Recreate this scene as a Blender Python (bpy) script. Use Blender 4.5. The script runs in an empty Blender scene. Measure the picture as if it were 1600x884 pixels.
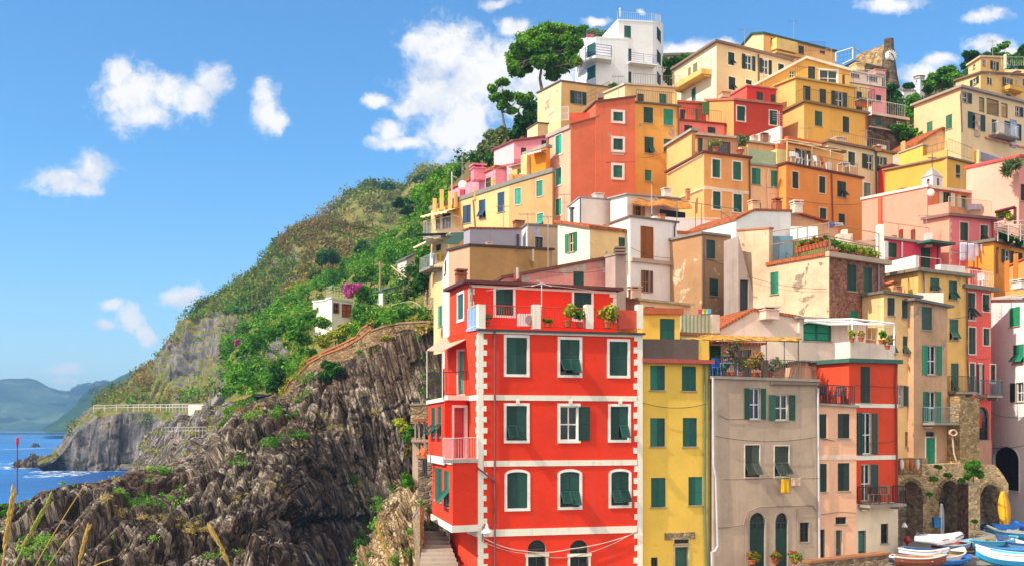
import bpy, bmesh, math, random
import numpy as np
from mathutils import Vector, Matrix
from mathutils.geometry import tessellate_polygon
random.seed(7)
RNG = np.random.default_rng(11)
SC = bpy.context.scene
COL = SC.collection
F, CX, HY, CZ = 1700.0, 800.0, 671.0, 12.0      # focal length (px of the 1600 px frame), principal column, horizon row, eye height

def P(px, py, Y):
    return Vector(((px - CX) / F * Y, Y, CZ + (HY - py) / F * Y))
def view(x0, y0, s):
    return lambda x, y: (x0 + x / s, y0 + y / s)
PX = view(0, 0, 1)
V1 = view(660, 420, 1.9055); V2 = view(980, 450, 2.0375); V3 = view(1260, 380, 1.753); V4 = view(660, 200, 3.1575)
V5 = view(1000, 190, 2.68); V6 = view(1300, 200, 3.157); V7 = view(740, 0, 3.4); V8 = view(1040, 20, 3.4)
W1 = view(1380, 50, 4.209); W2 = view(1380, 660, 3.945); W3 = view(0, 560, 2.7286); W7 = view(640, 560, 2.731); W8 = view(660, 260, 3.4)

# ---------------------------------------------------------------- materials
def lin(h):
    h = h.lstrip('#')
    c = [int(h[i:i + 2], 16) / 255 for i in (0, 2, 4)]
    return tuple((x / 12.92 if x <= .04045 else ((x + .055) / 1.055) ** 2.4) for x in c) + (1,)
def mul(c, k):
    return tuple(min(1, x * k) for x in c[:3]) + (1,)
class NT:
    def __init__(s, name):
        s.m = bpy.data.materials.new(name); s.m.use_nodes = True
        s.t = s.m.node_tree; s.t.nodes.clear()
        s.out = s.n('ShaderNodeOutputMaterial')
    def n(s, ty, **kw):
        x = s.t.nodes.new(ty)
        for k, v in kw.items():
            if k.startswith('i_'):
                x.inputs[k[2:].replace('_', ' ')].default_value = v
            else: setattr(x, k, v)
        return x
    def l(s, a, b): s.t.links.new(a, b)
    def coord(s, scale=(1, 1, 1), kind='Object'):
        c = s.n('ShaderNodeTexCoord'); m = s.n('ShaderNodeMapping'); m.inputs['Scale'].default_value = scale
        s.l(c.outputs[kind], m.inputs[0]); return m.outputs[0]
    def noise(s, vec, scale, detail=4, rough=.55, dist=0):
        x = s.n('ShaderNodeTexNoise'); x.inputs['Scale'].default_value = scale; x.inputs['Detail'].default_value = detail
        x.inputs['Roughness'].default_value = rough; x.inputs['Distortion'].default_value = dist
        s.l(vec, x.inputs['Vector']); return x.outputs[0]
    def ramp(s, fac, pts):
        r = s.n('ShaderNodeValToRGB'); e = r.color_ramp.elements
        while len(e) < len(pts): e.new(.5)
        for i, (p, c) in enumerate(pts): e[i].position = p; e[i].color = c
        s.l(fac, r.inputs[0]); return r.outputs[0]
    def mix(s, fac, a, b, mode='MIX'):
        x = s.n('ShaderNodeMix', data_type='RGBA', blend_type=mode)
        for v, i in ((fac, 0), (a, 6), (b, 7)):
            if hasattr(v, 'node'): s.l(v, x.inputs[i])
            else: x.inputs[i].default_value = v
        return x.outputs[2]
    def math(s, op, a, b=None, clamp=False):
        x = s.n('ShaderNodeMath', operation=op, use_clamp=clamp)
        for i, v in enumerate((a, b)):
            if v is None: continue
            if hasattr(v, 'node'): s.l(v, x.inputs[i])
            else: x.inputs[i].default_value = v
        return x.outputs[0]
    def bsdf(s, col, rough=.8, spec=.3, bump=None, bd=.02, bs=.5, **kw):
        b = s.n('ShaderNodeBsdfPrincipled')
        b.inputs['Specular IOR Level'].default_value = spec
        for v, k in ((col, 'Base Color'), (rough, 'Roughness')):
            if hasattr(v, 'node'): s.l(v, b.inputs[k])
            else: b.inputs[k].default_value = v
        for k, v in kw.items(): b.inputs[k.replace('_', ' ')].default_value = v
        if bump is not None:
            u = s.n('ShaderNodeBump'); u.inputs['Distance'].default_value = bd; u.inputs['Strength'].default_value = bs
            s.l(bump, u.inputs['Height']); s.l(u.outputs[0], b.inputs['Normal'])
        s.l(b.outputs[0], s.out.inputs[0]); return b
_mc = {}
def warm(c):
    y = .3 * c[0] + .6 * c[1] + .1 * c[2]; sat = (max(c[:3]) - min(c[:3])) / max(max(c[:3]), 1e-4); k = min(1, sat * 2.2)
    w = (1 + .12 * k, 1 - .045 * k, 1 - .12 * k); d = .05 * k
    return tuple(min(.86, (x * (1 - d) + y * d) * q) for x, q in zip(c[:3], w)) + (1,)
def plain(h, rough=.6, spec=.3, metal=0, var=.12):
    k = ('plain', h, rough, spec, metal)
    if k not in _mc:
        t = NT('paint_' + h.strip('#')); v = t.coord()
        c = lin(h); n = t.noise(v, 2.3, 5)
        b = t.bsdf(t.ramp(n, [(.3, mul(c, 1 - var)), (.7, mul(c, 1 + var))]), rough, spec, Metallic=metal)
        _mc[k] = t.m
    return _mc[k]
def stucco(h, patch=None, stain=.35, pt=.62, var=.13, seed=0):
    stain = min(.85, stain * 1.5 + .08); var = var * 1.5 + .02
    """Lime plaster: uneven wash, rain streaks, fine grain, optional flaking patches of another colour."""
    k = ('stucco', h, patch, stain, pt, var, seed)
    if k in _mc: return _mc[k]
    t = NT('stucco_' + h.strip('#')); c = warm(lin(h))
    co = t.n('ShaderNodeTexCoord').outputs['Object']
    mp = t.n('ShaderNodeMapping'); mp.inputs['Location'].default_value = (seed * 3.1, seed * 1.7, seed * 2.3); t.l(co, mp.inputs[0]); v = mp.outputs[0]
    ms = t.n('ShaderNodeMapping'); ms.inputs['Scale'].default_value = (1.6, 1.6, .13); t.l(v, ms.inputs[0])
    big = t.noise(v, .45, 5, .6)
    col = t.ramp(big, [(.28, mul(c, 1 - var)), (.5, c), (.75, mul(c, 1 + var * .7))])
    streak = t.noise(ms.outputs[0], 1.5, 6, .65)
    sm = t.ramp(streak, [(.54, (0, 0, 0, 1)), (.8, (stain, stain, stain, 1))])
    grey = tuple(.6 * c[i] * .6 + .4 * .2 for i in range(3)) + (1,)
    col = t.mix(sm, col, grey)
    mid = t.noise(v, 3.5, 6, .7)
    col = t.mix(t.ramp(mid, [(.56, (0, 0, 0, 1)), (.75, (.55, .55, .55, 1))]), col, mul(c, .7))
    sp2 = t.noise(v, 11, 6, .75); col = t.mix(t.ramp(sp2, [(.58, (0, 0, 0, 1)), (.72, (.4, .4, .4, 1))]), col, mul(c, .62))
    hgt = t.noise(v, 14, 5, .7)
    if patch:
        pn = t.noise(v, .75, 7, .62, .4)
        pm = t.ramp(pn, [(pt, (0, 0, 0, 1)), (pt + .015, (1, 1, 1, 1))])
        pc = lin(patch); fine = t.noise(v, 5, 5)
        col = t.mix(pm, col, t.ramp(fine, [(.3, mul(pc, .75)), (.7, mul(pc, 1.15))]))
        hgt = t.math('SUBTRACT', hgt, t.math('MULTIPLY', pm, 1.2))
    t.bsdf(col, .88, .15, hgt, .012, .5)
    _mc[k] = t.m; return t.m
def rubble(h, h2, sc=3.2, mortar='#8E8272', asp=1.6, mort=.06):
    k = ('rubble', h, h2, sc, mortar)
    if k in _mc: return _mc[k]
    t = NT('rubble_stone'); v = t.coord((1, 1, asp))
    w = t.n('ShaderNodeTexNoise'); w.inputs['Scale'].default_value = 2.5; t.l(v, w.inputs['Vector'])
    vv = t.n('ShaderNodeVectorMath', operation='MULTIPLY_ADD'); t.l(w.outputs['Color'], vv.inputs[0]); vv.inputs[1].default_value = (.25, .25, .25); t.l(v, vv.inputs[2])
    e = t.n('ShaderNodeTexVoronoi', feature='DISTANCE_TO_EDGE'); e.inputs['Scale'].default_value = sc; t.l(vv.outputs[0], e.inputs['Vector'])
    ce = t.n('ShaderNodeTexVoronoi', feature='F1'); ce.inputs['Scale'].default_value = sc; t.l(vv.outputs[0], ce.inputs['Vector'])
    sp = t.n('ShaderNodeSeparateColor'); t.l(ce.outputs['Color'], sp.inputs[0])
    col = t.ramp(sp.outputs[0], [(0, lin(h)), (.55, lin(h2)), (1, mul(lin(h2), 1.45))])
    col = t.mix(t.ramp(t.noise(v, 7, 5), [(.35, (0, 0, 0, 1)), (.75, (.55, .55, .55, 1))]), col, mul(lin(h), .6))
    em = t.ramp(e.outputs['Distance'], [(0, (1, 1, 1, 1)), (mort, (0, 0, 0, 1))])
    col = t.mix(em, col, lin(mortar))
    hg = t.math('ADD', t.math('MINIMUM', e.outputs['Distance'], .18), t.math('MULTIPLY', t.noise(v, 11, 4), .1))
    t.bsdf(col, .9, .15, hg, .25, .9)
    _mc[k] = t.m; return t.m
def tiles(h='#B5653C'):
    k = ('tiles', h)
    if k in _mc: return _mc[k]
    t = NT('clay_tiles'); v = t.coord()
    w = t.n('ShaderNodeTexWave', bands_direction='X'); w.inputs['Scale'].default_value = 1.6; w.inputs['Distortion'].default_value = .6; t.l(v, w.inputs[0])
    n = t.noise(v, 4, 6, .7); c = lin(h)
    col = t.ramp(n, [(.3, mul(c, .5)), (.5, c), (.72, mul(c, 1.5))])
    t.bsdf(col, .85, .2, w.outputs[1], .12, .9); _mc[k] = t.m; return t.m
def glass_mat():
    if 'glass' not in _mc:
        t = NT('window_glass'); n = t.noise(t.coord(), 1.2, 3)
        t.bsdf(t.ramp(n, [(.35, lin('#10171B')), (.7, lin('#2B383E'))]), .08, .6); _mc['glass'] = t.m
    return _mc['glass']
def shutter_mat(h):
    k = ('sh', h)
    if k not in _mc:
        t = NT('louvre_paint'); c = lin(h); r = t.n('ShaderNodeObjectInfo').outputs['Random']
        n = t.noise(t.coord((1, 1, .35)), 5, 5, .7)
        col = t.mix(t.ramp(n, [(.45, (0, 0, 0, 1)), (.8, (.4, .4, .4, 1))]), t.ramp(r, [(0, mul(c, .6)), (.5, c), (1, mul(c, 1.7))]), mul(tuple(.5 * x + .06 for x in c[:3]), 1))
        t.bsdf(col, .55, .3); _mc[k] = t.m
    return _mc[k]
SLATE = lambda: plain('#6E675F', .85, .2, 0, .25)
STONECAP = lambda: plain('#9A9184', .85, .2, 0, .2)
WHITE = lambda: stucco('#EFEAE4', None, .2)
IRON = lambda: plain('#2B2B2E', .5, .4)
DKGREEN, TEAL, MIDGREEN, BROWNW, BLUEW, BLACKG = '#1F4A40', '#2F8A7A', '#23604C', '#A8611F', '#22405F', '#1F302B'

# ---------------------------------------------------------------- mesh builder
class MB:
    def __init__(s): s.v = []; s.f = []; s.mi = []; s.cm = 0; s.sm = False
    def q(s, *pts):
        n = len(s.v); s.v += [tuple(p) for p in pts]; s.f.append(tuple(range(n, n + len(pts)))); s.mi.append(s.cm); return s
    def mesh(s, vs, fs):
        n = len(s.v); s.v += [tuple(p) for p in vs]
        for f in fs: s.f.append(tuple(i + n for i in f)); s.mi.append(s.cm)
        return s
    def box8(s, p):     # p: 8 corners, bottom loop then top loop
        return s.mesh(p, [(0, 3, 2, 1), (4, 5, 6, 7), (0, 1, 5, 4), (1, 2, 6, 5), (2, 3, 7, 6), (3, 0, 4, 7)])
    def obox(s, o, u, n, w, u0, u1, n0, n1, w0, w1):
        g = lambda a, b, c: o + u * a + n * b + w * c
        return s.box8([g(u0, n0, w0), g(u1, n0, w0), g(u1, n1, w0), g(u0, n1, w0), g(u0, n0, w1), g(u1, n0, w1), g(u1, n1, w1), g(u0, n1, w1)])
    def box(s, c, sx, sy, sz, rz=0):
        c = Vector(c); ca, sa = math.cos(rz), math.sin(rz)
        return s.obox(c, Vector((ca, sa, 0)), Vector((-sa, ca, 0)), Vector((0, 0, 1)), -sx / 2, sx / 2, -sy / 2, sy / 2, 0, sz)
    def tube(s, pts, r, n=6, caps=True):
        pts = [Vector(p) for p in pts]; rs = r if isinstance(r, (list, tuple)) else [r] * len(pts)
        vs, fs = [], []
        up = None
        for i, p in enumerate(pts):
            d = (pts[min(i + 1, len(pts) - 1)] - pts[max(i - 1, 0)])
            d = d.normalized() if d.length > 1e-9 else Vector((0, 0, 1))
            a = up if up is not None and abs(up.dot(d)) < .95 else (Vector((0, 0, 1)) if abs(d.z) < .9 else Vector((1, 0, 0)))
            x = d.cross(a).normalized(); y = x.cross(d).normalized(); up = y
            for k in range(n):
                t = 2 * math.pi * k / n; vs.append(p + (x * math.cos(t) + y * math.sin(t)) * rs[i])
        for i in range(len(pts) - 1):
            for k in range(n):
                fs.append((i * n + k, i * n + (k + 1) % n, (i + 1) * n + (k + 1) % n, (i + 1) * n + k))
        if caps: fs.append(tuple(range(n))[::-1]); fs.append(tuple((len(pts) - 1) * n + k for k in range(n)))
        return s.mesh(vs, fs)
    def lathe(s, c, prof, n=14):
        c = Vector(c); vs, fs = [], []
        for r, z in prof:
            for k in range(n):
                t = 2 * math.pi * k / n; vs.append(c + Vector((r * math.cos(t), r * math.sin(t), z)))
        for i in range(len(prof) - 1):
            for k in range(n): fs.append((i * n + k, i * n + (k + 1) % n, (i + 1) * n + (k + 1) % n, (i + 1) * n + k))
        fs.append(tuple(range(n))[::-1]); fs.append(tuple((len(prof) - 1) * n + k for k in range(n)))
        return s.mesh(vs, fs)
    def build(s, name, mat, parent=None, org=None, smooth=False):
        if not s.f: return None
        me = bpy.data.meshes.new(name)
        root = parent
        while root is not None and root.parent is not None: root = root.parent
        o = Vector(root.location) if root is not None else (Vector(org) if org is not None else Vector((0, 0, 0)))
        me.from_pydata([(a[0] - o.x, a[1] - o.y, a[2] - o.z) for a in s.v], [], s.f)
        for m in (mat if isinstance(mat, list) else [mat]): me.materials.append(m)
        if len(me.materials) > 1: me.polygons.foreach_set('material_index', s.mi)
        if smooth: me.polygons.foreach_set('use_smooth', [True] * len(me.polygons))
        ob = bpy.data.objects.new(name, me); COL.objects.link(ob)
        if parent is not None: ob.parent = parent
        else: ob.location = o
        return ob
def tag(o, label=None, cat=None, group=None, kind=None):
    for k, v in (('label', label), ('category', cat), ('group', group), ('kind', kind)):
        if v: o[k] = v
    return o
def thing(name, label, cat, loc, group=None):
    o = bpy.data.objects.new(name, None); o.empty_display_size = .3; COL.objects.link(o); o.location = loc
    return tag(o, label, cat, group)
def ellipsoid(m, c, rx, ry, rz, n=10, k=6):
    c = Vector(c); vs, fs = [], []
    for i in range(k + 1):
        a = math.pi * i / k
        for j in range(n):
            b = 2 * math.pi * j / n
            vs.append(c + Vector((rx * math.sin(a) * math.cos(b), ry * math.sin(a) * math.sin(b), rz * math.cos(a))))
    for i in range(k):
        for j in range(n): fs.append((i * n + j, i * n + (j + 1) % n, (i + 1) * n + (j + 1) % n, (i + 1) * n + j))
    return m.mesh(vs, fs)

# ---------------------------------------------------------------- railings
def rail_mb(pts, h, sp=.13, r=.012, mid=0, bars=True):
    m = MB(); pts = [Vector(p) for p in pts]; Z = Vector((0, 0, 1))
    m.tube([p + Z * h for p in pts], r * 1.8, 4)
    m.tube([p + Z * .06 for p in pts], r * 1.3, 4)
    for k in range(mid): m.tube([p + Z * (.06 + (h - .06) * (k + 1) / (mid + 1)) for p in pts], r * 1.3, 4)
    for a, b in zip(pts, pts[1:]):
        d = b - a; L = d.length
        if L < .02: continue
        n = max(1, int(L / sp))
        if bars:
            for i in range(n + 1):
                p = a + d * (i / n); m.tube([p, p + Z * h], r, 4, False)
        for p in (a, b): m.tube([p, p + Z * h], r * 1.8, 4)
        if not bars:
            for i in range(1, max(1, int(L / 1.6))): p = a + d * (i / int(L / 1.6)); m.tube([p, p + Z * h], r * 1.5, 4)
    return m

# ---------------------------------------------------------------- houses
HOUSES = {}
class House:
    def __init__(s, label, loc=None, name='house', cat='house', group=None):
        s.root = thing(name, label, cat, loc or (0, 0, 0), group); s.blocks = []; s.loc = loc; HOUSES[label] = s
    def block(s, *a, **k):
        b = Block(s, *a, **k)
        if s.loc is None:
            s.loc = (b.M.x, b.M.y, b.zb); s.root.location = s.loc
        s.blocks.append(b); return b
    def done(s):
        for b in s.blocks: b.finish()
        return s

class Block:
    """A plastered volume: pivot edge M, optional left face L-M and right face M-R; each corner is (x, y, depth) of a view."""
    def __init__(s, H, v, L, M, R, cl=None, cr=None, bot=None, depth=7, rise=0, drop=2.5, roof='slate', ov=.25, th=.16, apex=None, apexL=None, zb=None, back=None):
        s.H, s.v = H, v; s.roofk = roof; s.ov = ov; s.th = th; s.apexp = apex; s.apexLp = apexL
        def corner(c, ref):
            px, py = v(c[0], c[1] if c[1] is not None else 0)
            Y = c[2]
            if Y is None: Y = (ref.z - CZ) * F / (HY - py)
            p = P(px, py, Y)
            if c[1] is None: p.z = ref.z
            return p
        s.M = corner(M, None); s.L = corner(L, s.M) if L else None; s.R = corner(R, s.M) if R else None
        if zb is not None: s.zb = zb
        elif bot is not None: s.zb = P(0, v(0, bot)[1], s.M.y).z - drop
        else: s.zb = s.M.z - 6
        H2 = lambda a: Vector((a.x, a.y, 0))
        if s.L is None:
            d = H2(s.R) - H2(s.M); n = Vector((-d.y, d.x, 0)).normalized(); n = n if n.y > 0 else -n
            s.bv = n * depth + Vector((0, 0, rise))
        else: s.bv = s.L - s.M
        if s.R is None:
            d = H2(s.L) - H2(s.M); n = Vector((-d.y, d.x, 0)).normalized(); n = n if n.y > 0 else -n
            s.rv = n * depth + Vector((0, 0, rise))
        else: s.rv = s.R - s.M
        if back: s.bv = s.bv.normalized() * back
        s.cl = cl or cr; s.cr = cr or cl  # left colour often paler than right: sunlight and shade put into them
        s.holes = {'L': [], 'R': []}
        s.A = {'R': s.M, 'L': s.M + s.bv}; s.B = {'R': s.M + s.rv, 'L': s.M}
    def pt(s, f, x, y):
        px, py = s.v(x, y); A, B = s.A[f], s.B[f]
        d = Vector(((px - CX) / F, 1, (HY - py) / F)); w = B - A
        t = (A.x * w.y - A.y * w.x) / (d.x * w.y - d.y * w.x)
        return Vector((d.x * t, d.y * t, CZ + d.z * t))
    def frame(s, f):
        A, B = s.A[f], s.B[f]; u = Vector((B.x - A.x, B.y - A.y, 0)).normalized()
        n = Vector((u.y, -u.x, 0))
        if n.dot(Vector((A.x, A.y, 0))) > 0: n = -n
        return u, n, Vector((0, 0, 1))
    def rect(s, f, x0, y0, x1, y1):
        cx, cy = (x0 + x1) / 2, (y0 + y1) / 2
        a, b = s.pt(f, x0, cy), s.pt(f, x1, cy); t, d = s.pt(f, cx, y0), s.pt(f, cx, y1)
        u, n, w = s.frame(f); o = Vector(s.A[f]); o.z = 0
        ua, ub = (a - o).dot(u), (b - o).dot(u)
        return o, u, n, w, ua, ub, d.z, t.z
    # -- windows and doors
    def win(s, f, x0, y0, x1, y1, kind='c', col=DKGREEN, trim=None, tw=.1, arch=0, sill=True, cut=True, name='window', inner='#E8E4DC', label=None, far=None):
        o, u, n, w, a, b, z0, z1 = s.rect(f, x0, y0, x1, y1)
        root = s.H.root; far = s.M.y > 84 if far is None else far
        W, Hh = b - a, z1 - z0
        if kind == 'o':
            q = W / 4; ha, hb = a + q, b - q
        elif kind == 'or': ha, hb = a, a + W * .6
        elif kind == 'ol': ha, hb = b - W * .6, b
        else: ha, hb = a, b
        if cut: s.holes[f].append((ha, hb, z0, z1, arch))
        D = .16
        m = MB()                                          # the pane at the back of the reveal
        top = Hh * arch
        def outline(g):
            pts = [(ha - g, z0), (hb + g, z0)]
            if arch:
                K = 10; cxu = (ha + hb) / 2; r = (hb - ha) / 2 + g
                for i in range(K + 1):
                    t = math.pi * i / K; pts.append((cxu + r * math.cos(t), z1 - top + (top + g) * math.sin(t)))
            else: pts += [(hb + g, z1 + g), (ha - g, z1 + g)]
            return pts
        ol = outline(0); G = lambda p, nn: o + u * p[0] + n * nn + w * p[1]
        m.q(*[G(p, -D) for p in ol])
        wo = m.build(name, glass_mat() if kind != 'd' else shutter_mat(col), root)
        if label: wo['label'] = label
        m = MB()                                          # reveal + trim
        for p, q_ in zip(ol, ol[1:] + ol[:1]): m.q(G(p, -D), G(q_, -D), G(q_, .0), G(p, .0))
        if trim:
            t = tw; oo = outline(t); oo[0] = (oo[0][0], z0 - .01); oo[1] = (oo[1][0], z0 - .01)
            for i in range(1, len(ol)):
                j = (i + 1) % len(ol)
                m.q(G(ol[i], .03), G(ol[j], .03), G(oo[j], .03), G(oo[i], .03))
                m.q(G(oo[i], .0), G(oo[j], .0), G(oo[j], .03), G(oo[i], .03)); m.q(G(ol[i], .0), G(ol[j], .0), G(ol[j], .03), G(ol[i], .03))
            m.obox(o, u, n, w, ha - t, hb + t, 0, .05, z0 - t, z0)
        elif sill: m.obox(o, u, n, w, ha - .06, hb + .06, 0, .07, z0 - .06, z0)
        m.build('frame', plain(trim or '#A79C8C', .8, .2), wo)
        if kind in ('o', 'or', 'ol', 'g') or (kind in ('t', 'tl', 'tr') and not far):
            m = MB(); zz = z1 - top if arch else z1; fr = .06
            for (p, q_) in ((ha, ha + fr), ((ha + hb) / 2 - fr / 2, (ha + hb) / 2 + fr / 2), (hb - fr, hb)): m.obox(o, u, n, w, p, q_, -D + .005, -D + .05, z0, zz)
            for zq in (z0, z0 + (zz - z0) * .45, zz - fr): m.obox(o, u, n, w, ha + fr, hb - fr, -D + .007, -D + .045, zq, zq + fr)
            m.build('casement', plain(inner, .5, .3), wo)
        if kind in ('g', 'd'):
            if kind == 'd':
                m = MB(); k = 2 if W > 1 else 1
                for i in range(k):
                    p0 = ha + (hb - ha) * i / k; p1 = ha + (hb - ha) * (i + 1) / k
                    for q0, q1 in ((.08, .42), (.5, .92)): m.obox(o, u, n, w, p0 + .1, p1 - .1, -D + .004, -D + .03, z0 + Hh * q0, z0 + Hh * q1)
                m.build('door_panel', shutter_mat(col), wo)
            return wo
        zt = z1 - .02; n0, n1 = -.055, -.02
        mat = shutter_mat(col)
        def leaf(p0, p1, za, zb_, tilt=0, open_=False, part=None):
            m = MB(); sw = .055 if not far else .06; hinge = zb_
            ct, st = math.cos(tilt), math.sin(tilt)
            uu, nn, ww = u, n * ct + w * st, w * ct - n * st       # leaf axes tilted about its top edge
            oo = o + w * hinge + n * (0.02 if open_ else 0)
            h = zb_ - za
            A0, A1 = (n0, n1) if not open_ else (.015, .05)
            for e0, e1 in ((p0, p0 + sw), (p1 - sw, p1)): m.obox(oo, uu, nn, ww, e0, e1, A0, A1, -h, 0)
            rails = [-h, -sw] + ([-h * .5 - sw / 2] if h > .9 else [])
            for rr in rails: m.obox(oo, uu, nn, ww, p0 + sw, p1 - sw, A0 + .002, A1 - .002, rr, rr + sw)
            am = (A0 + A1) / 2
            m.q(*[oo + uu * c + nn * (A0 + .004) + ww * d for c, d in ((p0 + sw, -h), (p1 - sw, -h), (p1 - sw, 0), (p0 + sw, 0))])
            sp = .07 if not far else .14; k = max(2, int(h / sp))
            for i in range(k):
                d0 = -h + h * (i + .1) / k; d1 = -h + h * (i + 1.0) / k
                m.q(*[oo + uu * c + nn * g + ww * d for c, g, d in ((p0 + sw, A1 - .004, d0), (p1 - sw, A1 - .004, d0), (p1 - sw, A0 + .008, d1), (p0 + sw, A0 + .008, d1))])
            return m
        mid = (ha + hb) / 2; g = .008
        if kind in ('o', 'or', 'ol'):
            q = W / 4
            if kind == 'o': ls = [(a, ha - .02), (hb + .02, b)]
            elif kind == 'or': ls = [(hb + .02, b)]
            else: ls = [(a, ha - .02)]
            for p0, p1 in ls: leaf(p0, p1, z0, zt, 0, True).build('shutter', mat, wo)
            return wo
        for i, (p0, p1) in enumerate(((ha + .01, mid - g), (mid + g, hb - .01)) if kind != '1' else ((ha + .01, hb - .01),)):
            ti = kind == 't' or (kind == 'tl' and i == 0) or (kind == 'tr' and i == 1)
            if ti:
                zm = z0 + Hh * .47
                m = leaf(p0, p1, zm, zt)
                m2 = leaf(p0, p1, z0 + .02, zm - .01, math.radians(32 + 6 * ((i + int(x0)) % 3)))
                m.mesh(m2.v, m2.f)
                m.build('shutter', mat, wo)
            else: leaf(p0, p1, z0 + .02, zt).build('shutter', mat, wo)
        return wo
    # -- boxes, bands, pipes on a face
    def box(s, f, x0, y0, x1, y1, n0, n1, mat, name, parent=None, label=None):
        o, u, n, w, a, b, z0, z1 = s.rect(f, x0, y0, x1, y1)
        m = MB(); m.obox(o, u, n, w, a, b, n0, n1, z0, z1); r = m.build(name, mat, parent or s.H.root)
        if label: r['label'] = label
        return r
    def band(s, f, x0, x1, xr, y0, y1, mat, d=.04, name='trim_band', over=0):
        """Horizontal moulding between view rows y0..y1 read at column xr, running from x0 to x1."""
        o, u, n, w, a, b, _, _ = s.rect(f, x0, y0, x1, y1); z1, z0 = s.pt(f, xr, y0).z, s.pt(f, xr, y1).z
        m = MB(); m.obox(o, u, n, w, a - over, b + over, 0.001, d, z0, z1); return m.build(name, mat, s.H.root)
    def pipe(s, f, pts, r=.05, mat=None, name='downpipe', off=.1):
        u, n, w = s.frame(f); m = MB(); m.tube([s.pt(f, x, y) + n * off for x, y in pts], r, 6)
        return m.build(name, mat or plain('#8C8C90', .5, .4), s.H.root)
    def wire(s, f, pts, r=.02, off=.12, sag=0, col='#3A3A3A'):
        u, n, w = s.frame(f); q = []
        for (a, b) in zip(pts, pts[1:]):
            A, B = s.pt(f, *a) + n * off, s.pt(f, *b) + n * off
            for i in range(8): t = i / 8; q.append(A + (B - A) * t - w * (sag * 4 * t * (1 - t)))
        q.append(s.pt(f, *pts[-1]) + n * off)
        m = MB(); m.tube(q, r, 4); return m.build('cable', plain(col), s.H.root)
    def balcony(s, f, x0, x1, y, d=.9, h=1.0, mat=None, slab=None, sp=.12, th=.14, corbel=True, bars=True, mid=0):
        o, u, n, w, a, b, z, _ = s.rect(f, x0, y, x1, y - 1); z = s.pt(f, (x0 + x1) / 2, y).z
        m = MB(); m.obox(o, u, n, w, a, b, .002, d, z - th, z)
        if corbel:
            for q in (a + .15, b - .27): m.obox(o, u, n, w, q, q + .12, .002, d * .7, z - th - .18, z - th - .002)
        ba = m.build('balcony', slab or STONECAP(), s.H.root)
        G = lambda p, k: o + u * p + n * k + w * z
        r = rail_mb([G(a + .04, .03), G(a + .04, d - .05), G(b - .04, d - .05), G(b - .04, .03)], h, sp, mid=mid, bars=bars).build('railing', mat or IRON(), ba)
        return ba
    def rail(s, f, x0, x1, h=1.0, mat=None, off=-.12, sp=.14, pts=None, bars=True, mid=0, y=None):
        u, n, w = s.frame(f)
        if y is None:
            A, B = s.A[f], s.B[f]; g = lambda x: (lambda p: Vector((p.x, p.y, A.z + (B.z - A.z) * ((p - A).xy.length / max(1e-6, (B - A).xy.length)))) + n * off + w * s.th)(s.pt(f, x, 0))
        else: g = lambda x: s.pt(f, x, y) + n * off
        return rail_mb([g(x0), g(x1)], h, sp, bars=bars, mid=mid).build('railing', mat or IRON(), s.H.root)
    def awning(s, f, x0, x1, y, d=1.4, drop=.5, mat=None, name='awning', frill=.15):
        o, u, n, w, a, b, _, _ = s.rect(f, x0, y, x1, y + 1); z = s.pt(f, (x0 + x1) / 2, y).z
        m = MB(); K = 12
        for i in range(K):
            p, q = a + (b - a) * i / K, a + (b - a) * (i + 1) / K
            G = lambda t, k, zz: o + u * t + n * k + w * zz
            m.box8([G(p, .02, z - .03), G(q, .02, z - .03), G(q, d, z - drop - .03), G(p, d, z - drop - .03), G(p, .02, z), G(q, .02, z), G(q, d, z - drop), G(p, d, z - drop)])
            m.obox(o, u, n, w, p + .01, q - .01, d - .012, d + .005, z - drop - frill * (.8 + .4 * (i % 2)), z - drop - .03)
        for q in (a + .05, b - .05): m.tube([o + u * q + n * .05 + w * (z - drop * 1.6), o + u * q + n * d + w * (z - drop)], .02, 4)
        return m.build(name, mat or plain('#E9DDBF', .9), s.H.root)
    def quoins(s, f, xa, y0, y1, k, side, wide=.42, narrow=.24, mat=None, d=.035, name='quoins'):
        o, u, n, w, a, b, z0, z1 = s.rect(f, xa, y0, xa + 1, y1); m = MB()
        for i in range(k):
            za = z0 + (z1 - z0) * i / k; zb = z0 + (z1 - z0) * (i + 1) / k; L = (wide if i % 2 else narrow) * (1 + .13 * math.sin(i * 5.3 + y0)); zb -= (zb - za) * .05 * (1 + math.sin(i * 3.1 + y0))
            m.obox(o, u, n, w, a if side > 0 else a - L, a + L if side > 0 else a, .001, d, za, zb)
        return m.build(name, mat or WHITE(), s.H.root)
    def chimney(s, x, y0, y1, Y, wd=.55, mat=None, pot='tile'):
        px, a = s.v(x, y0); _, b = s.v(x, y1); t, d = P(px, a, Y), P(px, b, Y); h = t.z - d.z
        m = MB(); m.box(d, wd, wd, h * .78, .3)
        for k in range(4): m.box(d + Vector((wd * .36 * (1, -1, -1, 1)[k], wd * .36 * (1, 1, -1, -1)[k], h * .78)), wd * .16, wd * .16, h * .12, .3)
        m.box(d + Vector((0, 0, h * .9)), wd * 1.2, wd * 1.2, h * .1, .3); m.box(d + Vector((0, 0, h * .7)), wd * 1.15, wd * 1.15, h * .07, .3)
        return m.build('chimney', mat or stucco('#D8C7B4'), getattr(s, 'roofo', None) or s.H.root)
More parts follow.
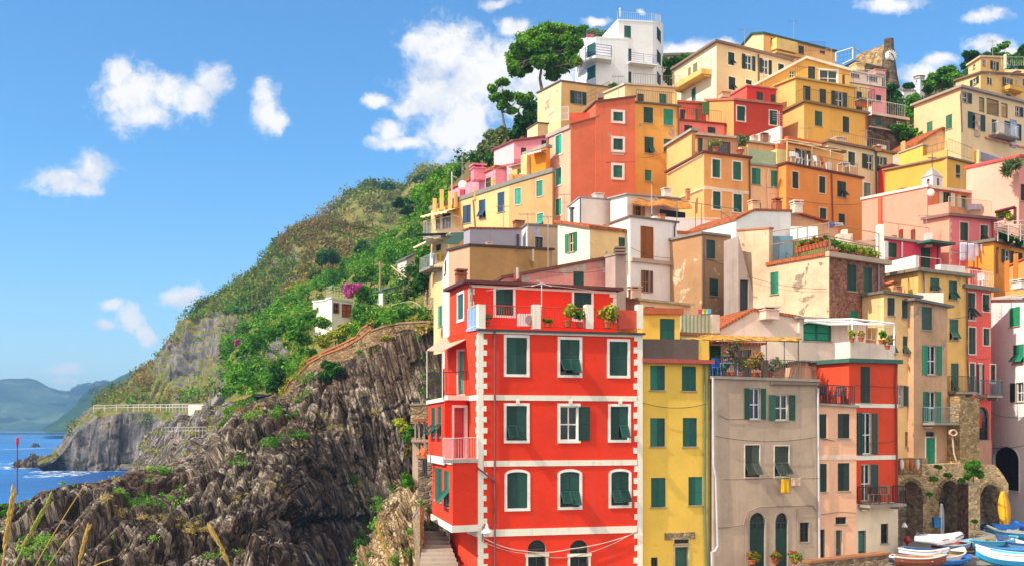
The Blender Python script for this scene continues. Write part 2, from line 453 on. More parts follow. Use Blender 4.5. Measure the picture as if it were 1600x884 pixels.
    # -- finish: walls with openings, roof
    def finish(s):
        M, bv, rv, zb = s.M, s.bv, s.rv, s.zb
        def face(f, mat_mb):
            o = Vector(s.A[f]); o.z = 0; u, n, w = s.frame(f)
            W = (s.B[f] - s.A[f]).xy.length; za, zc = s.A[f].z, s.B[f].z
            outer = [(0, zb), (W, zb), (W, zc)]
            ap = s.apexp if f == 'R' else s.apexLp
            if ap:
                p = s.pt(f, *ap); outer.append(((p - o).dot(u), p.z))
            outer.append((0, za))
            loops = [outer]
            used = []
            for a, b, z0, z1, arch in s.holes[f]:
                a, b, z0 = max(a, .04), min(b, W - .04), max(z0, zb + .05)
                zt = min(za + (zc - za) * (q / W) for q in (a, b)) if not ap else 1e9
                z1 = min(z1, zt - .03)
                if b - a < .1 or z1 - z0 < .1 or any(not (b < c or a > d or z1 < e or z0 > g) for c, d, e, g in used): continue
                used.append((a, b, z0, z1))
                hp = [(a, z0), (a, z1), (b, z1), (b, z0)]
                if arch:
                    hh = (z1 - z0) * arch; r = (b - a) / 2
                    hp = [(a, z0)] + [((a + b) / 2 - r * math.cos(math.pi * i / 10), z1 - hh + hh * math.sin(math.pi * i / 10)) for i in range(11)] + [(b, z0)]
                loops.append(hp)
            tri = tessellate_polygon([[Vector((x, y, 0)) for x, y in lp] for lp in loops])
            flat = [p for lp in loops for p in lp]
            mat_mb.mesh([o + u * x + w * y for x, y in flat], [tuple(t) for t in tri])
        mr = MB(); ml = mr if s.cl is s.cr else MB()
        face('R', mr); face('L', ml)
        d = lambda p: Vector((p.x, p.y, zb))
        q = [M + bv, M + bv + rv, M + rv]
        mr.q(d(q[0]), d(q[1]), q[1], q[0]); mr.q(d(q[1]), d(q[2]), q[2], q[1])
        if s.apexp: a = s.pt('R', *s.apexp); mr.q(q[0], q[1], a + bv)
        if s.apexLp: a = s.pt('L', *s.apexLp); mr.q(M + rv, M + bv + rv, a + rv)
        mr.build('wall', s.cr, s.H.root)
        if ml is not mr: ml.build('wall', s.cl, s.H.root)
        if s.roofk is None:
            m = MB(); m.q(M - Vector((0, 0, .02)), M + bv - Vector((0, 0, .02)), M + bv + rv - Vector((0, 0, .02)), M + rv - Vector((0, 0, .02)))
            m.build('roof', s.cr, s.H.root); return
        # roof slab(s): profile polyline along R (or L) swept along the other direction
        if s.apexLp: prof, sw = [M, s.pt('L', *s.apexLp), M + bv], rv
        elif s.apexp: prof, sw = [M, s.pt('R', *s.apexp), M + rv], bv
        else: prof, sw = [M, M + rv], bv
        e = Vector((0, 0, .004)); T = Vector((0, 0, s.th)); ov = s.ov
        p0 = prof[0] - (prof[1] - prof[0]).normalized() * ov; p1 = prof[-1] + (prof[-1] - prof[-2]).normalized() * ov
        prof = [p0] + prof[1:-1] + [p1]; sd = sw.normalized()
        m = MB()
        A = [p - sd * ov + e for p in prof]; B = [p + sw + sd * ov + e for p in prof]
        for i in range(len(prof) - 1):
            m.box8([A[i], A[i + 1], B[i + 1], B[i], A[i] + T, A[i + 1] + T, B[i + 1] + T, B[i] + T])
        mt = {'slate': SLATE, 'tile': tiles, 'white': WHITE, 'cap': STONECAP}.get(s.roofk)
        s.roofo2 = m.build('roof', mt() if mt else s.roofk, s.H.root)
# ================================================================ camera, light, sky
cam = bpy.data.cameras.new('camera'); cam.sensor_width = 36; cam.lens = F / 1600 * 36; cam.shift_y = (HY - 442) / 1600
cam.clip_start = .1; cam.clip_end = 60000
co = bpy.data.objects.new('camera', cam); COL.objects.link(co); co.location = (0, 0, CZ); co.rotation_euler = (math.pi / 2, 0, 0); SC.camera = co
AZ, EL = math.radians(63), math.radians(43)          # the sun stands to the left, a little behind the viewer
sund = Vector((-math.sin(AZ) * math.cos(EL), -math.cos(AZ) * math.cos(EL), math.sin(EL)))
sl = bpy.data.lights.new('sun', 'SUN'); sl.energy = 3.4; sl.angle = math.radians(.53); sl.color = (1, .89, .74)
so = bpy.data.objects.new('sun', sl); COL.objects.link(so); so.rotation_euler = (-sund).to_track_quat('-Z', 'Y').to_euler(); so.location = (-60, -20, 120)
wd = bpy.data.worlds.new('World'); SC.world = wd; wd.use_nodes = True
t = NT.__new__(NT); t.t = wd.node_tree; t.t.nodes.clear(); t.out = t.n('ShaderNodeOutputWorld')
sky = t.n('ShaderNodeTexSky', sky_type='NISHITA', sun_disc=False, sun_elevation=EL, air_density=1.0, dust_density=.3, ozone_density=2.2)
sky.sun_rotation = math.atan2(sund.x, sund.y)
SKYS = .138
tc = t.n('ShaderNodeTexCoord').outputs['Generated']
sp = t.n('ShaderNodeSeparateXYZ'); t.l(tc, sp.inputs[0])
yy = t.math('MAXIMUM', sp.outputs[1], .08)
cb = t.n('ShaderNodeCombineXYZ'); t.l(t.math('DIVIDE', sp.outputs[0], yy), cb.inputs[0]); t.l(t.math('DIVIDE', sp.outputs[2], yy), cb.inputs[1])
# cloud banks: ellipses on the celestial hemisphere ahead (column, row, half width, half height)
CL = [(205, 150, 50, 48), (222, 178, 45, 22), (265, 150, 48, 28), (300, 155, 36, 30), (332, 128, 28, 28), (185, 120, 26, 26),
      (415, 180, 26, 24), (416, 155, 20, 26), (428, 190, 22, 18),
      (100, 283, 50, 22), (145, 270, 34, 26), (135, 292, 30, 14),
      (205, 495, 26, 20), (226, 520, 16, 26), (175, 478, 16, 10), (165, 508, 14, 9),
      (288, 458, 38, 17), (102, 583, 30, 8), (95, 600, 26, 5),
      (700, 85, 70, 50), (750, 120, 70, 70), (690, 150, 72, 42), (720, 200, 60, 62), (655, 70, 30, 20), (640, 165, 40, 14), (610, 205, 22, 16), (625, 222, 46, 10), (590, 155, 20, 12), (800, 45, 26, 14), (780, 95, 40, 40), (830, 160, 40, 60), (740, 240, 30, 34), (860, 120, 60, 60),
      (1075, 75, 48, 16), (1120, 68, 30, 9), (930, 35, 18, 8), (1000, 18, 9, 5),
      (1390, 8, 42, 14), (1545, 28, 36, 11), (1462, 95, 26, 12), (1440, 110, 30, 16), (1540, 75, 40, 14), (1570, 85, 30, 12), (780, 5, 30, 8)]
wn = t.n('ShaderNodeTexNoise'); wn.inputs['Scale'].default_value = 16; wn.inputs['Detail'].default_value = 6; wn.inputs['Roughness'].default_value = .6; t.l(cb.outputs[0], wn.inputs['Vector'])
wv = t.n('ShaderNodeVectorMath', operation='MULTIPLY_ADD'); t.l(wn.outputs['Color'], wv.inputs[0]); wv.inputs[1].default_value = (.034, .03, 0)
ad = t.n('ShaderNodeVectorMath', operation='ADD'); t.l(cb.outputs[0], ad.inputs[0]); ad.inputs[1].default_value = (-.017, -.015, 0); t.l(ad.outputs[0], wv.inputs[2])
best = None
for cx, cy, rx, ry in CL:
    iu, iv = F / rx, F / ry; u0, v0 = (cx - CX) / F, (HY - cy) / F
    m_ = t.n('ShaderNodeVectorMath', operation='MULTIPLY_ADD'); t.l(wv.outputs[0], m_.inputs[0]); m_.inputs[1].default_value = (iu, iv, 0); m_.inputs[2].default_value = (-u0 * iu, -v0 * iv, 0)
    g = t.n('ShaderNodeVectorMath', operation='LENGTH'); t.l(m_.outputs[0], g.inputs[0])
    if best is None: best = g.outputs['Value']
    else:
        sm_ = t.n('ShaderNodeMath', operation='SMOOTH_MIN'); t.l(best, sm_.inputs[0]); t.l(g.outputs['Value'], sm_.inputs[1]); sm_.inputs[2].default_value = .25; best = sm_.outputs[0]
fn = t.n('ShaderNodeTexNoise'); fn.inputs['Scale'].default_value = 42; fn.inputs['Detail'].default_value = 9; fn.inputs['Roughness'].default_value = .68; t.l(wv.outputs[0], fn.inputs['Vector'])
dens = t.math('ADD', t.math('SUBTRACT', 1.28, best), t.math('MULTIPLY', t.math('SUBTRACT', fn.outputs[0], .5), 2.5))
dm = t.n('ShaderNodeMapRange', interpolation_type='SMOOTHSTEP'); dm.inputs['From Min'].default_value = -.12; dm.inputs['From Max'].default_value = .95; t.l(dens, dm.inputs[0])
wsp = t.n('ShaderNodeTexNoise'); wsp.inputs['Scale'].default_value = 7; wsp.inputs['Detail'].default_value = 6; t.l(cb.outputs[0], wsp.inputs['Vector'])
bil = t.n('ShaderNodeTexNoise'); bil.inputs['Scale'].default_value = 14; bil.inputs['Detail'].default_value = 7; bil.inputs['Roughness'].default_value = .6; t.l(wv.outputs[0], bil.inputs['Vector'])
k = 1 / SKYS
ccol = t.ramp(bil.outputs[0], [(.34, (.45 * k, .48 * k, .55 * k, 1)), (.50, (.66 * k, .645 * k, .63 * k, 1))])
# the photograph's sky is a strong clear azure: a little saturation on the Nishita sky
hs = t.n('ShaderNodeHueSaturation'); hs.inputs['Saturation'].default_value = 1.2; hs.inputs['Value'].default_value = 1.0; t.l(t.mix(1.0, sky.outputs[0], t.ramp(sp.outputs[2], [(0, (.70, .76, .82, 1)), (.09, (.66, .76, .85, 1)), (.22, (.70, .82, .90, 1)), (.42, (.80, .88, .92, 1)), (.75, (1, 1, 1, 1))]), 'MULTIPLY'), hs.inputs['Color'])
bg = t.n('ShaderNodeBackground'); bg.inputs[1].default_value = SKYS
# unseen cloud bank added behind the viewer to fill the shaded fronts with light
bn = t.n('ShaderNodeTexNoise'); bn.inputs['Scale'].default_value = 2.2; bn.inputs['Detail'].default_value = 7; t.l(tc, bn.inputs['Vector'])
bm = t.n('ShaderNodeMapRange', interpolation_type='SMOOTHSTEP'); bm.inputs['From Min'].default_value = .36; bm.inputs['From Max'].default_value = .5; t.l(bn.outputs[0], bm.inputs[0])
by = t.n('ShaderNodeMapRange', interpolation_type='SMOOTHSTEP'); by.inputs['From Min'].default_value = .12; by.inputs['From Max'].default_value = -.2; t.l(sp.outputs[1], by.inputs[0])
bz = t.n('ShaderNodeMapRange', interpolation_type='SMOOTHSTEP'); bz.inputs['From Min'].default_value = -.02; bz.inputs['From Max'].default_value = .08; t.l(sp.outputs[2], bz.inputs[0])
bk = t.math('MULTIPLY', t.math('MULTIPLY', bm.outputs[0], by.outputs[0]), bz.outputs[0])
t.l(t.mix(bk, t.mix(dm.outputs[0], hs.outputs[0], ccol), (1.06 * k, .97 * k, .86 * k, 1)), bg.inputs[0]); t.l(bg.outputs[0], t.out.inputs[0])
vs = SC.view_settings; vs.view_transform = 'Standard'; vs.look = 'None'; vs.exposure = .72; vs.gamma = 1; vs.use_curve_mapping = False
SC.render.engine = 'CYCLES'; SC.cycles.max_bounces = 6; SC.cycles.diffuse_bounces = 4; SC.cycles.glossy_bounces = 2; SC.cycles.use_denoising = True
SC.cycles.use_adaptive_sampling = True

# ================================================================ numpy noise
_PERM = np.random.default_rng(3).permutation(256); _PERM = np.concatenate([_PERM, _PERM, _PERM])
_GR = np.random.default_rng(4).normal(size=(256, 3)); _GR /= np.linalg.norm(_GR, axis=1)[:, None]
def _h(i, j, k): return _PERM[_PERM[_PERM[i & 255] + (j & 255)] + (k & 255)]
def perlin(p):
    i = np.floor(p).astype(int); f = p - i; u = f * f * f * (f * (f * 6 - 15) + 10); r = 0
    for a in (0, 1):
        for b in (0, 1):
            for c in (0, 1):
                g = _GR[_h(i[:, 0] + a, i[:, 1] + b, i[:, 2] + c)]
                w = (u[:, 0] if a else 1 - u[:, 0]) * (u[:, 1] if b else 1 - u[:, 1]) * (u[:, 2] if c else 1 - u[:, 2])
                r = r + w * (g * (f - np.array([a, b, c]))).sum(1)
    return r * 1.6
def fbm(p, o=4, g=.5):
    r = 0; a = 1
    for k in range(o): r = r + a * perlin(p + 17.3 * k); p = p * 2.03; a *= g
    return r
def worley(p):          # returns (value of the nearest cell, F2 - F1)
    i = np.floor(p).astype(int); n = len(p); d1 = np.full(n, 9.); d2 = np.full(n, 9.); val = np.zeros(n)
    for a in (-1, 0, 1):
        for b in (-1, 0, 1):
            for c in (-1, 0, 1):
                h = _h(i[:, 0] + a, i[:, 1] + b, i[:, 2] + c)
                q = np.stack([i[:, 0] + a + _PERM[h] / 256, i[:, 1] + b + _PERM[h + 57] / 256, i[:, 2] + c + _PERM[h + 131] / 256], 1)
                d = np.linalg.norm(q - p, axis=1); m = d < d1
                d2 = np.where(m, d1, np.minimum(d2, d)); val = np.where(m, _PERM[h + 91] / 255, val); d1 = np.where(m, d, d1)
    return val, d2 - d1

def np_mesh(name, v, quads, mat, smooth=False, kind=None, org=(0, 0, 0), parent=None, rel=True):
    me = bpy.data.meshes.new(name); nv, nf = len(v), len(quads); k = quads.shape[1]
    o = np.array(org if parent is None else parent.location)
    me.vertices.add(nv); me.vertices.foreach_set('co', (v - o).astype(np.float32).ravel())
    me.loops.add(nf * k); me.loops.foreach_set('vertex_index', quads.astype(np.int32).ravel())
    me.polygons.add(nf); me.polygons.foreach_set('loop_start', np.arange(0, nf * k, k, dtype=np.int32)); me.polygons.foreach_set('loop_total', np.full(nf, k, np.int32))
    if smooth: me.polygons.foreach_set('use_smooth', np.ones(nf, bool))
    me.update(calc_edges=True); me.validate()
    me.materials.append(mat); ob = bpy.data.objects.new(name, me); COL.objects.link(ob)
    if parent is not None: ob.parent = parent
    else: ob.location = org
    if kind: ob['kind'] = kind
    return ob
def grid_quads(nv, nu):
    a = np.arange((nv - 1) * nu).reshape(nv - 1, nu)[:, :-1].ravel()
    return np.stack([a, a + 1, a + nu + 1, a + nu], 1)
def loft(rows, nu, per):
    """Surface through polylines of (px, py, depth) points; per = subdivisions between consecutive rows (Catmull-Rom)."""
    R = []
    for row in rows:
        pts = np.array([P(*q) for q in row]); xs = np.array([q[0] for q in row], float); ts = np.linspace(xs[0], xs[-1], nu)
        R.append(np.stack([np.interp(ts, xs, pts[:, k]) for k in range(3)], 1))
    R = np.array(R); out = []
    for i in range(len(R) - 1):
        p0, p1, p2, p3 = R[max(i - 1, 0)], R[i], R[i + 1], R[min(i + 2, len(R) - 1)]
        n = per[i] if isinstance(per, (list, tuple)) else per
        for j in range(n):
            s = j / n; m1, m2 = (p2 - p0) * .35, (p3 - p1) * .35
            out.append((2 * s**3 - 3 * s**2 + 1) * p1 + (s**3 - 2 * s**2 + s) * m1 + (-2 * s**3 + 3 * s**2) * p2 + (s**3 - s**2) * m2)
    out.append(R[-1]); return np.array(out)            # (nv, nu, 3)
def normals(g):
    du = np.gradient(g, axis=1); dv = np.gradient(g, axis=0); n = np.cross(du, dv); n /= np.linalg.norm(n, axis=2)[:, :, None] + 1e-9
    flip = (n * (g - np.array([0, 0, CZ]))).sum(2) > 0
    n[flip] *= -1; return n
def hash3(a, b, c): return _PERM[_PERM[_PERM[a.astype(int) & 255] + (b.astype(int) & 255)] + (c & 255)] / 255
def slabs(qa, qs, w, l, seed):
    """Long steep slabs: random height per slab and per broken length, each face tipped so one flank catches the sun."""
    x = qa / w; ka = np.floor(x); f = x - ka; r = hash3(ka, ka * 0 + 3, seed); ks = np.floor(qs / l + r * 7); f2 = qs / l + r * 7 - ks
    v = hash3(ka, ks, seed + 5); tilt = hash3(ka, ks, seed + 9) - .35
    e = np.minimum(f, 1 - f); e2 = np.minimum(f2, 1 - f2) * l / w
    return (v - .5) + tilt * .6 * (f - .5) + .25 * (.5 - f2) * hash3(ka, ks, seed + 13) - .55 * np.exp(-e * 16) * (r > .3) - .3 * np.exp(-e2 * 14)
def rock(g, amp, cell, lean=(-.28, .1, 1), fine=1.0, mask=None, big=1.0):
    """Break a surface into steep leaning slabs, blocks and ledges."""
    s = np.array(lean, float); s /= np.linalg.norm(s); a = np.cross(s, [0, 1, 0]); a /= np.linalg.norm(a)
    sh = g.shape; p = g.reshape(-1, 3); n = normals(g).reshape(-1, 3); k = 1 / cell
    wob = fbm(p * .05 * k, 2) * cell * .5 + fbm(p * .5 * k + 7, 2) * cell * .07
    qa = p @ a + wob; qs = p @ s + fbm(p * .3 * k + 30, 2) * cell * .6; qb = p[:, 1] * .35
    d = fbm(p * .06 * k, 3) * amp * .95 * big
    d = d + slabs(qa + qb, qs, cell * 2.6, cell * 9, 11) * amp * 1.1
    d = d + slabs(qa, qs, cell * 1.0, cell * 5, 41) * amp * .75
    d = d + slabs(qa, qs, cell * .38, cell * 2.2, 71) * amp * .34 * fine
    d = d + slabs(qa, qs, cell * .17, cell * .8, 101) * amp * .06 * fine
    d = d + fbm(p * 1.1 * k, 3) * amp * .05 * fine
    v, e = worley(p * .35 * k); d = d + (v - .5) * amp * .18
    d = d - d.mean()
    if mask is not None: d = d * mask.reshape(-1)
    return (p + n * d[:, None]).reshape(sh)

def rock_mat(name, cols, st=(1, 1, .22), sc=.9, crack=1.0):
    """Fractured strata: stretched leaning blocks, each its own tone, joints between them painted dark as crevice shade, weathered streaks over all."""
    t = NT(name); v1 = t.coord()
    ro = t.n('ShaderNodeMapping'); ro.inputs['Rotation'].default_value = (0, math.radians(17), 0); t.l(v1, ro.inputs[0])
    def blocks(s, al):
        mp = t.n('ShaderNodeMapping'); mp.inputs['Scale'].default_value = (s, s, s * al); t.l(ro.outputs[0], mp.inputs[0])
        w = t.n('ShaderNodeTexNoise'); w.inputs['Scale'].default_value = 1.3; w.inputs['Detail'].default_value = 3; t.l(mp.outputs[0], w.inputs['Vector'])
        ma = t.n('ShaderNodeVectorMath', operation='MULTIPLY_ADD'); t.l(w.outputs['Color'], ma.inputs[0]); ma.inputs[1].default_value = (.35, .35, .35); t.l(mp.outputs[0], ma.inputs[2])
        e = t.n('ShaderNodeTexVoronoi', feature='DISTANCE_TO_EDGE'); e.inputs['Scale'].default_value = 1; t.l(ma.outputs[0], e.inputs['Vector'])
        c = t.n('ShaderNodeTexVoronoi', feature='F1'); c.inputs['Scale'].default_value = 1; t.l(ma.outputs[0], c.inputs['Vector'])
        q = t.n('ShaderNodeSeparateColor'); t.l(c.outputs['Color'], q.inputs[0]); return e.outputs['Distance'], q.outputs[0]
    e1, c1 = blocks(sc * 1.0, .06); e2, c2 = blocks(sc * 3.0, .08)
    n1 = t.noise(v1, sc * 1.5, 8, .7, .3); n2 = t.noise(v1, .12, 5, .6); n3 = t.noise(v1, sc * 5, 6, .75)
    mixv = t.math('ADD', t.math('ADD', t.math('MULTIPLY', c1, .34), t.math('MULTIPLY', c2, .3)), t.math('MULTIPLY', n1, .5))
    c = t.ramp(mixv, [(.3, lin(cols[0])), (.46, lin(cols[1])), (.64, lin(cols[2])), (.84, lin(cols[3]))])
    c = t.mix(t.ramp(n2, [(.44, (0, 0, 0, 1)), (.66, (.7, .7, .7, 1))]), c, t.ramp(mixv, [(.35, mul(lin(cols[4]), .6)), (.75, mul(lin(cols[4]), 2.1))]))
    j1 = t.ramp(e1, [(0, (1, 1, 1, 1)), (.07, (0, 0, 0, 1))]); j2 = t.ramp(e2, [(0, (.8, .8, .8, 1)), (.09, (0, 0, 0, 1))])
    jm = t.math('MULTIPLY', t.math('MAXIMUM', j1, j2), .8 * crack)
    c = t.mix(jm, c, mul(lin(cols[0]), .45))  # joint lines darkened in the colour to stand in for crevice shade
    h = t.math('SUBTRACT', t.math('ADD', t.math('ADD', t.math('MULTIPLY', c1, .8), t.math('MULTIPLY', c2, .5)), t.math('MULTIPLY', n3, .35)), t.math('MULTIPLY', jm, .9))
    t.bsdf(c, .92, .15, h, .14 / sc, 1.0)
    return t.m
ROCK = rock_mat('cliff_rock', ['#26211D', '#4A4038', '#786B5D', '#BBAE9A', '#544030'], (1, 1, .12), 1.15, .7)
ROCKFAR = rock_mat('grey_cliff_rock', ['#4A4642', '#77716B', '#9A948C', '#C2BBB0', '#7E6648'], (1, 1, .15), .35)
ROCKSEA = rock_mat('shore_rock', ['#2E2A29', '#544D48', '#7F766C', '#B0A494', '#5E4A38'], (1, 1, .2), .5)
def earth_mat(name, a, b, c, sc=.15):
    t = NT(name); v = t.coord(); n = t.noise(v, sc, 7, .65); n2 = t.noise(v, sc * 9, 5, .7)
    col = t.ramp(n, [(.35, lin(a)), (.52, lin(b)), (.68, lin(c))])
    col = t.mix(t.ramp(n2, [(.4, (0, 0, 0, 1)), (.7, (.5, .5, .5, 1))]), col, mul(lin(b), .6))
    t.bsdf(col, .95, .1, n2, .3, .8); return t.m
SCRUB = earth_mat('scrub_ground', '#5A6A2C', '#7A7A3C', '#9A8250')
_fol = {}
def foliage(name, dark, mid, lite, odd=None, sc=.25, tr=.25):
    if name in _fol: return _fol[name]
    t = NT(name); v = t.coord(); r = t.n('ShaderNodeNewGeometry').outputs['Random Per Island']
    n = t.noise(v, sc, 4, .6)
    c = t.ramp(n, [(.35, lin(dark)), (.5, lin(mid)), (.66, lin(lite))])
    if odd: c = t.mix(t.ramp(t.noise(v, sc * .45, 3), [(.55, (0, 0, 0, 1)), (.66, (.85, .85, .85, 1))]), c, lin(odd))
    hs = t.n('ShaderNodeHueSaturation'); t.l(c, hs.inputs['Color'])
    mr = t.n('ShaderNodeMapRange'); mr.inputs['To Min'].default_value = .65; mr.inputs['To Max'].default_value = 1.4; t.l(r, mr.inputs[0]); t.l(mr.outputs[0], hs.inputs['Value'])
    d = t.n('ShaderNodeBsdfDiffuse'); tl = t.n('ShaderNodeBsdfTranslucent'); mx = t.n('ShaderNodeMixShader'); mx.inputs[0].default_value = tr
    t.l(hs.outputs[0], d.inputs[0]); t.l(hs.outputs[0], tl.inputs[0]); t.l(d.outputs[0], mx.inputs[1]); t.l(tl.outputs[0], mx.inputs[2]); t.l(mx.outputs[0], t.out.inputs[0])
    _fol[name] = t.m; return t.m
FOL_HILL = foliage('hill_scrub_leaves', '#4A5E24', '#6E7E34', '#98984A', '#A4844E', .06)
FOL_RED = foliage('dry_scrub_leaves', '#5E6430', '#7C6E3C', '#947C4C', '#66702E', .1)
FOL_GREEN = foliage('garden_leaves', '#38681E', '#5A942E', '#8CB048', None, .3)
FOL_DARK = foliage('dark_leaves', '#244A1A', '#37672A', '#5A8434', None, .3)
FOL_PINE = foliage('pine_needles', '#46721F', '#62962E', '#8CBA42', '#86804E', .35)
FOL_OLIVE = foliage('grey_green_leaves', '#5C6E40', '#7A8A58', '#9AA878', None, .3)
FOL_YEL = foliage('yellow_green_leaves', '#7E8A2A', '#A2A83C', '#C2B850', None, .4)
FOL_DRY = foliage('dry_grass_blades', '#9A8A4A', '#B8A45C', '#CDB876', '#8A9A44', .4)
FOL_MAG = foliage('bougainvillea_blooms', '#C04C96', '#D870B2', '#E89CC8', None, .5)
def leaf_cloud(C, Rv, per, size, rng, flat=.0, asp=.55):
    """Leaf quads through the volume of many clumps. C (n,3) centres, Rv (n,3) radii."""
    n = len(C); per = np.full(n, per) if np.isscalar(per) else per
    idx = np.repeat(np.arange(n), per); m = len(idx)
    d = rng.normal(size=(m, 3)); d /= np.linalg.norm(d, axis=1)[:, None] + 1e-9
    rad = rng.random(m) ** .45 * (1 + .12 * rng.normal(size=m))
    c = C[idx] + d * rad[:, None] * Rv[idx]
    nn = d * .8 + rng.normal(size=(m, 3)) * .7; nn[:, 2] += flat + .35; nn /= np.linalg.norm(nn, axis=1)[:, None] + 1e-9
    a = np.cross(nn, rng.normal(size=(m, 3))); a /= np.linalg.norm(a, axis=1)[:, None] + 1e-9; b = np.cross(nn, a)
    sz = (size if np.isscalar(size) else size[idx]) * (.6 + .8 * rng.random(m)); a *= sz[:, None]; b *= (sz * asp)[:, None]
    v = np.stack([c - a, c - b * .9, c + a, c + b * .9], 1).reshape(-1, 3)
    return v, np.arange(m * 4).reshape(-1, 4)
def scatter(g, n, wfun, rr, per, size, mat, name, sink=.2, squash=.8, kind='stuff', asp=.55):
    """Shrubs of leaves over a surface, thickest where wfun(points, normals) is high: one mass of ground cover."""
    nr = normals(g).reshape(-1, 3); p = g.reshape(-1, 3); w = np.clip(wfun(p, nr), 0, None)
    if w.sum() <= 0: return None
    i = RNG.choice(len(p), n, p=w / w.sum()); r = rr[0] + (rr[1] - rr[0]) * RNG.random(n) ** 1.6
    c = p[i] + RNG.normal(size=(n, 3)) * np.array([.4, .4, 0]) * r[:, None]; c[:, 2] += r * (squash - sink)
    Rv = np.stack([r, r, r * squash], 1)
    v, f = leaf_cloud(c, Rv, np.maximum(12, (per * (r / rr[1]) ** 1.5)).astype(int), size, RNG, asp=asp)
    return np_mesh(name, v, f, mat, kind=kind)
def cell_area(g):
    du = np.gradient(g, axis=1); dv = np.gradient(g, axis=0); return np.linalg.norm(np.cross(du, dv), axis=2).reshape(-1)

# ================================================================ sea
t = NT('sea_water'); v = t.coord((1, .45, 1)); n1 = t.noise(v, .16, 6, .62); n2 = t.noise(v, .9, 5, .6); n3 = t.noise(v, .012, 4)
c = t.ramp(n3, [(.38, lin('#034A90')), (.62, lin('#0874BC'))])
c = t.mix(t.ramp(n1, [(.66, (0, 0, 0, 1)), (.74, (.8, .8, .8, 1))]), c, lin('#9CCBE2'))
t.bsdf(c, .28, .2, t.math('ADD', n1, t.math('MULTIPLY', n2, .35)), 1.2, .8); SEA = t.m
m = MB()
ys = [40, 120, 250, 400, 700, 1200, 2500, 5000, 9000]
for a, b in zip(ys, ys[1:]): m.q((-a * 1.6 - 300, a, 0), (a * 1.6 + 300, a, 0), (b * 1.6 + 300, b, 0), (-b * 1.6 - 300, b, 0))
tag(m.build('water', SEA), kind='structure')
# white water along the shore rocks
t = NT('sea_foam'); v = t.coord((1, .5, 1)); n = t.noise(v, .45, 7, .7)
b = t.bsdf(lin('#E8F0F2'), .7, .2); tr_ = t.n('ShaderNodeBsdfTransparent'); mx = t.n('ShaderNodeMixShader')
t.l(t.ramp(n, [(.5, (0, 0, 0, 1)), (.58, (1, 1, 1, 1))]), mx.inputs[0]); t.l(tr_.outputs[0], mx.inputs[1]); t.l(b.outputs[0], mx.inputs[2]); t.l(mx.outputs[0], t.out.inputs[0]); FOAM = t.m
m = MB()
for px, py, rx, ry in ((60, 728, 50, 4), (120, 735, 60, 3.5), (180, 733, 60, 2.5), (90, 742, 36, 3.5), (10, 724, 26, 2.5), (55, 700, 14, 2)):
    Y = CZ * F / (py - HY); c0 = P(px, py, Y); ax = rx / F * Y; ay = Y - CZ * F / (py + ry - HY)
    m.q(*[(c0.x + ax * math.cos(k * math.pi / 8), c0.y + ay * 1.2 * math.sin(k * math.pi / 8), .012) for k in range(16)])
tag(m.build('sea_foam', FOAM), kind='stuff')

# ================================================================ far mountains
t = NT('mountain_woods'); v = t.coord(); n = t.noise(v, .006, 8, .65); n2 = t.noise(v, .03, 6, .7)
c = t.ramp(n, [(.35, lin('#1E3A20')), (.5, lin('#335030')), (.64, lin('#5E7050')), (.74, lin('#8E8870'))])
t.bsdf(t.mix(t.ramp(n2, [(.4, (0, 0, 0, 1)), (.7, (.6, .6, .6, 1))]), c, lin('#22401C')), .95, .1, n2, 14, .6); MTN = t.m
def mountain(ridge, Y, foot, dy, amp):
    rows = [[(x, y - 0, Y + dy * 1.5) for x, y in ridge], [(x, y, Y + dy * .8) for x, y in ridge], [(x, (y * .55 + foot * .45), Y + dy * .4) for x, y in ridge], [(x, foot + 1.5, Y) for x, y in ridge]]
    rows[0] = [(x, foot, Y + dy * 2.2) for x, y in ridge]
    g = loft(rows, 160, [6, 14, 18]); p = g.reshape(-1, 3)
    ridgew = np.clip((p[:, 2] - 4) / 60, 0, 1)
    p[:, 1] += fbm(p * .004, 5) * amp * ridgew * 3; p[:, 2] += fbm(p * .006 + 9, 5) * amp * ridgew * .35
    return np_mesh('mountain', p, grid_quads(*g.shape[:2]), MTN, True, 'structure')
mountain([(-420, 640), (-200, 610), (-60, 596), (0, 595), (25, 596), (50, 603), (80, 607), (110, 605), (140, 600), (165, 602), (260, 620), (420, 650)], 2900, 671.8, 700, 55)
mountain([(70, 669), (95, 655), (120, 634), (150, 612), (175, 596), (216, 576), (300, 560), (400, 560)], 1500, 673, 350, 30)

# ================================================================ the main hill and its sea cliffs
XS = [60, 80, 98, 112, 150, 195, 240, 268, 333, 379, 421, 439, 463, 500, 560, 620, 700, 760]
CREST = [724, 712, 694, 664, 634, 604, 568, 530, 474, 450, 408, 383, 362, 349, 356, 380, 430, 470]
def row(xs, ys, Ys): return [(x, y, Y) for x, y, Y in zip(xs, ys, Ys)]
Yc = [356, 360, 363, 365, 367, 369, 370, 371, 370, 367, 360, 355, 348, 340, 322, 300, 275, 262]
cliffT = [724, 712, 694, 664, 634, 610, 572, 530, 486, 484, 500, 490, 470, 455, 440, 450, 480, 500]
cliffB = [726, 716, 700, 670, 640, 622, 602, 600, 600, 592, 570, 560, 555, 540, 520, 520, 540, 540]
path = [727, 718, 704, 676, 646, 641, 640, 640, 640, 640, 640, 640, 640, 640, 640, 640, 640, 640]
shelf = [728, 722, 708, 684, 652, 645, 644, 644, 645, 650, 650, 650, 650, 650, 650, 650, 650, 650]
sea0 = [733, 733, 734, 735, 735, 734, 736, 740, 745, 745, 745, 745, 745, 745, 745, 745, 745, 745]
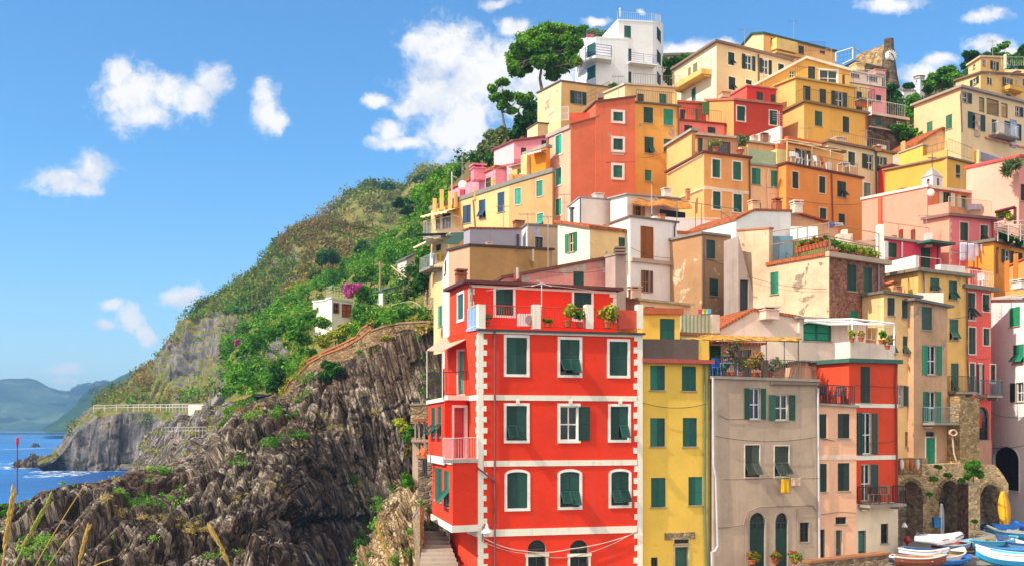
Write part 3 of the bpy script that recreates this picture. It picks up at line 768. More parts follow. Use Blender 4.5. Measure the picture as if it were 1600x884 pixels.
rows = [row(XS, [y + 30 for y in CREST], [Y + 60 for Y in Yc]), row(XS, CREST, Yc),
        row(XS, cliffT, [Y - 14 - min(40, max(0, x - 300) * .25) for Y, x in zip(Yc, XS)]),
        row(XS, cliffB, [Y - 30 - min(110, max(0, x - 300) * .6) for Y, x in zip(Yc, XS)]),
        row(XS, path, [Y - 39 - min(130, max(0, x - 280) * .8) for Y, x in zip(Yc, XS)]),
        row(XS, shelf, [Y - 43 - min(134, max(0, x - 270) * .8) for Y, x in zip(Yc, XS)]),
        row(XS, sea0, [CZ * F / (y - HY) - 3 - min(110, max(0, x - 240) * .8) for y, x in zip(sea0, XS)])]
g0 = loft(rows, 420, [8, 46, 52, 22, 4, 60])
def bandmask(g, per, wts):
    o = []
    for n, (a, b) in zip(per, zip(wts, wts[1:])): o += [a + (b - a) * j / n for j in range(n)]
    return np.repeat(np.array(o + [wts[-1]])[:, None], g.shape[1], 1)
xpx = np.linspace(60, 760, 420)[None, :]
rk = bandmask(g0, [8, 46, 52, 22, 4, 60], [0, .12, 1.0, .8, .1, .2, 1.1])
rk = np.where((xpx > 400) & (bandmask(g0, [8, 46, 52, 22, 4, 60], [0, 0, 1, 1, 1, 1, 1]) > .3), rk * np.clip(1 - (xpx - 400) / 80, .15, 1), rk)
HILL = rock(g0, 3.0, 3.0, (-.1, 0, 1), 1.0, rk, 1.3)
# two materials on one sheet: bare cliff where steep, scrub where it is not
def hill_mat():
    t = NT('hillside'); g = t.n('ShaderNodeNewGeometry'); sp = t.n('ShaderNodeSeparateXYZ'); t.l(g.outputs['Normal'], sp.inputs[0])
    v = t.coord((1, 1, .15)); v1 = t.coord()
    n1 = t.noise(v, .35, 8, .7, .5); n3 = t.noise(v1, .4, 7, .7); n2 = t.noise(v1, .05, 4)
    rockc = t.ramp(n1, [(.28, lin('#343232')), (.45, lin('#5A585A')), (.58, lin('#7E7B79')), (.75, lin('#B0AAA2'))])
    rockc = t.mix(t.ramp(n2, [(.5, (0, 0, 0, 1)), (.7, (.7, .7, .7, 1))]), rockc, lin('#7A6448'))
    scr = t.ramp(n3, [(.35, lin('#4A5A24')), (.5, lin('#6E7236')), (.68, lin('#97814E'))])
    f = t.math('ADD', sp.outputs[2], t.math('MULTIPLY', t.math('SUBTRACT', n3, .5), .5)); pz = t.n('ShaderNodeSeparateXYZ'); t.l(v1, pz.inputs[0]); f = t.math('ADD', f, t.ramp(t.math('MULTIPLY', pz.outputs[2], .03), [(.42, (0, 0, 0, 1)), (.55, (.3, .3, .3, 1))])); f = t.math('SUBTRACT', f, .17)
    c = t.mix(t.ramp(f, [(.6, (0, 0, 0, 1)), (.74, (1, 1, 1, 1))]), rockc, scr)
    t.bsdf(c, .93, .12, t.math('ADD', n1, n3), .8, .8); return t.m
np_mesh('hillside', HILL.reshape(-1, 3), grid_quads(*HILL.shape[:2]), hill_mat(), False, 'structure')
def px_of(p): return CX + p[:, 0] / p[:, 1] * F, HY - (p[:, 2] - CZ) / p[:, 1] * F
ca = cell_area(HILL)
def w_hill(p, n):
    x, y = px_of(p); cl = (x > 236) & (x < 425) & (y > 500 - (x - 300) * .15) & (y < 615)
    low = (y > 632) & (x < 420)
    w = ca * np.where(cl, .025, 1) * np.where(low, .02, 1) * (p[:, 2] > 6) * np.clip(.55 + fbm(p * .05, 3), .05, 2)
    w = np.where((y > 600) & (y < 640) & (x > 160) & (x < 300), w * .5, w)
    return w * np.where((x > 440) & (x < 580) & (y < 400), .3, 1)
scatter(HILL, 5200, w_hill, (.9, 2.9), 70, .42, FOL_HILL, 'scrub', .25)
scatter(HILL, 1500, lambda p, n: w_hill(p, n) * np.clip(fbm(p * .035 + 77, 3) + .1, 0, 1), (.7, 2.4), 80, .38, FOL_GREEN, 'green_scrub', .25)
def w_red(p, n):
    x, y = px_of(p); return ca * (x > 425) * (x < 640) * (y < 405 + (x - 430) * .1) * np.clip(.6 + fbm(p * .06, 3), 0, 2)
scatter(HILL, 900, w_red, (.9, 2.3), 70, .4, FOL_RED, 'dry_scrub', .25)
# second, higher hill behind
ridge2 = [(420, 420), (480, 372), (518, 336), (541, 313), (583, 296), (625, 300), (640, 288), (653, 274), (680, 268), (704, 267), (760, 262), (860, 260), (1000, 300)]
g2 = loft([[(x, y + 20, 560) for x, y in ridge2], [(x, y, 470) for x, y in ridge2], [(x, y + 60, 420) for x, y in ridge2], [(x, y + 130, 360) for x, y in ridge2]], 150, [4, 20, 20])
p = g2.reshape(-1, 3); p[:, 2] += fbm(p * .03, 4) * 2
np_mesh('hill', p, grid_quads(*g2.shape[:2]), SCRUB, True, 'structure')
ca2 = cell_area(g2)
scatter(g2, 2600, lambda p, n: ca2 * np.clip(.45 + fbm(p * .03, 3), .02, 2), (1.4, 4.0), 64, .62, FOL_HILL, 'woodland_scrub', .25)

# ================================================================ near spur: garden slope above the terracotta-topped wall
XN = [352, 372, 400, 448, 480, 540, 580, 620, 660, 690, 740]
g3 = loft([row(XN, [545, 530, 500, 470, 450, 420, 392, 362, 335, 322, 315], [196, 200, 205, 210, 212, 212, 205, 195, 180, 168, 160]),
           row(XN, [560, 540, 520, 500, 485, 470, 450, 430, 410, 392, 380], [165, 165, 164, 162, 160, 158, 150, 142, 134, 126, 122]),
           row(XN, [590, 578, 566, 556, 545, 520, 500, 490, 478, 470, 468], [140, 138, 136, 132, 130, 126, 120, 116, 112, 108, 106]),
           row(XN, [632, 628, 622, 612, 574, 547, 522, 511, 507, 506, 506], [112, 110, 108, 105, 104, 103, 102, 101, 100, 99, 98])], 200, 26)
p = g3.reshape(-1, 3); p[:, 2] += fbm(p * .15, 4) * .5
GARD = g3
np_mesh('garden_slope', p, grid_quads(*g3.shape[:2]), earth_mat('garden_earth', '#5E6A2E', '#7E7A40', '#A08A5A', .3), True, 'structure')
ca3 = cell_area(g3)
def w_g(lo, hi, xr=(0, 2000), yr=(0, 2000)):
    def f(p, n):
        x, y = px_of(p); v = fbm(p * .09 + lo * 10, 3)
        return ca3 * (v > lo) * (v < hi) * (x > xr[0]) * (x < xr[1]) * (y > yr[0]) * (y < yr[1]) * np.where(abs(x - 520) < 36, np.where(y > 455, .15, 1), 1)
    return f
scatter(g3, 700, w_g(-.15, 9), (.5, 1.5), 150, .2, FOL_GREEN, 'garden_ground_cover', .2)
scatter(g3, 480, w_g(-9, -.05), (.5, 1.3), 130, .2, FOL_DARK, 'ground_cover', .2)
scatter(g3, 420, w_g(-.9, .3, (440, 720), (480, 640)), (.35, .9), 90, .2, FOL_YEL, 'meadow_cover', .3, .7, asp=.2)

# ================================================================ rocky steps between spur and promontory
XM = [205, 235, 262, 290, 330, 365, 400, 450]
g4 = loft([row(XM, [738, 690, 660, 645, 622, 600, 600, 590], [262, 235, 222, 205, 190, 180, 172, 160]), row(XM, [742, 715, 694, 672, 650, 628, 620, 612], [240, 220, 205, 188, 170, 160, 152, 145]),
           row(XM, [752, 748, 742, 727, 704, 672, 650, 640], [205, 190, 172, 155, 145, 135, 128, 120])], 200, [40, 50])
g4 = rock(g4, 1.3, 3.0, (-.8, .2, 1), .5)
np_mesh('rock_slope', g4.reshape(-1, 3), grid_quads(*g4.shape[:2]), rock_mat('slope_rock', ['#2F2A28', '#5A534C', '#857D73', '#B4AA9C', '#5E503C'], (1, 1, .2), .5), False, 'structure')
ca4 = cell_area(g4)
scatter(g4, 160, lambda p, n: ca4 * np.clip(fbm(p * .2, 2), 0, 1), (.3, .9), 80, .16, FOL_YEL, 'tufts', .3)

# ================================================================ near rock ridge
XD = [-120, -40, 0, 60, 100, 150, 200, 250, 290, 330, 365, 420, 448, 480, 540, 580, 630, 665, 700, 740]
T = [802, 799, 794, 784, 772, 758, 741, 731, 718, 690, 640, 622, 616, 580, 551, 527, 515, 512, 512, 512]
Yt = [70, 71, 72, 73, 74, 76, 80, 84, 88, 92, 96, 100, 103, 103, 102, 101, 100, 99, 98, 97]
back = row(XD, [t + 8 for t in T], [Y + (14 if x < 300 else 4) for Y, x in zip(Yt, XD)])
m1 = [836, 834, 830, 822, 814, 806, 794, 780, 766, 740, 705, 690, 690, 670, 630, 600, 580, 575, 575, 575]
Y1 = [66, 67, 68, 69, 69, 70, 73, 76, 79, 81, 84, 86, 88, 92, 98, 99, 99, 99, 98, 97]
m2 = [860, 860, 858, 850, 846, 840, 834, 828, 820, 810, 790, 778, 776, 765, 740, 715, 690, 680, 680, 680]
Y2 = [62, 62, 62, 62, 62, 63, 65, 67, 69, 71, 73, 75, 77, 83, 93, 96, 97, 97, 97, 96]
m3 = [960, 960, 960, 955, 950, 950, 945, 940, 935, 925, 915, 905, 900, 890, 865, 840, 812, 800, 800, 800]
Y3 = [56, 56, 56, 56, 56, 56, 57, 58, 60, 62, 64, 66, 68, 73, 84, 90, 93, 94, 94, 94]
m4 = [1120] * len(XD); Y4 = [50, 50, 50, 50, 50, 50, 50, 51, 52, 54, 56, 58, 60, 64, 72, 78, 82, 84, 84, 84]
g5 = loft([back, row(XD, T, Yt), row(XD, m1, Y1), row(XD, m2, Y2), row(XD, m3, Y3), row(XD, m4, Y4)], 760, [6, 62, 90, 90, 40])
xp5 = np.linspace(-120, 740, 760)[None, :] * np.ones((g5.shape[0], 1))
mk = np.clip(1 - (xp5 - 480) / 120, .5, 1) * bandmask(g5, [6, 62, 90, 90, 40], [.1, .3, 1, 1, 1, 1])
NEAR = rock(g5, 1.25, .95, (-.3, .1, 1), 1.0, mk, 1.25)
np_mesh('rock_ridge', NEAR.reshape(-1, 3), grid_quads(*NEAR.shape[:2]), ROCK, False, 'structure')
ca5 = cell_area(NEAR)
def w_near(p, n):
    x, y = px_of(p); v = fbm(p * .22, 3)
    return ca5 * np.clip(v - .28, 0, 1) * np.clip(n[:, 2] + .25, .03, 1) * (y < 900)
scatter(NEAR, 480, w_near, (.12, .55), 110, .085, FOL_GREEN, 'rock_tufts', .3, .8)
scatter(NEAR, 520, lambda p, n: w_near(p + 50, n), (.12, .45), 80, .1, FOL_DRY, 'dry_tufts', .3, .7, asp=.2)

# ================================================================ village hill behind the houses, harbour ground
XW = [694, 724, 760, 840, 1000, 1200, 1360, 1440, 1520, 1640, 1760]
XV = [660, 720, 760, 840, 1000, 1200, 1360, 1440, 1520, 1640, 1760]
g6 = loft([row(XV, [330, 300, 290, 240, 200, 200, 200, 190, 170, 160, 160], [230] * 11),
           row(XV, [310, 262, 235, 178, 140, 160, 175, 140, 118, 100, 90], [140, 138, 137, 136, 142, 140, 150, 165, 165, 165, 165]),
           row(XV, [345, 318, 285, 225, 180, 190, 235, 228, 200, 170, 160], [118, 117, 116, 116, 124, 124, 122, 126, 130, 135, 135]),
           row(XW, [445, 400, 380, 350, 330, 330, 330, 330, 330, 330, 330], [100, 99, 99, 101, 104, 106, 106, 106, 108, 108, 108]),
           row(XW, [520, 520, 520, 500, 500, 520, 520, 520, 520, 520, 520], [88, 86, 84, 84, 84, 82, 82, 82, 84, 86, 86]),
           row(XW, [760, 760, 760, 760, 760, 760, 760, 760, 760, 760, 760], [76, 74, 73, 73, 73, 73, 75, 77, 79, 80, 80])], 160, 14)
VILL = g6; p = g6.reshape(-1, 3); p += np.stack([fbm(p * .2, 3), fbm(p * .2 + 9, 3), fbm(p * .2 + 20, 3)], 1) * .5
np_mesh('village_hill', p, grid_quads(*g6.shape[:2]), earth_mat('village_earth', '#5C5A36', '#7A6C4A', '#94805E', .4), True, 'structure')
ca6 = cell_area(g6)
scatter(g6, 760, lambda p, n: (lambda x, y: ca6 * (((x > 650) & (x < 860) & (y < 540)) | ((x > 1340) & (y < 260))) * (y > 60))(*px_of(p)), (.6, 1.5), 120, .22, FOL_DARK, 'slope_shrubs', .2)
scatter(g6, 420, lambda p, n: (lambda x, y: ca6 * ((x > 645) & (x < 712) & (y > 240) & (y < 540)))(*px_of(p)), (.5, 1.4), 130, .2, FOL_GREEN, 'slope_cover', .2)
XK = [556, 580, 604, 628, 652, 668]
g7 = loft([row(XK, [905, 850, 806, 782, 770, 765], [68, 67, 66.5, 66, 66, 66]), row(XK, [900, 845, 800, 775, 762, 757], [63, 62.5, 62, 62, 62, 62]), row(XK, [960, 920, 880, 850, 835, 830], [60, 59.5, 59, 59, 59, 59]), row(XK, [1080] * 6, [56] * 6)], 110, [10, 40, 50])
g7 = rock(g7, .55, .7, (-.2, .1, 1), 1.0, None, .6)
np_mesh('rock_outcrop', g7.reshape(-1, 3), grid_quads(*g7.shape[:2]), rock_mat('outcrop_rock', ['#4A3C2C', '#8A7354', '#B49C78', '#DCC8A4', '#8A6C44'], sc=1.8), False, 'structure')
ca7 = cell_area(g7); scatter(g7, 60, lambda p, n: ca7, (.15, .5), 110, .09, FOL_GREEN, 'outcrop_tufts', .3)
def zr(x, Y): return 5.2 + .05 * (Y - 64)
t = NT('paving'); v = t.coord(); n = t.noise(v, .8, 6, .65); b_ = t.n('ShaderNodeTexBrick'); b_.inputs['Scale'].default_value = .9; t.l(v, b_.inputs[0])
for i, c_ in ((1, '#8A847C'), (2, '#79736C'), (3, '#57524C')): b_.inputs[i].default_value = lin(c_)
t.bsdf(t.mix(.5, b_.outputs[0], t.ramp(n, [(.3, lin('#6A655F')), (.7, lin('#A19A90'))])), .85, .3, n, .02, .5); PAVE = t.m
m = MB(); m.q((17, 50, zr(0, 50)), (60, 50, zr(0, 50)), (60, 84, zr(0, 84)), (17, 84, zr(0, 84)))
tag(m.build('slipway', PAVE), kind='structure')
m = MB(); m.q((-3.9, 45, 4.2), (17, 45, 4.2), (22, 64, 4.9), (-3.9, 64, 4.9)); m.q((17, 44, 1), (60, 44, 1), (60, 50, zr(0, 50)), (17, 50, zr(0, 50)))
tag(m.build('quay', PAVE), kind='structure')
m = MB()
for i in range(14):
    for j in range(8):
        f = lambda a, b: (-5 + a * .8, -3 + b * .8 + .0, CZ - 1.75 + .1 * math.sin(a * 1.3 + b) - .12 * max(0, b - 5))
        m.q(f(i, j), f(i + 1, j), f(i + 1, j + 1), f(i, j + 1))
tag(m.build('ground', earth_mat('path_earth', '#6A6238', '#8A7C50', '#A8946A', .6)), kind='structure')

# the air between the viewer and the far coast
hm = bpy.data.materials.new('air'); hm.use_nodes = True; ht = hm.node_tree; ht.nodes.clear(); ho = ht.nodes.new('ShaderNodeOutputMaterial'); hv = ht.nodes.new('ShaderNodeVolumePrincipled')
hv.inputs['Color'].default_value = (.30, .60, 1.0, 1); hv.inputs['Density'].default_value = .00022; hv.inputs['Anisotropy'].default_value = 0; ht.links.new(hv.outputs[0], ho.inputs['Volume'])
m = MB(); m.box((-800, 5000, -1), 32000, 11000, 240); hz = m.build('haze', hm); hz['kind'] = 'stuff'
# ================================================================ the village
S = stucco
RED = S('#E03818', None, .28, var=.1); REDLIT = S('#E4421E', None, .25, var=.1); RAILRED = plain('#C2483C', .5, .3); WT = S('#F6ECDE', None, .3, var=.06)  # REDLIT: sunlit copy of RED, the brightness put into the colour
WHT = '#EEE9E2'
def rails(H, v, pts, h=1.0, mat=None, name='railing', **k):
    return rail_mb([P(*v(x, y), Y) for x, y, Y in pts], h, **k).build(name, mat or IRON(), H.root)
def slab3(H, v, pts, th, mat, name, dn=(0, 0, 0)):
    """A sheet with thickness through four corner points given as (x, y, depth)."""
    p = [P(*v(x, y), Y) for x, y, Y in pts]; m = MB(); T = Vector((0, 0, th)); m.box8(p + [q + T for q in p]); return m.build(name, mat, H.root)
def boxes(H, v, x0, y0, x1, y1, Y, d, mat, name):
    a, b = P(*v(x0, y1), Y), P(*v(x1, y0), Y); m = MB()
    m.box8([(a.x, Y, a.z), (b.x, Y, a.z), (b.x, Y + d, a.z), (a.x, Y + d, a.z), (a.x, Y, b.z), (b.x, Y, b.z), (b.x, Y + d, b.z), (a.x, Y + d, b.z)])
    return m.build(name, mat, H.root)

# ---- 1 the tall red house on the corner
H = House('tall bright red corner house with white quoins, white storey bands and roof terrace')
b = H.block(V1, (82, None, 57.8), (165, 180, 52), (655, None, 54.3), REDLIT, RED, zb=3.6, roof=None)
for x0, y0, x1, y1, k in ((250, 204, 311, 313, 'c'), (410, 210, 468, 315, 't'), (557, 216, 611, 317, 'c'),
                          (250, 407, 311, 510, 'tl'), (560, 409, 613, 508, 'tr')):
    b.win('R', x0, y0, x1, y1, k, trim=WHT, tw=.13, inner='#1F4A40')
b.win('R', 410, 408, 498, 510, 'or', trim=WHT, tw=.13)
for x0, y0, x1, y1, k in ((252, 604, 313, 712, 'c'), (410, 603, 468, 708, 't'), (562, 602, 615, 703, 't')):
    b.win('R', x0, y0, x1, y1, k, trim=WHT, tw=.13, arch=.07, inner='#1F4A40')
for x0, x1 in ((314, 368), (439, 494)):
    b.win('R', x0, 806, x1, 940, 'g', arch=.2, inner='#4A4640', name='door', sill=False)
    for xx in (x0 - 6, x1): b.box('R', xx, 856, xx + 6, 940, .001, .05, WT, 'jamb')
    b.box('R', x0 - 8, 846, x1 + 8, 855, .001, .09, WT, 'lintel')
b.band('R', 163, 657, 166, 178, 184, plain('#4A403C', .7), .2, 'cornice', .06)
b.band('R', 165, 655, 166, 184, 191, WT, .07)
for y0, y1 in ((374, 390), (571, 588), (776, 797)): b.band('R', 181, 639, 166, y0, y1, WT, .05); b.band('L', 135, 165, 165, y0, y1, WT, .05)
b.box('R', 164.5, 191, 180, 990, .001, .042, WT, 'corner_strip'); b.box('R', 641, 194, 655, 990, .001, .042, WT, 'corner_strip')
b.quoins('R', 180, 192, 372, 11, 1, .19, .02, WT, .044); b.quoins('R', 180, 390, 570, 11, 1, .19, .02, WT, .044); b.quoins('R', 180, 588, 775, 11, 1, .19, .02, WT, .044); b.quoins('R', 180, 798, 940, 9, 1, .23, .02, WT, .044)
for y0, y1, k in ((197, 376, 10), (392, 566, 10), (585, 764, 10), (783, 930, 8)): b.quoins('R', 641, y0, y1, k, -1, .2, .02, WT, .044)
b.quoins('L', 165, 192, 372, 11, -1, .3, .12, WT, .03); b.quoins('L', 165, 390, 570, 11, -1, .3, .12, WT, .03)
for x in (283, 440, 588):
    b.box('R', x - 5, 390, x + 5, 402, .05, .09, WT, 'keystone')
b.pipe('R', [(214, 186), (214, 950)], .055, plain('#7A4A4C', .5, .4))
b.pipe('R', [(160, 590), (214, 632)], .045, plain('#7A4A4C', .5, .4), 'waste_pipe', .18)
b.wire('R', [(182, 800), (300, 838), (440, 832), (640, 782)], .025, .1, .12, '#C8B0A8'); b.wire('R', [(182, 812), (330, 846), (460, 852), (640, 776)], .02, .13, .15, '#B09088')
b.wire('R', [(165, 850), (120, 880), (105, 868)], .02, .1, .1, '#8A4038')
# terrace parapet posts, red railing, blue screen
for x0, x1 in ((166, 187), (330, 351), (486, 508), (640, 656)): b.box('R', x0, 106, x1, 178, -.36, .06, WT, 'parapet_post')
for x0, x1 in ((187, 330), (351, 486), (508, 585)): b.rail('R', x0, x1, 1.02, RAILRED, -.1, .12)
b.box('R', 585, 122, 640, 177, -.12, -.06, plain('#D0503C', .7), 'parapet_panel')
b.box('L', 134, 116, 165, 180, -.08, -.04, plain('#5E9AD8', .2, .5), 'blue_screen'); b.rail('L', 134, 165, 1.05, WT, -.02, .3)
slab3(H, V1, [(130, 186, 53.9), (166, 181, 51.7), (166, 181, 52.2), (140, 185, 54.5)], .12, plain('#8FB4C8', .6), 'cornice')
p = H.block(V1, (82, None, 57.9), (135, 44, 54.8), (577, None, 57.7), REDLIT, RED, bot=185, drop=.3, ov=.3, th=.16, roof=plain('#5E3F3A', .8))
p.win('L', 106, 75, 123, 150, 'c', '#2F8A8A', WHT, .13); p.win('R', 218, 60, 270, 138, 'c', trim=WHT, tw=.12); p.win('R', 451, 70, 503, 150, 'c', trim=WHT, tw=.12)
p.quoins('R', 577, 70, 160, 6, -1, .36, .2, WT); p.quoins('R', 136, 56, 170, 6, 1, .3, .1, WT)
p.band('R', 140, 575, 136, 47, 54, WT, .06)
p.chimney(115, 2, 55, 56.5, .5, S('#8E5A44'))
p.pipe('R', [(137, 46), (146, 58), (146, 160)], .05, plain('#8A8280', .5))
m = MB(); a, c = P(*V1(355, 175), 53.2), P(*V1(355, 46), 53.2); m.tube([a, c], .022, 6)
d = P(*V1(190, 65), 53.4); e = P(*V1(520, 66), 54.3); m.tube([d, c, e], .007, 4); m.tube([c + Vector((-.5, 0, -.1)), c + Vector((0, 0, .05)), c + Vector((.5, 0, -.1))], .015, 4)
m.build('drying_pole', plain('#E4E2E0', .5), H.root)
# bays on the flank
zl = P(*V1(90, 784), 51.2).z
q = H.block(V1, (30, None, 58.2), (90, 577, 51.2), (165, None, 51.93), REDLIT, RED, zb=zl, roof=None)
q.win('L', 37, 592, 58, 690, 'c', MIDGREEN); q.win('L', 64, 600, 80, 705, 't', MIDGREEN)
q.band('L', 28, 90, 90, 764, 784, WT, .06, over=.03); q.band('R', 89, 166, 90, 764, 784, WT, .06, over=.05)
q.band('L', 28, 90, 90, 570, 582, WT, .08); q.band('R', 60, 163, 90, 566, 577, plain('#B8B0A8', .7), .1)
rails(H, V1, [(62, 568, 52.6), (92, 570, 51.25), (160, 566, 51.9)], 1.05, plain('#E0B8B4', .5))
q2 = H.block(V1, (17.5, None, 58.8), (66.5, 386, 53), (133, None, 53.7), REDLIT, RED, bot=583, drop=0, roof=None)
q2.win('L', 26, 412, 38, 500, 't', MIDGREEN); q2.win('L', 44, 408, 56, 500, 't', MIDGREEN)
q2.win('R', 94, 412, 128, 562, 'd', '#C05050', WHT, .12, name='door')
q2.band('L', 17, 66.5, 66.5, 560, 583, WT, .06); q2.band('L', 17, 66, 66.5, 382, 394, WT, .1); q2.band('R', 66, 133, 66.5, 376, 390, WT, .3)
rails(H, V1, [(14, 372, 57), (62, 378, 53), (130, 374, 53.4)], 1.15, IRON(), sp=.16)
q3 = H.block(V1, (66, None, 59), (82, 196, 55.1), (135, 192, 54.5), REDLIT, RED, bot=380, drop=.2, roof=None)
q3.win('R', 106, 244, 128, 371, 'd', TEAL, '#E8D8D0', .08, name='door')
slab3(H, V1, [(14, 243, 55.5), (60, 246, 53), (133, 210, 54.4), (66, 205, 58)], .05, plain('#C9A48A', .9), 'canopy')
m = MB()
for x, y, Y in ((14, 243, 55.5), (60, 246, 53)): m.tube([P(*V1(x, y), Y), P(*V1(x, 384), Y)], .03, 5)
m.build('canopy_post', plain('#D8D4D0'), H.root)
H.done()

# ---- 2 yellow house
H = House('narrow yellow house with green shutters between the red house and the grey house')
b = H.block(V2, None, (47, 232, 54.5), (263, 238, 55.7), None, S('#F2C850', None, .18, var=.07), zb=3.8, roof=None)
YEL = b.cr
for x0, y0, x1, y1 in ((73, 246, 120, 324), (174, 248, 219, 326), (73, 413, 120, 503), (177, 412, 222, 503), (76, 603, 122, 696), (195, 600, 239, 690)):
    b.win('R', x0, y0, x1, y1, 'c', '#1F6052')
b.win('R', 152, 823, 194, 930, 'd', '#33564E', '#C9B68A', .08, name='door'); b.win('R', 150, 797, 196, 812, 'g', name='window', inner='#4A4038'); b.win('R', 76, 856, 97, 900, 'g', inner='#3A332E')
b.box('R', 119, 777, 215, 799, .002, .05, rubble('#8E7658', '#B09A78', 5), 'lintel')
b.band('R', 43, 268, 47, 224, 237, plain('#B0564A', .7), .3, 'terrace_slab', .02)
b.pipe('R', [(244, 240), (244, 700), (250, 900)], .06, plain('#5E7A66', .5)); b.pipe('R', [(259, 240), (259, 920)], .05, plain('#4E6258', .5))
m = MB(); u, n, w = b.frame('R')
for i in range(44):
    c = b.pt('R', 51 + i * 4.05, 226) + n * -.05; m.obox(c, u, n, w, -.035, .035, -.03, .03, 0, 1.02)
for z in (.05, .95): m.obox(b.pt('R', 50, 226), u, n, w, 0, (b.pt('R', 229, 226) - b.pt('R', 50, 226)).dot(u), -.11, -.085, z, z + .08)
m.build('slat_fence', plain('#6A5A50', .7), H.root)
b.box('R', 229, 165, 262, 227, -.5, -.05, YEL, 'parapet')
p = H.block(V2, None, (48, 82, 57.4), (168, 84, 58.0), None, YEL, bot=235, drop=0, depth=5, roof=plain('#B8603C', .8), th=.32, ov=.15)
p.win('R', 104, 97, 151, 166, 'c', '#1F6052', sill=False)
H.done()
H = House('small pale roof terrace house with glass balustrade behind the yellow house', name='terrace_house')
b = H.block(V2, (160, None, 63), (172, 88, 60.2), (283, 84, 61), None, S('#D9D6B0', None, .3), bot=150, drop=2, depth=4, roof=None)
m = MB(); u, n, w = b.frame('R')
for i in range(9): c = b.pt('R', 174 + i * 12, 140); m.obox(c, u, n, w, 0, .06, .02, .05, 0, 1.0)
m.build('balustrade', plain('#7E9A92', .4), H.root); b.box('R', 268, 84, 292, 152, -.3, .08, S('#E6D6C6'), 'corner_post'); b.band('R', 168, 292, 172, 140, 150, S('#8E6A50'), .15, 'terrace_slab')
H.done()

# ---- 3 grey house
GREYW = S('#B4A695', '#C8B8A2', .5, .64, .17)
H = House('taupe grey house with arched ground floor doors and a planted roof terrace')
b = H.block(V2, None, (275, 288, 55.4), (605, 298, 57.3), None, GREYW, zb=3.9, roof='cap', th=.14, ov=.12, depth=8)
b.win('R', 372, 317, 440, 417, 'o', '#2A5A4C', inner='#D8DCEC'); b.win('R', 450, 338, 533, 420, 'o', '#2A5A4C')
b.win('R', 375, 499, 421, 601, 't', '#3E453E', '#D8CDBA', .05, inner='#6A4030'); b.win('R', 469, 502, 514, 601, 't', '#3E453E', '#D8CDBA', .05)
b.win('R', 389, 714, 439, 935, 'g', None and '', '#A89A8A', .08, arch=.14, name='door', inner='#2A4A44'); b.win('R', 471, 714, 511, 930, 'g', None and '', '#A89A8A', .08, arch=.14, name='door', inner='#2A4A44')
for x0, x1 in ((392, 436), (474, 508)): b.box('R', x0, 765, x1, 930, -.15, -.1, shutter_mat('#24463E'), 'door')
b.win('R', 549, 745, 578, 807, 'g', trim='#A89A8A', tw=.05, inner='#2E2A28')
b.pipe('R', [(270, 284), (272, 560), (279, 600), (285, 820), (276, 836), (266, 838), (268, 930)], .065, plain('#C2C2C8', .4, .5)); b.pipe('R', [(604, 318), (609, 910)], .06, plain('#C2C2C8', .4, .5))
b.pipe('R', [(290, 762), (368, 752), (380, 712), (420, 695), (590, 690), (598, 705)], .03, plain('#A08878', .6), 'conduit', .05); b.pipe('R', [(376, 720), (374, 920)], .025, plain('#A08878', .6), 'conduit', .05); b.pipe('R', [(541, 700), (541, 880)], .025, plain('#A08878', .6), 'conduit', .05)
b.wire('R', [(298, 608), (440, 604), (606, 604)], .012, .35, .02); b.wire('R', [(292, 404), (320, 418), (372, 416)], .012, .05)
b.rail('R', 285, 437, 1.0, IRON(), -.1, .12); b.rail('R', 458, 556, .95, plain('#6E645A', .6), -.1, .13)
b.box('R', 437, 228, 452, 288, -.35, -.05, plain('#5A4A44', .8), 'post'); b.band('R', 455, 606, 458, 299, 306, plain('#7A6E60', .9), .2, 'terrace_slab')
c_ = H.block(V2, None, (255, 176, 60.6), (425, 180, 61.6), None, S('#EBCDB6'), bot=290, drop=1, depth=3, roof='tile', th=.12)
c_.win('R', 262, 182, 299, 283, 'd', '#1F4A40', name='door'); c_.win('R', 345, 195, 395, 283, 'g', inner='#C8B8A0', name='door')
# reed pergola
t = NT('reed_mat'); v_ = t.coord(); wv_ = t.n('ShaderNodeTexWave', bands_direction='Y'); wv_.inputs['Scale'].default_value = 5; wv_.inputs['Distortion'].default_value = 3; t.l(v_, wv_.inputs[0])
t.bsdf(t.ramp(wv_.outputs[1], [(.2, lin('#8A5A1E')), (.6, lin('#D09A40')), (1, lin('#E8BC68'))]), .8, .2, wv_.outputs[1], .02, 1); REED = t.m
rng_ = random.Random(5); m = MB()
A_, B_, C_, D_ = [P(*V2(x, y), Y) for x, y, Y in ((178, 163, 57.0), (548, 168, 57.6), (560, 160, 61), (245, 150, 60.4))]
for i in range(46):
    t_ = i / 45; a = A_ + (D_ - A_) * t_; c = B_ + (C_ - B_) * t_; dz = Vector((0, 0, rng_.uniform(-.05, .05)))
    s_, e_ = rng_.uniform(0, .08), rng_.uniform(.9, 1); m.tube([a + (c - a) * s_ + dz, a + (c - a) * .5 + dz * -1, a + (c - a) * e_ + dz], .035, 4)
m.build('reed_pergola', REED, H.root)
m = MB()
for x, y, Y in ((303, 160, 57.2), (443, 163, 57.6), (500, 166, 57.6), (545, 167, 57.7)): m.tube([P(*V2(x, y), Y), P(*V2(x, 288), Y)], .025, 5)
m.build('pergola_post', plain('#4A4240'), H.root)
H.done()

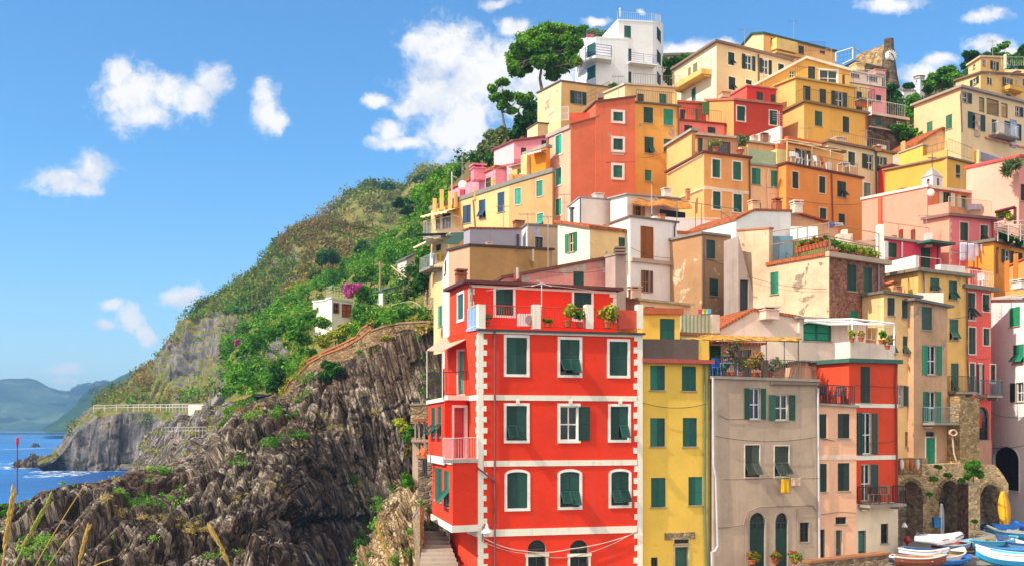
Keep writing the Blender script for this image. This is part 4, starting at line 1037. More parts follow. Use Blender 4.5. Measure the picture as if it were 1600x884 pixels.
# ---- pale pink low house with garage door behind the grey one
H = House('pale pink low house with tiled gable and wide green shutter door')
PALE = S('#F2D5C8', None, .2, var=.06)
b = H.block(V2, None, (297, 132, 64), (548, 96, 65.2), None, PALE, bot=300, drop=3, depth=5, roof='tile', apex=(402, 72), th=.16, ov=.1)
b.chimney(450, 60, 100, 64.4, .9, S('#E8D0C0'))
c_ = H.block(V2, None, (548, 97, 65.0), (760, 108, 66.6), None, PALE, bot=330, drop=3, depth=4, roof='cap', th=.12)
o = c_.win('R', 561, 112, 650, 168, 'd', '#1E7A60', name='shutter_door'); c_.awning('R', 556, 720, 100, 1.0, .2, S('#F0EAE4'))
d_ = H.block(V2, None, (600, 238, 60.2), (668, 246, 60.8), None, S('#E8A884'), bot=380, drop=2, depth=3, roof='cap', th=.1)
d_.win('R', 596, 258, 636, 372, 'g', name='door', inner='#2A5A4C')
H.done()

# ---- 4 pink strip house and red-orange house
H = House('slim salmon pink house with white storey band beside the grey house')
b = H.block(V3, None, (30, 443, 57.4), (137, 449, 58.1), None, S('#F4BC9E', None, .2, var=.07), zb=4, roof='cap', th=.12, ov=.12, depth=6)
for x0, y0, x1, y1 in ((30.6, 467, 55, 533), (86, 466, 118, 533), (34, 603, 56, 680), (86, 601, 118, 677)): b.win('R', x0, y0, x1, y1, 'c', BLACKG)
b.band('R', 32, 137, 40, 580, 592, S('#F6D2C2'), .03); b.win('R', 80, 785, 97, 885, 'd', '#4A5A50', '#D8B49C', .06, name='door'); b.win('R', 37, 783, 50, 885, 'd', '#3A3230', name='door'); b.win('R', 80, 749, 109, 768, 'g', inner='#2A2624')
b.rail('R', 30, 134, 1.0, IRON(), -.08, .12)
b.wire('R', [(40, 742), (90, 735), (135, 738)], .012, .05)
p = H.block(V3, None, (-2, 325, 60.4), (78, 330, 61.2), None, S('#F0BCA0'), bot=445, drop=.5, depth=3, roof='cap', th=.08)
p.win('R', 15, 346, 55, 432, 'd', '#23463E', name='door')
H.done()
H = House('orange red house with white ground floor and small chair balcony beside the salmon pink house')
ORED = S('#D84C28', None, .2, var=.08)
b = H.block(V3, None, (117, 326, 58.15), (250, 330, 60.0), None, ORED, zb=4, roof=plain('#3E6A5E', .7), th=.22, ov=.2, depth=7)
bb = H.block(V3, None, (117, 713, 58.08), (251, None, 59.94), None, S('#F0DDC4', None, .35), zb=4, depth=.6, roof=None)
for y0, y1 in ((438, 449), (581, 593)): b.band('R', 117, 250, 140, y0, y1, WT, .04)
b.win('R', 148, 337, 175, 436, 'c', '#2E3A30'); b.win('R', 138, 463, 193, 577, 'o', '#23463E'); b.win('R', 150, 604, 194, 705, 'or', '#23463E', name='door')
b.balcony('R', 138, 238, 712, .9, .95)
bb.win('R', 142, 786, 163, 900, 'd', '#2F5A50', name='door'); bb.win('R', 204, 767, 224, 821, 'g', inner='#2A2624')
for q_ in ((140, 784, 165, 905), (202, 765, 226, 823)):
    _o, _u, _n, _w, _a, _b, _z0, _z1 = b.rect('R', *q_); b.holes['R'].append((_a, _b, _z0, _z1, 0))
b.pipe('R', [(244, 332), (240, 380), (243, 500), (246, 712)], .05, plain('#8A4030', .5)); b.wire('R', [(130, 388), (250, 396)], .012, .06)
p = H.block(V3, None, (120, 268, 58.9), (240, 278, 60.2), None, S('#F0D8CC'), bot=330, drop=.2, depth=1.2, roof=None)
p.rail('R', 122, 236, .8, plain('#C8B8A8'), -.2, .3)
m = MB()
for A, B in (((-4, 212, 62), (126, 207, 59.5)), ((126, 207, 59.5), (240, 220, 60.6)), ((126, 207, 59.5), (126, 270, 59.5)), ((240, 220, 60.6), (240, 300, 60.6)), ((60, 222, 63.5), (240, 220, 60.6)), ((-4, 212, 62), (60, 222, 63.5))):
    m.tube([P(*V3(A[0], A[1]), A[2]), P(*V3(B[0], B[1]), B[2])], .06, 5)
m.build('pergola_frame', plain('#F0ECE8', .5), H.root)
H.done()

# ---- 5 cream, beige and yellow houses above the arches
H = House('cream yellow house with dark shutters just left of the beige house above the arches')
b = H.block(V3, None, (212, 138, 66.2), (304, 150, 67.3), None, S('#EACB92', '#C8B092', .45, .64), bot=610, drop=1.5, roof=plain('#6E6A62', .8), th=.16, ov=.25)
for x0, y0, x1, y1, k in ((222, 149, 242, 198, 'c'), (262, 155, 280, 205, 'c'), (224, 251, 245, 303, 'tr'), (264, 254, 284, 303, 't'), (243, 388, 271, 445, 'o'), (272, 390, 302, 446, 'o')): b.win('R', x0, y0, x1, y1, k, '#37504A')
b.win('R', 270, 516, 286, 556, 'd', '#C8A870', name='niche')
b.box('R', 250, 588, 316, 632, .02, .5, rubble('#8A7A62', '#A8967A', 4), 'terrace_parapet')
H.done()
H = House('beige grey house with bright green open shutters and iron balcony above the arches')
b = H.block(V3, None, (294, 158, 66.6), (386, 176, 68.2), None, S('#BFA382', '#A8937A', .5, .6, .18), bot=610, drop=2, roof=plain('#77716A', .8), th=.15, ov=.3)
b.win('R', 316, 174, 344, 237, 'c', '#3E544C'); b.win('R', 317, 279, 369, 360, 'o', '#1F7A5E'); b.win('R', 320, 405, 367, 490, 'o', '#1F7A5E', name='door')
b.balcony('R', 317, 402, 491, .9, .95, mat=plain('#7A9AA0', .5)); b.win('R', 327, 533, 352, 608, 'c', '#1F8A66', '#EDE9E2', .1, name='door'); b.win('R', 327, 516, 350, 530, 'g', inner='#2A3A34')
H.done()
H = House('tall ochre yellow house with tilted green shutters behind the beige house')
b = H.block(V3, None, (306, 78, 69.6), (441, 94, 71.4), None, S('#E8C070', '#C9A468', .4, .64), bot=420, drop=3.5, roof=plain('#8A8272', .8), th=.2, ov=.35)
for x0, y0, x1, y1, k in ((339, 95, 364, 130, 't'), (390, 103, 413, 155, 't'), (392, 208, 416, 265, 't'), (396, 328, 417, 405, 'tl')): b.win('R', x0, y0, x1, y1, k, '#33584A')
b.pipe('R', [(318, 80), (320, 150)], .05, plain('#6A6A6A')); b.pipe('R', [(437, 96), (438, 330), (445, 450), (455, 475)], .055, plain('#7A5A48'))
b.balcony('R', 386, 446, 407, .7, 1.0, mat=plain('#5A6A62'))
b.box('R', 372, 60, 438, 78, -.6, -.1, S('#EDE4DC', None, .4), 'parapet'); b.rail('R', 310, 372, .8, plain('#C8C0B8'), -.1, .5, bars=False)
H.done()
# ---- stone buttress tower
H = House('rough pale stone buttress beside the pink house above the arches', name='stone_buttress', cat='stone wall')
b = H.block(V3, None, (421, 418, 67.4), (474, 425, 68.4), None, rubble('#8A7350', '#B89C70', 4.2, '#9A8868'), bot=600, drop=2.5, depth=3, roof=None)
c_ = H.block(V3, None, (390, 425, 69), (424, 420, 69.6), None, rubble('#5A5048', '#7A6E60', 4), bot=600, drop=2.5, depth=2, roof=None)
H.done()
# ---- 6 pink-red house
H = House('narrow coral pink house with white roof terrace railing and dark tilted shutters')
CORAL = S('#EA6660', None, .2, var=.08)
b = H.block(V3, None, (432, 124, 71.5), (506, 133, 73.0), None, CORAL, bot=620, drop=2, roof=plain('#7A746A', .8), th=.25, ov=.35)
for x0, y0, x1, y1, k in ((442, 135, 462, 210, 't'), (482, 140, 501, 187, 'tl'), (444, 230, 463, 303, 'c'), (484, 233, 501, 279, 'c'), (447, 328, 461, 412, 'c'), (466, 330, 485, 412, 'o'), (503, 332, 517, 380, 'c')): b.win('R', x0, y0, x1, y1, k, '#2E4A42', '#EBD2CC', .07)
b.balcony('R', 462, 505, 417, .9, 1.0, mat=plain('#4E7A86')); b.win('R', 462, 447, 500, 538, 'g', arch=.3, name='loggia', inner='#3A2420')
b.box('R', 436, 540, 506, 640, .002, .05, S('#C29A88', None, .4), 'plinth'); b.win('R', 482, 570, 494, 592, 'g', cut=False)
b.rail('R', 438, 505, 1.0, plain('#F0E8EA', .5), .2, .18)
p = H.block(V6, None, (680, 690, 75.5), (735, 700, 76.3), S('#E88A68'), S('#DE4E28'), bot=770, drop=1, depth=3, roof='tile', th=.08, ov=.05)
H.done()
# ---- 7 white house on the right edge
H = House('white house with bright green shutters and arched passage at the right edge')
b = H.block(V3, None, (500, 154, 76.5), (640, 152, 70.2), None, S('#F2F4FA', None, .3, var=.05), bot=690, drop=2, depth=7, rise=.9, roof=S('#B4B2A8', None, .5), th=.12, ov=.2)
b.win('R', 556, 175, 585, 227, 'c', '#1E8A5C'); b.win('R', 566, 277, 596, 328, 't', '#1E7A5C'); b.win('R', 560, 381, 595, 434, 'ol', '#2A3A34')
b.win('R', 512, 556, 582, 675, 'd', '#221F22', '#D8DAE2', .1, arch=.3, name='archway_shade', sill=False)  # near-black pane painted in for the shade inside the passage
b.wire('R', [(506, 462), (560, 475), (610, 470)], .015, .06, .1); b.wire('R', [(506, 560), (600, 552)], .015, .06, .1)
b.chimney(590, 100, 125, 71, .9, S('#E8E0D8'))
H.done()

# ---- concrete and brick house with the flower terrace
BRICK = rubble('#7E4E40', '#A4705C', 5.5, '#9A7E6E', 1.2, .05); CONC = S('#D0BEA2', '#988872', .85, .6, .18)
H = House('raw concrete and purple brick house with railed flower terrace on its roof')
b = H.block(V5, (404, None, 72.6), (792, 556, 66), (1026, 594, 69.3), CONC, BRICK, bot=900, drop=3, roof=None)
b.win('L', 546, 630, 580, 722, 'c', '#1E8066'); b.win('R', 867, 598, 907, 710, 'c', '#33503E'); b.win('R', 936, 610, 973, 720, 'c', '#33503E'); b.win('R', 879, 790, 915, 900, 'c', '#1F6A54'); b.win('R', 946, 798, 975, 900, 'c', '#1F6A54')
b.band('R', 780, 1034, 793, 548, 568, S('#B8AC98', None, .5), .3, 'terrace_slab', .1); b.pipe('R', [(993, 590), (995, 840)], .06, plain('#8A8A9A'))
b.band('L', 535, 790, 792, 546, 560, tiles(), .12, 'tile_edge', .1)
c_ = H.block(V5, (408, 460, 72.55), (540, 450, 70.2), (556, 452, 70.5), CONC, CONC, bot=600, drop=1, roof=S('#B07A5A', None, .4), th=.12, ov=.06)
b.rail('L', 545, 785, 1.15, plain('#8A6E58', .6), -.15, .17); b.rail('R', 800, 1010, .9, plain('#6A5A4C', .6), -.5, .2)
m = MB(); pts = [(545, 462, 70), (700, 440, 68), (790, 425, 66.4), (1000, 470, 69.2)]
for (x, y, Y) in pts + [(660, 450, 68.6)]: m.tube([P(*V5(x, y), Y), P(*V5(x, y + 125), Y)], .035, 5)
for dy in (0, 55): m.tube([P(*V5(x, y + dy), Y) for x, y, Y in pts], .03, 5)
m.build('terrace_frame', plain('#A88468', .6), H.root)
boxes(H, V5, 552, 480, 640, 600, 70.6, 2.0, plain('#5E8A9C', .15, .5), 'glasshouse'); boxes(H, V5, 640, 500, 770, 600, 70.9, .2, S('#8A9A5A'), 'green_screen')
boxes(H, V5, 850, 452, 870, 520, 70, .5, S('#E8DCD0'), 'chimney'); boxes(H, V5, 832, 470, 890, 545, 69.5, .8, S('#E4D4C6'), 'chimney_base')
boxes(H, V5, 1000, 430, 1022, 580, 70.2, .6, S('#F0E6E0'), 'white_pillar'); boxes(H, V5, 895, 500, 1000, 545, 71, .3, S('#B8A088', '#7A6A58', .6), 'parapet')
H.done()
H = House('grey wedge wall with tall dark door beside the slanted concrete house', name='annexe')
b = H.block(V5, None, (412, 480, 71), (492, 790, 71.4), None, S('#A69C96', None, .5), bot=830, drop=2, depth=2, roof=None)
b.win('R', 419, 662, 455, 796, 'd', '#24303A', name='door', sill=False)
H.done()
H = House('white gabled house with terracotta roof edge behind the concrete house')
b = H.block(V5, None, (402, 412, 75), (632, 378, 77), None, S('#F2EEEA', None, .15, var=.04), bot=480, drop=2, depth=9, roof='tile', apex=(480, 374), th=.14, ov=.1)
b.chimney(655, 332, 385, 77, .62, S('#E0D2C4')); b.chimney(574, 322, 376, 77.5, .5, S('#A86A50')); b.chimney(478, 330, 374, 77, .6, S('#D8B898'))
c_ = H.block(V5, None, (630, 382, 78), (830, 440, 82), None, S('#D8B48C'), bot=480, drop=2, depth=3, roof='tile', th=.12, ov=.3)
boxes(H, V5, 635, 440, 745, 495, 76, .4, S('#F2EEEA'), 'parapet')
H.done()
H = House('flaking brown house with dark green shutters between the cream house and the concrete house')
b = H.block(V5, None, (258, 472, 74.2), (416, 490, 76.2), None, S('#A98C68', '#D2BEA0', .5, .6), bot=850, drop=3, roof=plain('#8A8478', .8), th=.16, ov=.15)
for x0, y0, x1, y1 in ((278, 496, 315, 575), (367, 509, 405, 587), (291, 658, 328, 729)): b.win('R', x0, y0, x1, y1, 'c', '#274A3E')
b.box('R', 259, 478, 270, 770, .002, .06, S('#8A7A6A'), 'corner_strip')
H.done()
H = House('white house with tall orange wooden shutters and grey sill course')
b = H.block(V4, (893, None, 78.6), (1025, 440, 75), (1258, None, 77.2), S('#F2EEE9', None, .15, var=.04), S('#EDE7E6', '#D8CCC0', .3, .7, .06), bot=850, drop=3, roof=plain('#7A6E64', .8), th=.12, ov=.12)
b.win('R', 1078, 489, 1137, 644, 'c', '#A8621C', '#C8702C', .04); b.win('R', 1078, 702, 1135, 809, 'o', '#8A5A3A', inner='#B87848')
b.band('R', 1030, 1262, 1040, 642, 660, S('#B2A698', None, .5), .2, 'sill_course', .05); b.pipe('R', [(1246, 462), (1240, 500), (1242, 640), (1250, 672), (1248, 840)], .05, plain('#4A4448'))
H.done()
H = House('slim cream house with orange shutters and small scroll balcony')
b = H.block(V5, None, (153, 470, 77.3), (252, 478, 78), None, S('#F0DCC8', None, .25, var=.06), bot=780, drop=2, roof=plain('#B8603C', .8), th=.2, ov=.12)
b.win('R', 181, 491, 220, 561, 'c', '#B0601C'); b.win('R', 181, 649, 228, 722, 't', '#8A4A1E'); b.win('R', 156, 655, 166, 740, 'd', '#A8541C', name='door'); b.balcony('R', 160, 248, 764, .8, .95, sp=.09)
b.awning('R', 158, 246, 608, 1.0, .15, S('#C89A5A'), frill=.03); b.pipe('R', [(240, 480), (242, 760)], .05, plain('#7A3E2E'))
H.done()
H = House('white picket railed roof terrace above the slim cream house', name='terrace_house')
b = H.block(V5, None, (60, 395, 80.5), (418, 428, 83), None, S('#F0ECE8', None, .2, var=.04), bot=480, drop=2, depth=4, roof=None)
b.rail('R', 150, 330, 1.1, plain('#EAEEF0'), .3, .14, y=470)
m = MB()
for x in (155, 232, 258, 340, 410): m.tube([P(*V5(x, 470), 79.6), P(*V5(x, 330 + (x - 155) * .15), 79.6)], .035, 5)
m.tube([P(*V5(155, 330), 79.6), P(*V5(410, 368), 79.6)], .03, 5); m.tube([P(*V5(340, 380), 79.6), P(*V5(410, 420), 79.6)], .03, 5)
m.build('wire_frame', plain('#5A7A6E'), H.root)
H.done()
H = House('white cottage with orange door under a brown reed awning')
b = H.block(V4, (928, 350, 85.2), (1010, 330, 83), (1265, 352, 85.5), S('#F2EEE9', None, .2, var=.04), S('#EBD8CC', None, .2), bot=460, drop=2, roof=plain('#A8A49C', .8), th=.1, ov=.2)
b.win('R', 1036, 384, 1096, 434, 'o', '#9A6420', inner='#9A6420', name='door')
m = MB(); A_, B_, C_, D_ = [P(*V4(x, y), Y) for x, y, Y in ((1035, 372, 81.5), (1330, 395, 83), (1300, 355, 86), (1080, 338, 85))]
for i in range(34):
    t_ = i / 33; a = A_ + (D_ - A_) * t_; c = B_ + (C_ - B_) * t_; sg = Vector((0, 0, -.22)); dz = Vector((0, 0, rng_.uniform(-.05, .05)))
    m.tube([a + dz, a + (c - a) * .25 + sg * .8 + dz, a + (c - a) * .5 - sg * .3, a + (c - a) * .75 + sg * .6 + dz, c + dz], .07, 4)
m.build('reed_awning', plain('#B87C40', .9, .1, 0, .35), H.root)
b.chimney(1202, 298, 340, 86, .55, S('#E8DCD0')); b.box('R', 1135, 420, 1260, 450, .9, .95, plain('#2A2628', .9), 'black_netting')
H.done()
H = House('white plaster store with rounded parapet left of the reed awning')
b = H.block(V4, (718, 392, 86), (776, 346, 84.5), (935, 358, 86), S('#F0ECEA', None, .2, var=.05), S('#E9DCD4', None, .3, var=.06), bot=480, drop=2, roof=plain('#9A9AA0', .7), th=.1, ov=.08)
b.pipe('R', [(775, 350), (775, 470)], .06, plain('#5A4A44')); b.chimney(866, 326, 352, 86, .7, S('#E8DED4'))
m = MB(); m.tube([P(*V4(737, 470), 83.6), P(*V4(737, 400), 83.6)], .14, 8); m.tube([P(*V4(737, 402), 83.6), P(*V4(737, 392), 83.6)], .22, 8); m.build('flue', plain('#5E5652'), H.root)
H.done()
H = House('cream house with flaking front and terracotta tiled left roof edge')
b = H.block(V4, (668, 470, 77), (826, 494, 74), (1035, 518, 75.8), S('#F2E6CE', None, .2, var=.05), S('#E8CE96', '#A08A86', .35, .6), bot=680, drop=3, roof='tile', th=.2, ov=.2)
b.win('L', 706, 518, 764, 612, 'o', '#1E7A56', inner='#D8C89A'); b.win('R', 968, 541, 999, 592, 'c', DKGREEN)
for i in range(5): pass
H.done()
H = House('faded pink mono pitch house with flaking wall and single green shutter behind the red house')
b = H.block(V4, None, (396, 742, 64.5), (957, 637, 66.2), None, S('#D0908A', '#C0B0A2', .5, .57, .15), bot=800, drop=3, depth=6, roof=plain('#6E4438', .8), th=.16, ov=.1)
b.win('R', 745, 708, 797, 777, 'c', DKGREEN)
m = MB(); m.tube([P(*V4(470, 745), 64.3), P(*V4(470, 690), 64.3)], .1, 8); m.build('flue', plain('#B8B0A8', .4, .5, .3), H.root)
boxes(H, V4, 450, 715, 490, 755, 64.4, .6, S('#A8584C'), 'flue_base')
c_ = H.block(V4, None, (952, 628, 64.6), (1003, 628, 65.0), None, S('#B0A098', None, .6), bot=830, drop=2, depth=1, roof='cap', th=.1, ov=.06)
for k in range(3): boxes(H, V4, 950, 584 + k * 15, 1003, 592 + k * 15, 64.5, 1.1, S('#8A7A70'), 'chimney_course')
boxes(H, V4, 954, 584, 1000, 625, 64.7, .9, S('#A09088'), 'chimney')
H.done()
H = House('low stone tiled house roof with small terracotta chimney behind the red terrace')
b = H.block(V5, None, (0, 748, 66.3), (212, 770, 67.6), None, S('#D8C49C', None, .3), bot=830, drop=4, depth=6, rise=.9, roof=plain('#A8987A', .9, .1, 0, .3), th=.14, ov=.2)
b.chimney(-22, 690, 742, 66.8, .6, S('#D8BFA8')); b.win('R', 20, 775, 60, 830, 'd', '#6A5A4A', name='door')
H.done()
H = House('khaki walled house with pale pink left wall behind the red penthouse')
KH = S('#B0925C', '#94784A', .7, .62, .18); PKW = S('#E0A88C', None, .3, var=.08)
b = H.block(V4, (130, None, 70.6), (233, 583, 68.6), (640, 604, 71.2), PKW, KH, bot=780, drop=5, roof=plain('#4E4238', .8), th=.14, ov=.12)
c_ = H.block(W8, (108, None, 77), (142, 442, 70.7), (150, 442, 70.8), S('#F0E6DC', None, .2, var=.05), PKW, bot=640, drop=5, roof=None)
c_.win('L', 118, 500, 126, 570, 'c', '#3A4A3A'); b.chimney(190, 700, 752, 62, .5, S('#8E5A44'))
boxes(H, W8, 585, 440, 593, 505, 69.7, .3, S('#A8A8A8'), 'gutter_patch')
H.done()
H = House('lavender grey house, blue shade painted into its white wall, with thin tiled edge behind the khaki house')
b = H.block(W8, None, (252, 331, 79.5), (527, 335, 81.6), None, S('#A8A4B4', None, .3, var=.06), bot=440, drop=3, depth=1, roof='tile', th=.1, ov=.1)  # white wall whose blue shade is put into this lavender colour
c_ = H.block(W8, (521, 336, 83.6), (557, 312, 81.2), (722, 322, 82.6), S('#ECE8E8'), S('#C0AC90', '#B4B4C4', .5, .58), bot=450, drop=3, roof=plain('#8A7E70', .8), th=.12, ov=.12)
c_.win('R', 598, 376, 641, 435, 'g', trim='#C8BCB0', tw=.06, inner='#5A5048'); b.box('R', 500, 362, 512, 432, .02, .1, plain('#4A4640'), 'vent_duct'); b.chimney(512, 290, 330, 84, .7, S('#9A6A50'))
H.done()

# ---- the long house with awnings
H = House('long curved yellow and khaki terrace house with striped awning balcony and blue shutters')
YC = S('#EEC78A', None, .2, var=.07); KC = S('#C6A672', '#AE906A', .4, .66)
a = H.block(W8, (45, 232, 98), (463, 99, 91.3), None, YC, bot=330, drop=5, depth=5, roof=plain('#8A8880', .8), th=.35, ov=.1)
k_ = H.block(W8, (461, 99, 91.25), (690, 32, 88), None, KC, bot=330, drop=6, depth=.15, roof=plain('#8A8880', .8), th=.35, ov=.1)
a.win('L', 214, 207, 257, 303, 'c', BLUEW); a.win('L', 300, 178, 335, 275, 't', BLUEW); a.win('L', 399, 138, 436, 243, 'c', BLUEW)
k_.win('L', 491, 118, 524, 204, 'c', TEAL, '#D8C8A8', .06); k_.win('L', 606, 77, 640, 160, 'c', TEAL, '#D8C8A8', .06); k_.win('L', 609, 251, 643, 313, 't', TEAL, '#D8C8A8', .06)
a.win('L', 70, 268, 92, 335, 'g', name='door', inner='#4A3A30'); a.win('L', 105, 250, 150, 330, 'g', name='door', inner='#4A3A30'); a.box('L', 170, 212, 205, 320, .002, .04, S('#E8A838'), 'orange_panel')
a.awning('L', 60, 200, 232, 1.6, .55, plain('#F0DCA8', .9)); a.balcony('L', 46, 205, 375, 1.0, 1.5, mat=plain('#E4DCD8'), sp=.18)
a.pipe('L', [(272, 180), (282, 320)], .06, plain('#A08C60'))
l_ = H.block(W8, (60, 392, 97), (140, 372, 93.5), None, S('#EACB98'), bot=860, drop=2, depth=4, roof='cap', th=.15)
l_.awning('L', 42, 115, 400, 1.6, .3, plain('#F0E4C4', .9)); l_.balcony('L', 44, 105, 548, 1.1, 1.1, mat=plain('#C8D0C8'), sp=.2); l_.win('L', 72, 415, 98, 450, 'g', name='door', inner='#4A3A30')
l_.awning('L', 112, 140, 360, 3.0, .3, plain('#2E4A40', .9)); l_.win('L', 84, 740, 104, 850, 'c', TEAL)
slab3(H, W8, [(120, 412, 92), (185, 418, 88.5), (250, 352, 90), (150, 355, 95)], .04, plain('#2C463C', .9), 'green_awning')
H.done()
for lab, x0, x1, y0, y1, Y in (('yellow terrace wall post at the far left of the upper pink house', 677, 692, 296, 330, 99.0),):
    pass
# ---- pink houses at the upper left
PK = S('#EE9CB0', None, .15, var=.06); PKLIT = S('#F6C4CC', None, .15, var=.05)  # paler pink copy: sunlit brightness painted in for the left walls
H = House('rose pink house with sunlight painted into its pale left wall high on the left slope')
b = H.block(PX, (772, 234.5, 104), (803, 221, 101), (861, 213, 101.5), PKLIT, PK, bot=275, drop=3, roof=plain('#8A4A4A', .8), th=.14, ov=.2)
b.win('R', 814, 231, 822, 246, 'c', '#2A3430'); b.win('R', 846, 219.5, 853.5, 227, 'c', '#2A3430')
b.box('R', 803, 250, 861, 256, .01, .12, S('#D66A8A'), 'string_course')
c_ = H.block(PX, (772, 263, 101), (803, 257, 98), (826, 256, 98.5), PKLIT, S('#F4D2B4'), bot=285, drop=3, roof=plain('#C85A70', .8), th=.12, ov=.05)
H.done()
H = House('low pink house with terracotta roof, round chimney and satellite dish on the left slope')
b = H.block(PX, (704, 297, 106), (774, 263, 98.6), None, PK, bot=310, drop=5, depth=6, roof='tile', th=.25, ov=.15)
b.chimney(PX(0, 0)[0] + 747, 258, 283, 100.5, 1.1, S('#E88AA0')); b.win('L', 759, 278, 767, 294, 'c', '#3A4A40'); b.box('L', 720, 285, 727, 308, .002, .1, S('#B83A50'), 'red_door')
u, n, w = b.frame('L'); d = b.pt('L', 741, 292) + n * 1.2; m = MB(); ellipsoid(m, d, .45, .14, .45, 12, 6); m.tube([d, d + n * -1.2], .03, 4); m.build('satellite_dish', plain('#ECE8E4', .4), H.root)
H.done()
H = House('orange terrace house with yellow pillars and grey slab roof beside the salmon tower')
b = H.block(PX, None, (819, 243, 96), (853, 230, 94), None, S('#F0941A', None, .12), bot=285, drop=2, depth=.5, roof=plain('#9A9690', .8), th=.25, ov=.15)
b.box('R', 819, 243, 828.5, 283, .01, .4, S('#F4CA90'), 'pillar'); b.awning('R', 834, 856, 236, .8, .2, plain('#F0E2C8'))
c_ = H.block(PX, None, (800, 262, 97.4), (822, 256, 96.4), None, S('#F2C070'), bot=285, drop=2, depth=3, roof=plain('#A08A80'), th=.1)
c_.win('R', 809.5, 264, 819, 277, 'g', trim='#8A7468', tw=.1); boxes(H, PX, 800, 273, 822, 288, 92.8, .3, S('#E0A050'), 'parapet')
for x, y0, y1, Y in ((679, 310, 327, 96.5), (690, 296, 322, 96), (703, 299, 322, 95.6), (712, 300, 318, 95.2), (743, 297, 306, 94), (770, 279, 297, 93), (798, 272, 290, 92.4)): boxes(H, PX, x - 3, y0, x + 3, y1 + 6, Y, .5, S('#F2BE6A'), 'pillar')
m = MB(); m.tube([P(706, 320, 95), P(706, 269, 95)], .06, 5); m.tube([P(706, 275, 95), P(714, 278, 95)], .03, 4); m.build('mast', plain('#D0CCC8'), H.root)
rails(H, PX, [(745, 300, 93.8), (798, 287, 92.2)], 1.6, plain('#C88A8A'), bars=False, mid=2)
H.done()

# ---- salmon tower and ochre tower
SAL = S('#CE6E4C', '#C2A08C', .3, .69, .09); SALLIT = S('#F0B8A0', None, .25, var=.07)  # salmon twice: shaded front, and sunlit left with brightness put into the colour
H = House('tall salmon red tower house with white framed green windows and stepped roof')
b = H.block(V7, (395, 722, 96), (515, 664, 93), (662, 624, 93.6), SALLIT, SAL, bot=1180, drop=4, roof=plain('#8E5A4A', .8), th=.12, ov=.1)
c_ = H.block(V7, None, (648, 545, 93.45), (857, 518, 94.3), SAL, SAL, bot=1180, drop=4, depth=6, roof=plain('#6E4A42', .8), th=.14, ov=.12)
for x0, y0, x1, y1 in ((742, 597, 793, 645), (742, 738, 793, 798)): c_.win('R', x0, y0, x1, y1, 'c', '#1F5A4C', '#E8D0C8', .2)
c_.win('R', 742, 880, 790, 945, 'c', '#1F5A4C', '#E8D0C8', .2)
c_.box('R', 735, 800, 798, 825, .002, .02, S('#B4A49C', '#D0C0B8', .5, .5), 'patched_plaster')
b.win('L', 436, 720, 469, 820, 'c', '#2A9A80', '#E8D0C0', .12); b.win('L', 436, 895, 467, 985, 'c', '#2A9A80', '#E8D0C0', .12); b.win('L', 436, 1058, 467, 1145, 'c', '#2A9A80', '#E8D0C0', .12)
b.band('L', 390, 515, 515, 664, 684, S('#B0A8A0'), .15, 'cornice'); b.pipe('L', [(399, 725), (399, 1150)], .06, plain('#9A5A4A')); b.wire('R', [(700, 865), (855, 862)], .03, .08)
boxes(H, V7, 510, 600, 640, 665, 95, .4, S('#D06040'), 'parapet'); rails(H, V7, [(400, 650, 95.8), (505, 640, 94)], 1.2, plain('#E8E0D4'), mid=1)
boxes(H, V7, 662, 494, 690, 520, 96, .7, S('#8A7A70'), 'chimney')
H.done()
H = House('ochre yellow tower house with peeling patches right of the salmon tower')
b = H.block(V7, None, (857, 548, 94.5), (1092, 568, 95.9), None, S('#E4A94A', '#B89A8C', .3, .66, .1), bot=1130, drop=4, roof=plain('#6E5E50', .8), th=.14, ov=.15)
for x0, y0, x1, y1, k, c in ((903, 571, 953, 655, 'c', '#24503F'), (1009, 581, 1060, 667, 'c', '#1F7A62'), (908, 729, 957, 815, 'tr', '#24503F'), (1010, 740, 1058, 810, 'c', '#24503F'), (910, 904, 945, 963, 'c', '#1F6A50'), (1035, 905, 1062, 970, 'c', '#24503F')): b.win('R', x0, y0, x1, y1, k, c)
b.pipe('R', [(1084, 570), (1088, 1000)], .06, plain('#5A4A44')); b.rail('R', 870, 1080, 1.1, plain('#6A5A4E'), -.2, .2)
p = H.block(V7, (695, 500, 102), (803, 452, 99.5), (1070, 470, 101.5), S('#EFD8A8'), S('#E8C888'), bot=580, drop=1, roof=plain('#C8B8A0', .8), th=.15, ov=.15)
p.win('R', 986, 500, 1025, 552, 'c', '#1F7A62'); p.win('R', 870, 500, 905, 560, 'd', '#4A4038', name='door'); p.rail('R', 850, 1070, 1.0, plain('#8A7A6A'), -.1, .25)
boxes(H, V7, 1060, 490, 1082, 570, 98, .4, S('#D8B878'), 'parapet_post')
H.done()
H = House('cream house with stained left wall and open green shutters below the white villa')
b = H.block(V7, (340, 497, 110), (463, 434, 106.5), (735, 470, 109), S('#F0D6A0', '#B8A488', .5, .6), S('#E0BC7C', None, .3), bot=720, drop=3, roof=plain('#6E6258', .8), th=.12, ov=.12)
b.win('R', 513, 486, 597, 555, 'o', '#1F4438', inner='#6E8A9A'); b.pipe('R', [(463, 440), (461, 640)], .06, plain('#E0D0B0')); b.win('L', 357, 690, 380, 722, 'g', inner='#3A4A40')
rails(H, V7, [(600, 550, 104), (720, 490, 104)], 1.0, plain('#6A5A4E'), mid=1)
c_ = H.block(V7, (285, 690, 108), (340, 655, 105), (395, 660, 105.5), S('#F0D8A8'), S('#EBCB90'), bot=730, drop=2, roof=plain('#6E5A50'), th=.1, ov=.1)
H.done()

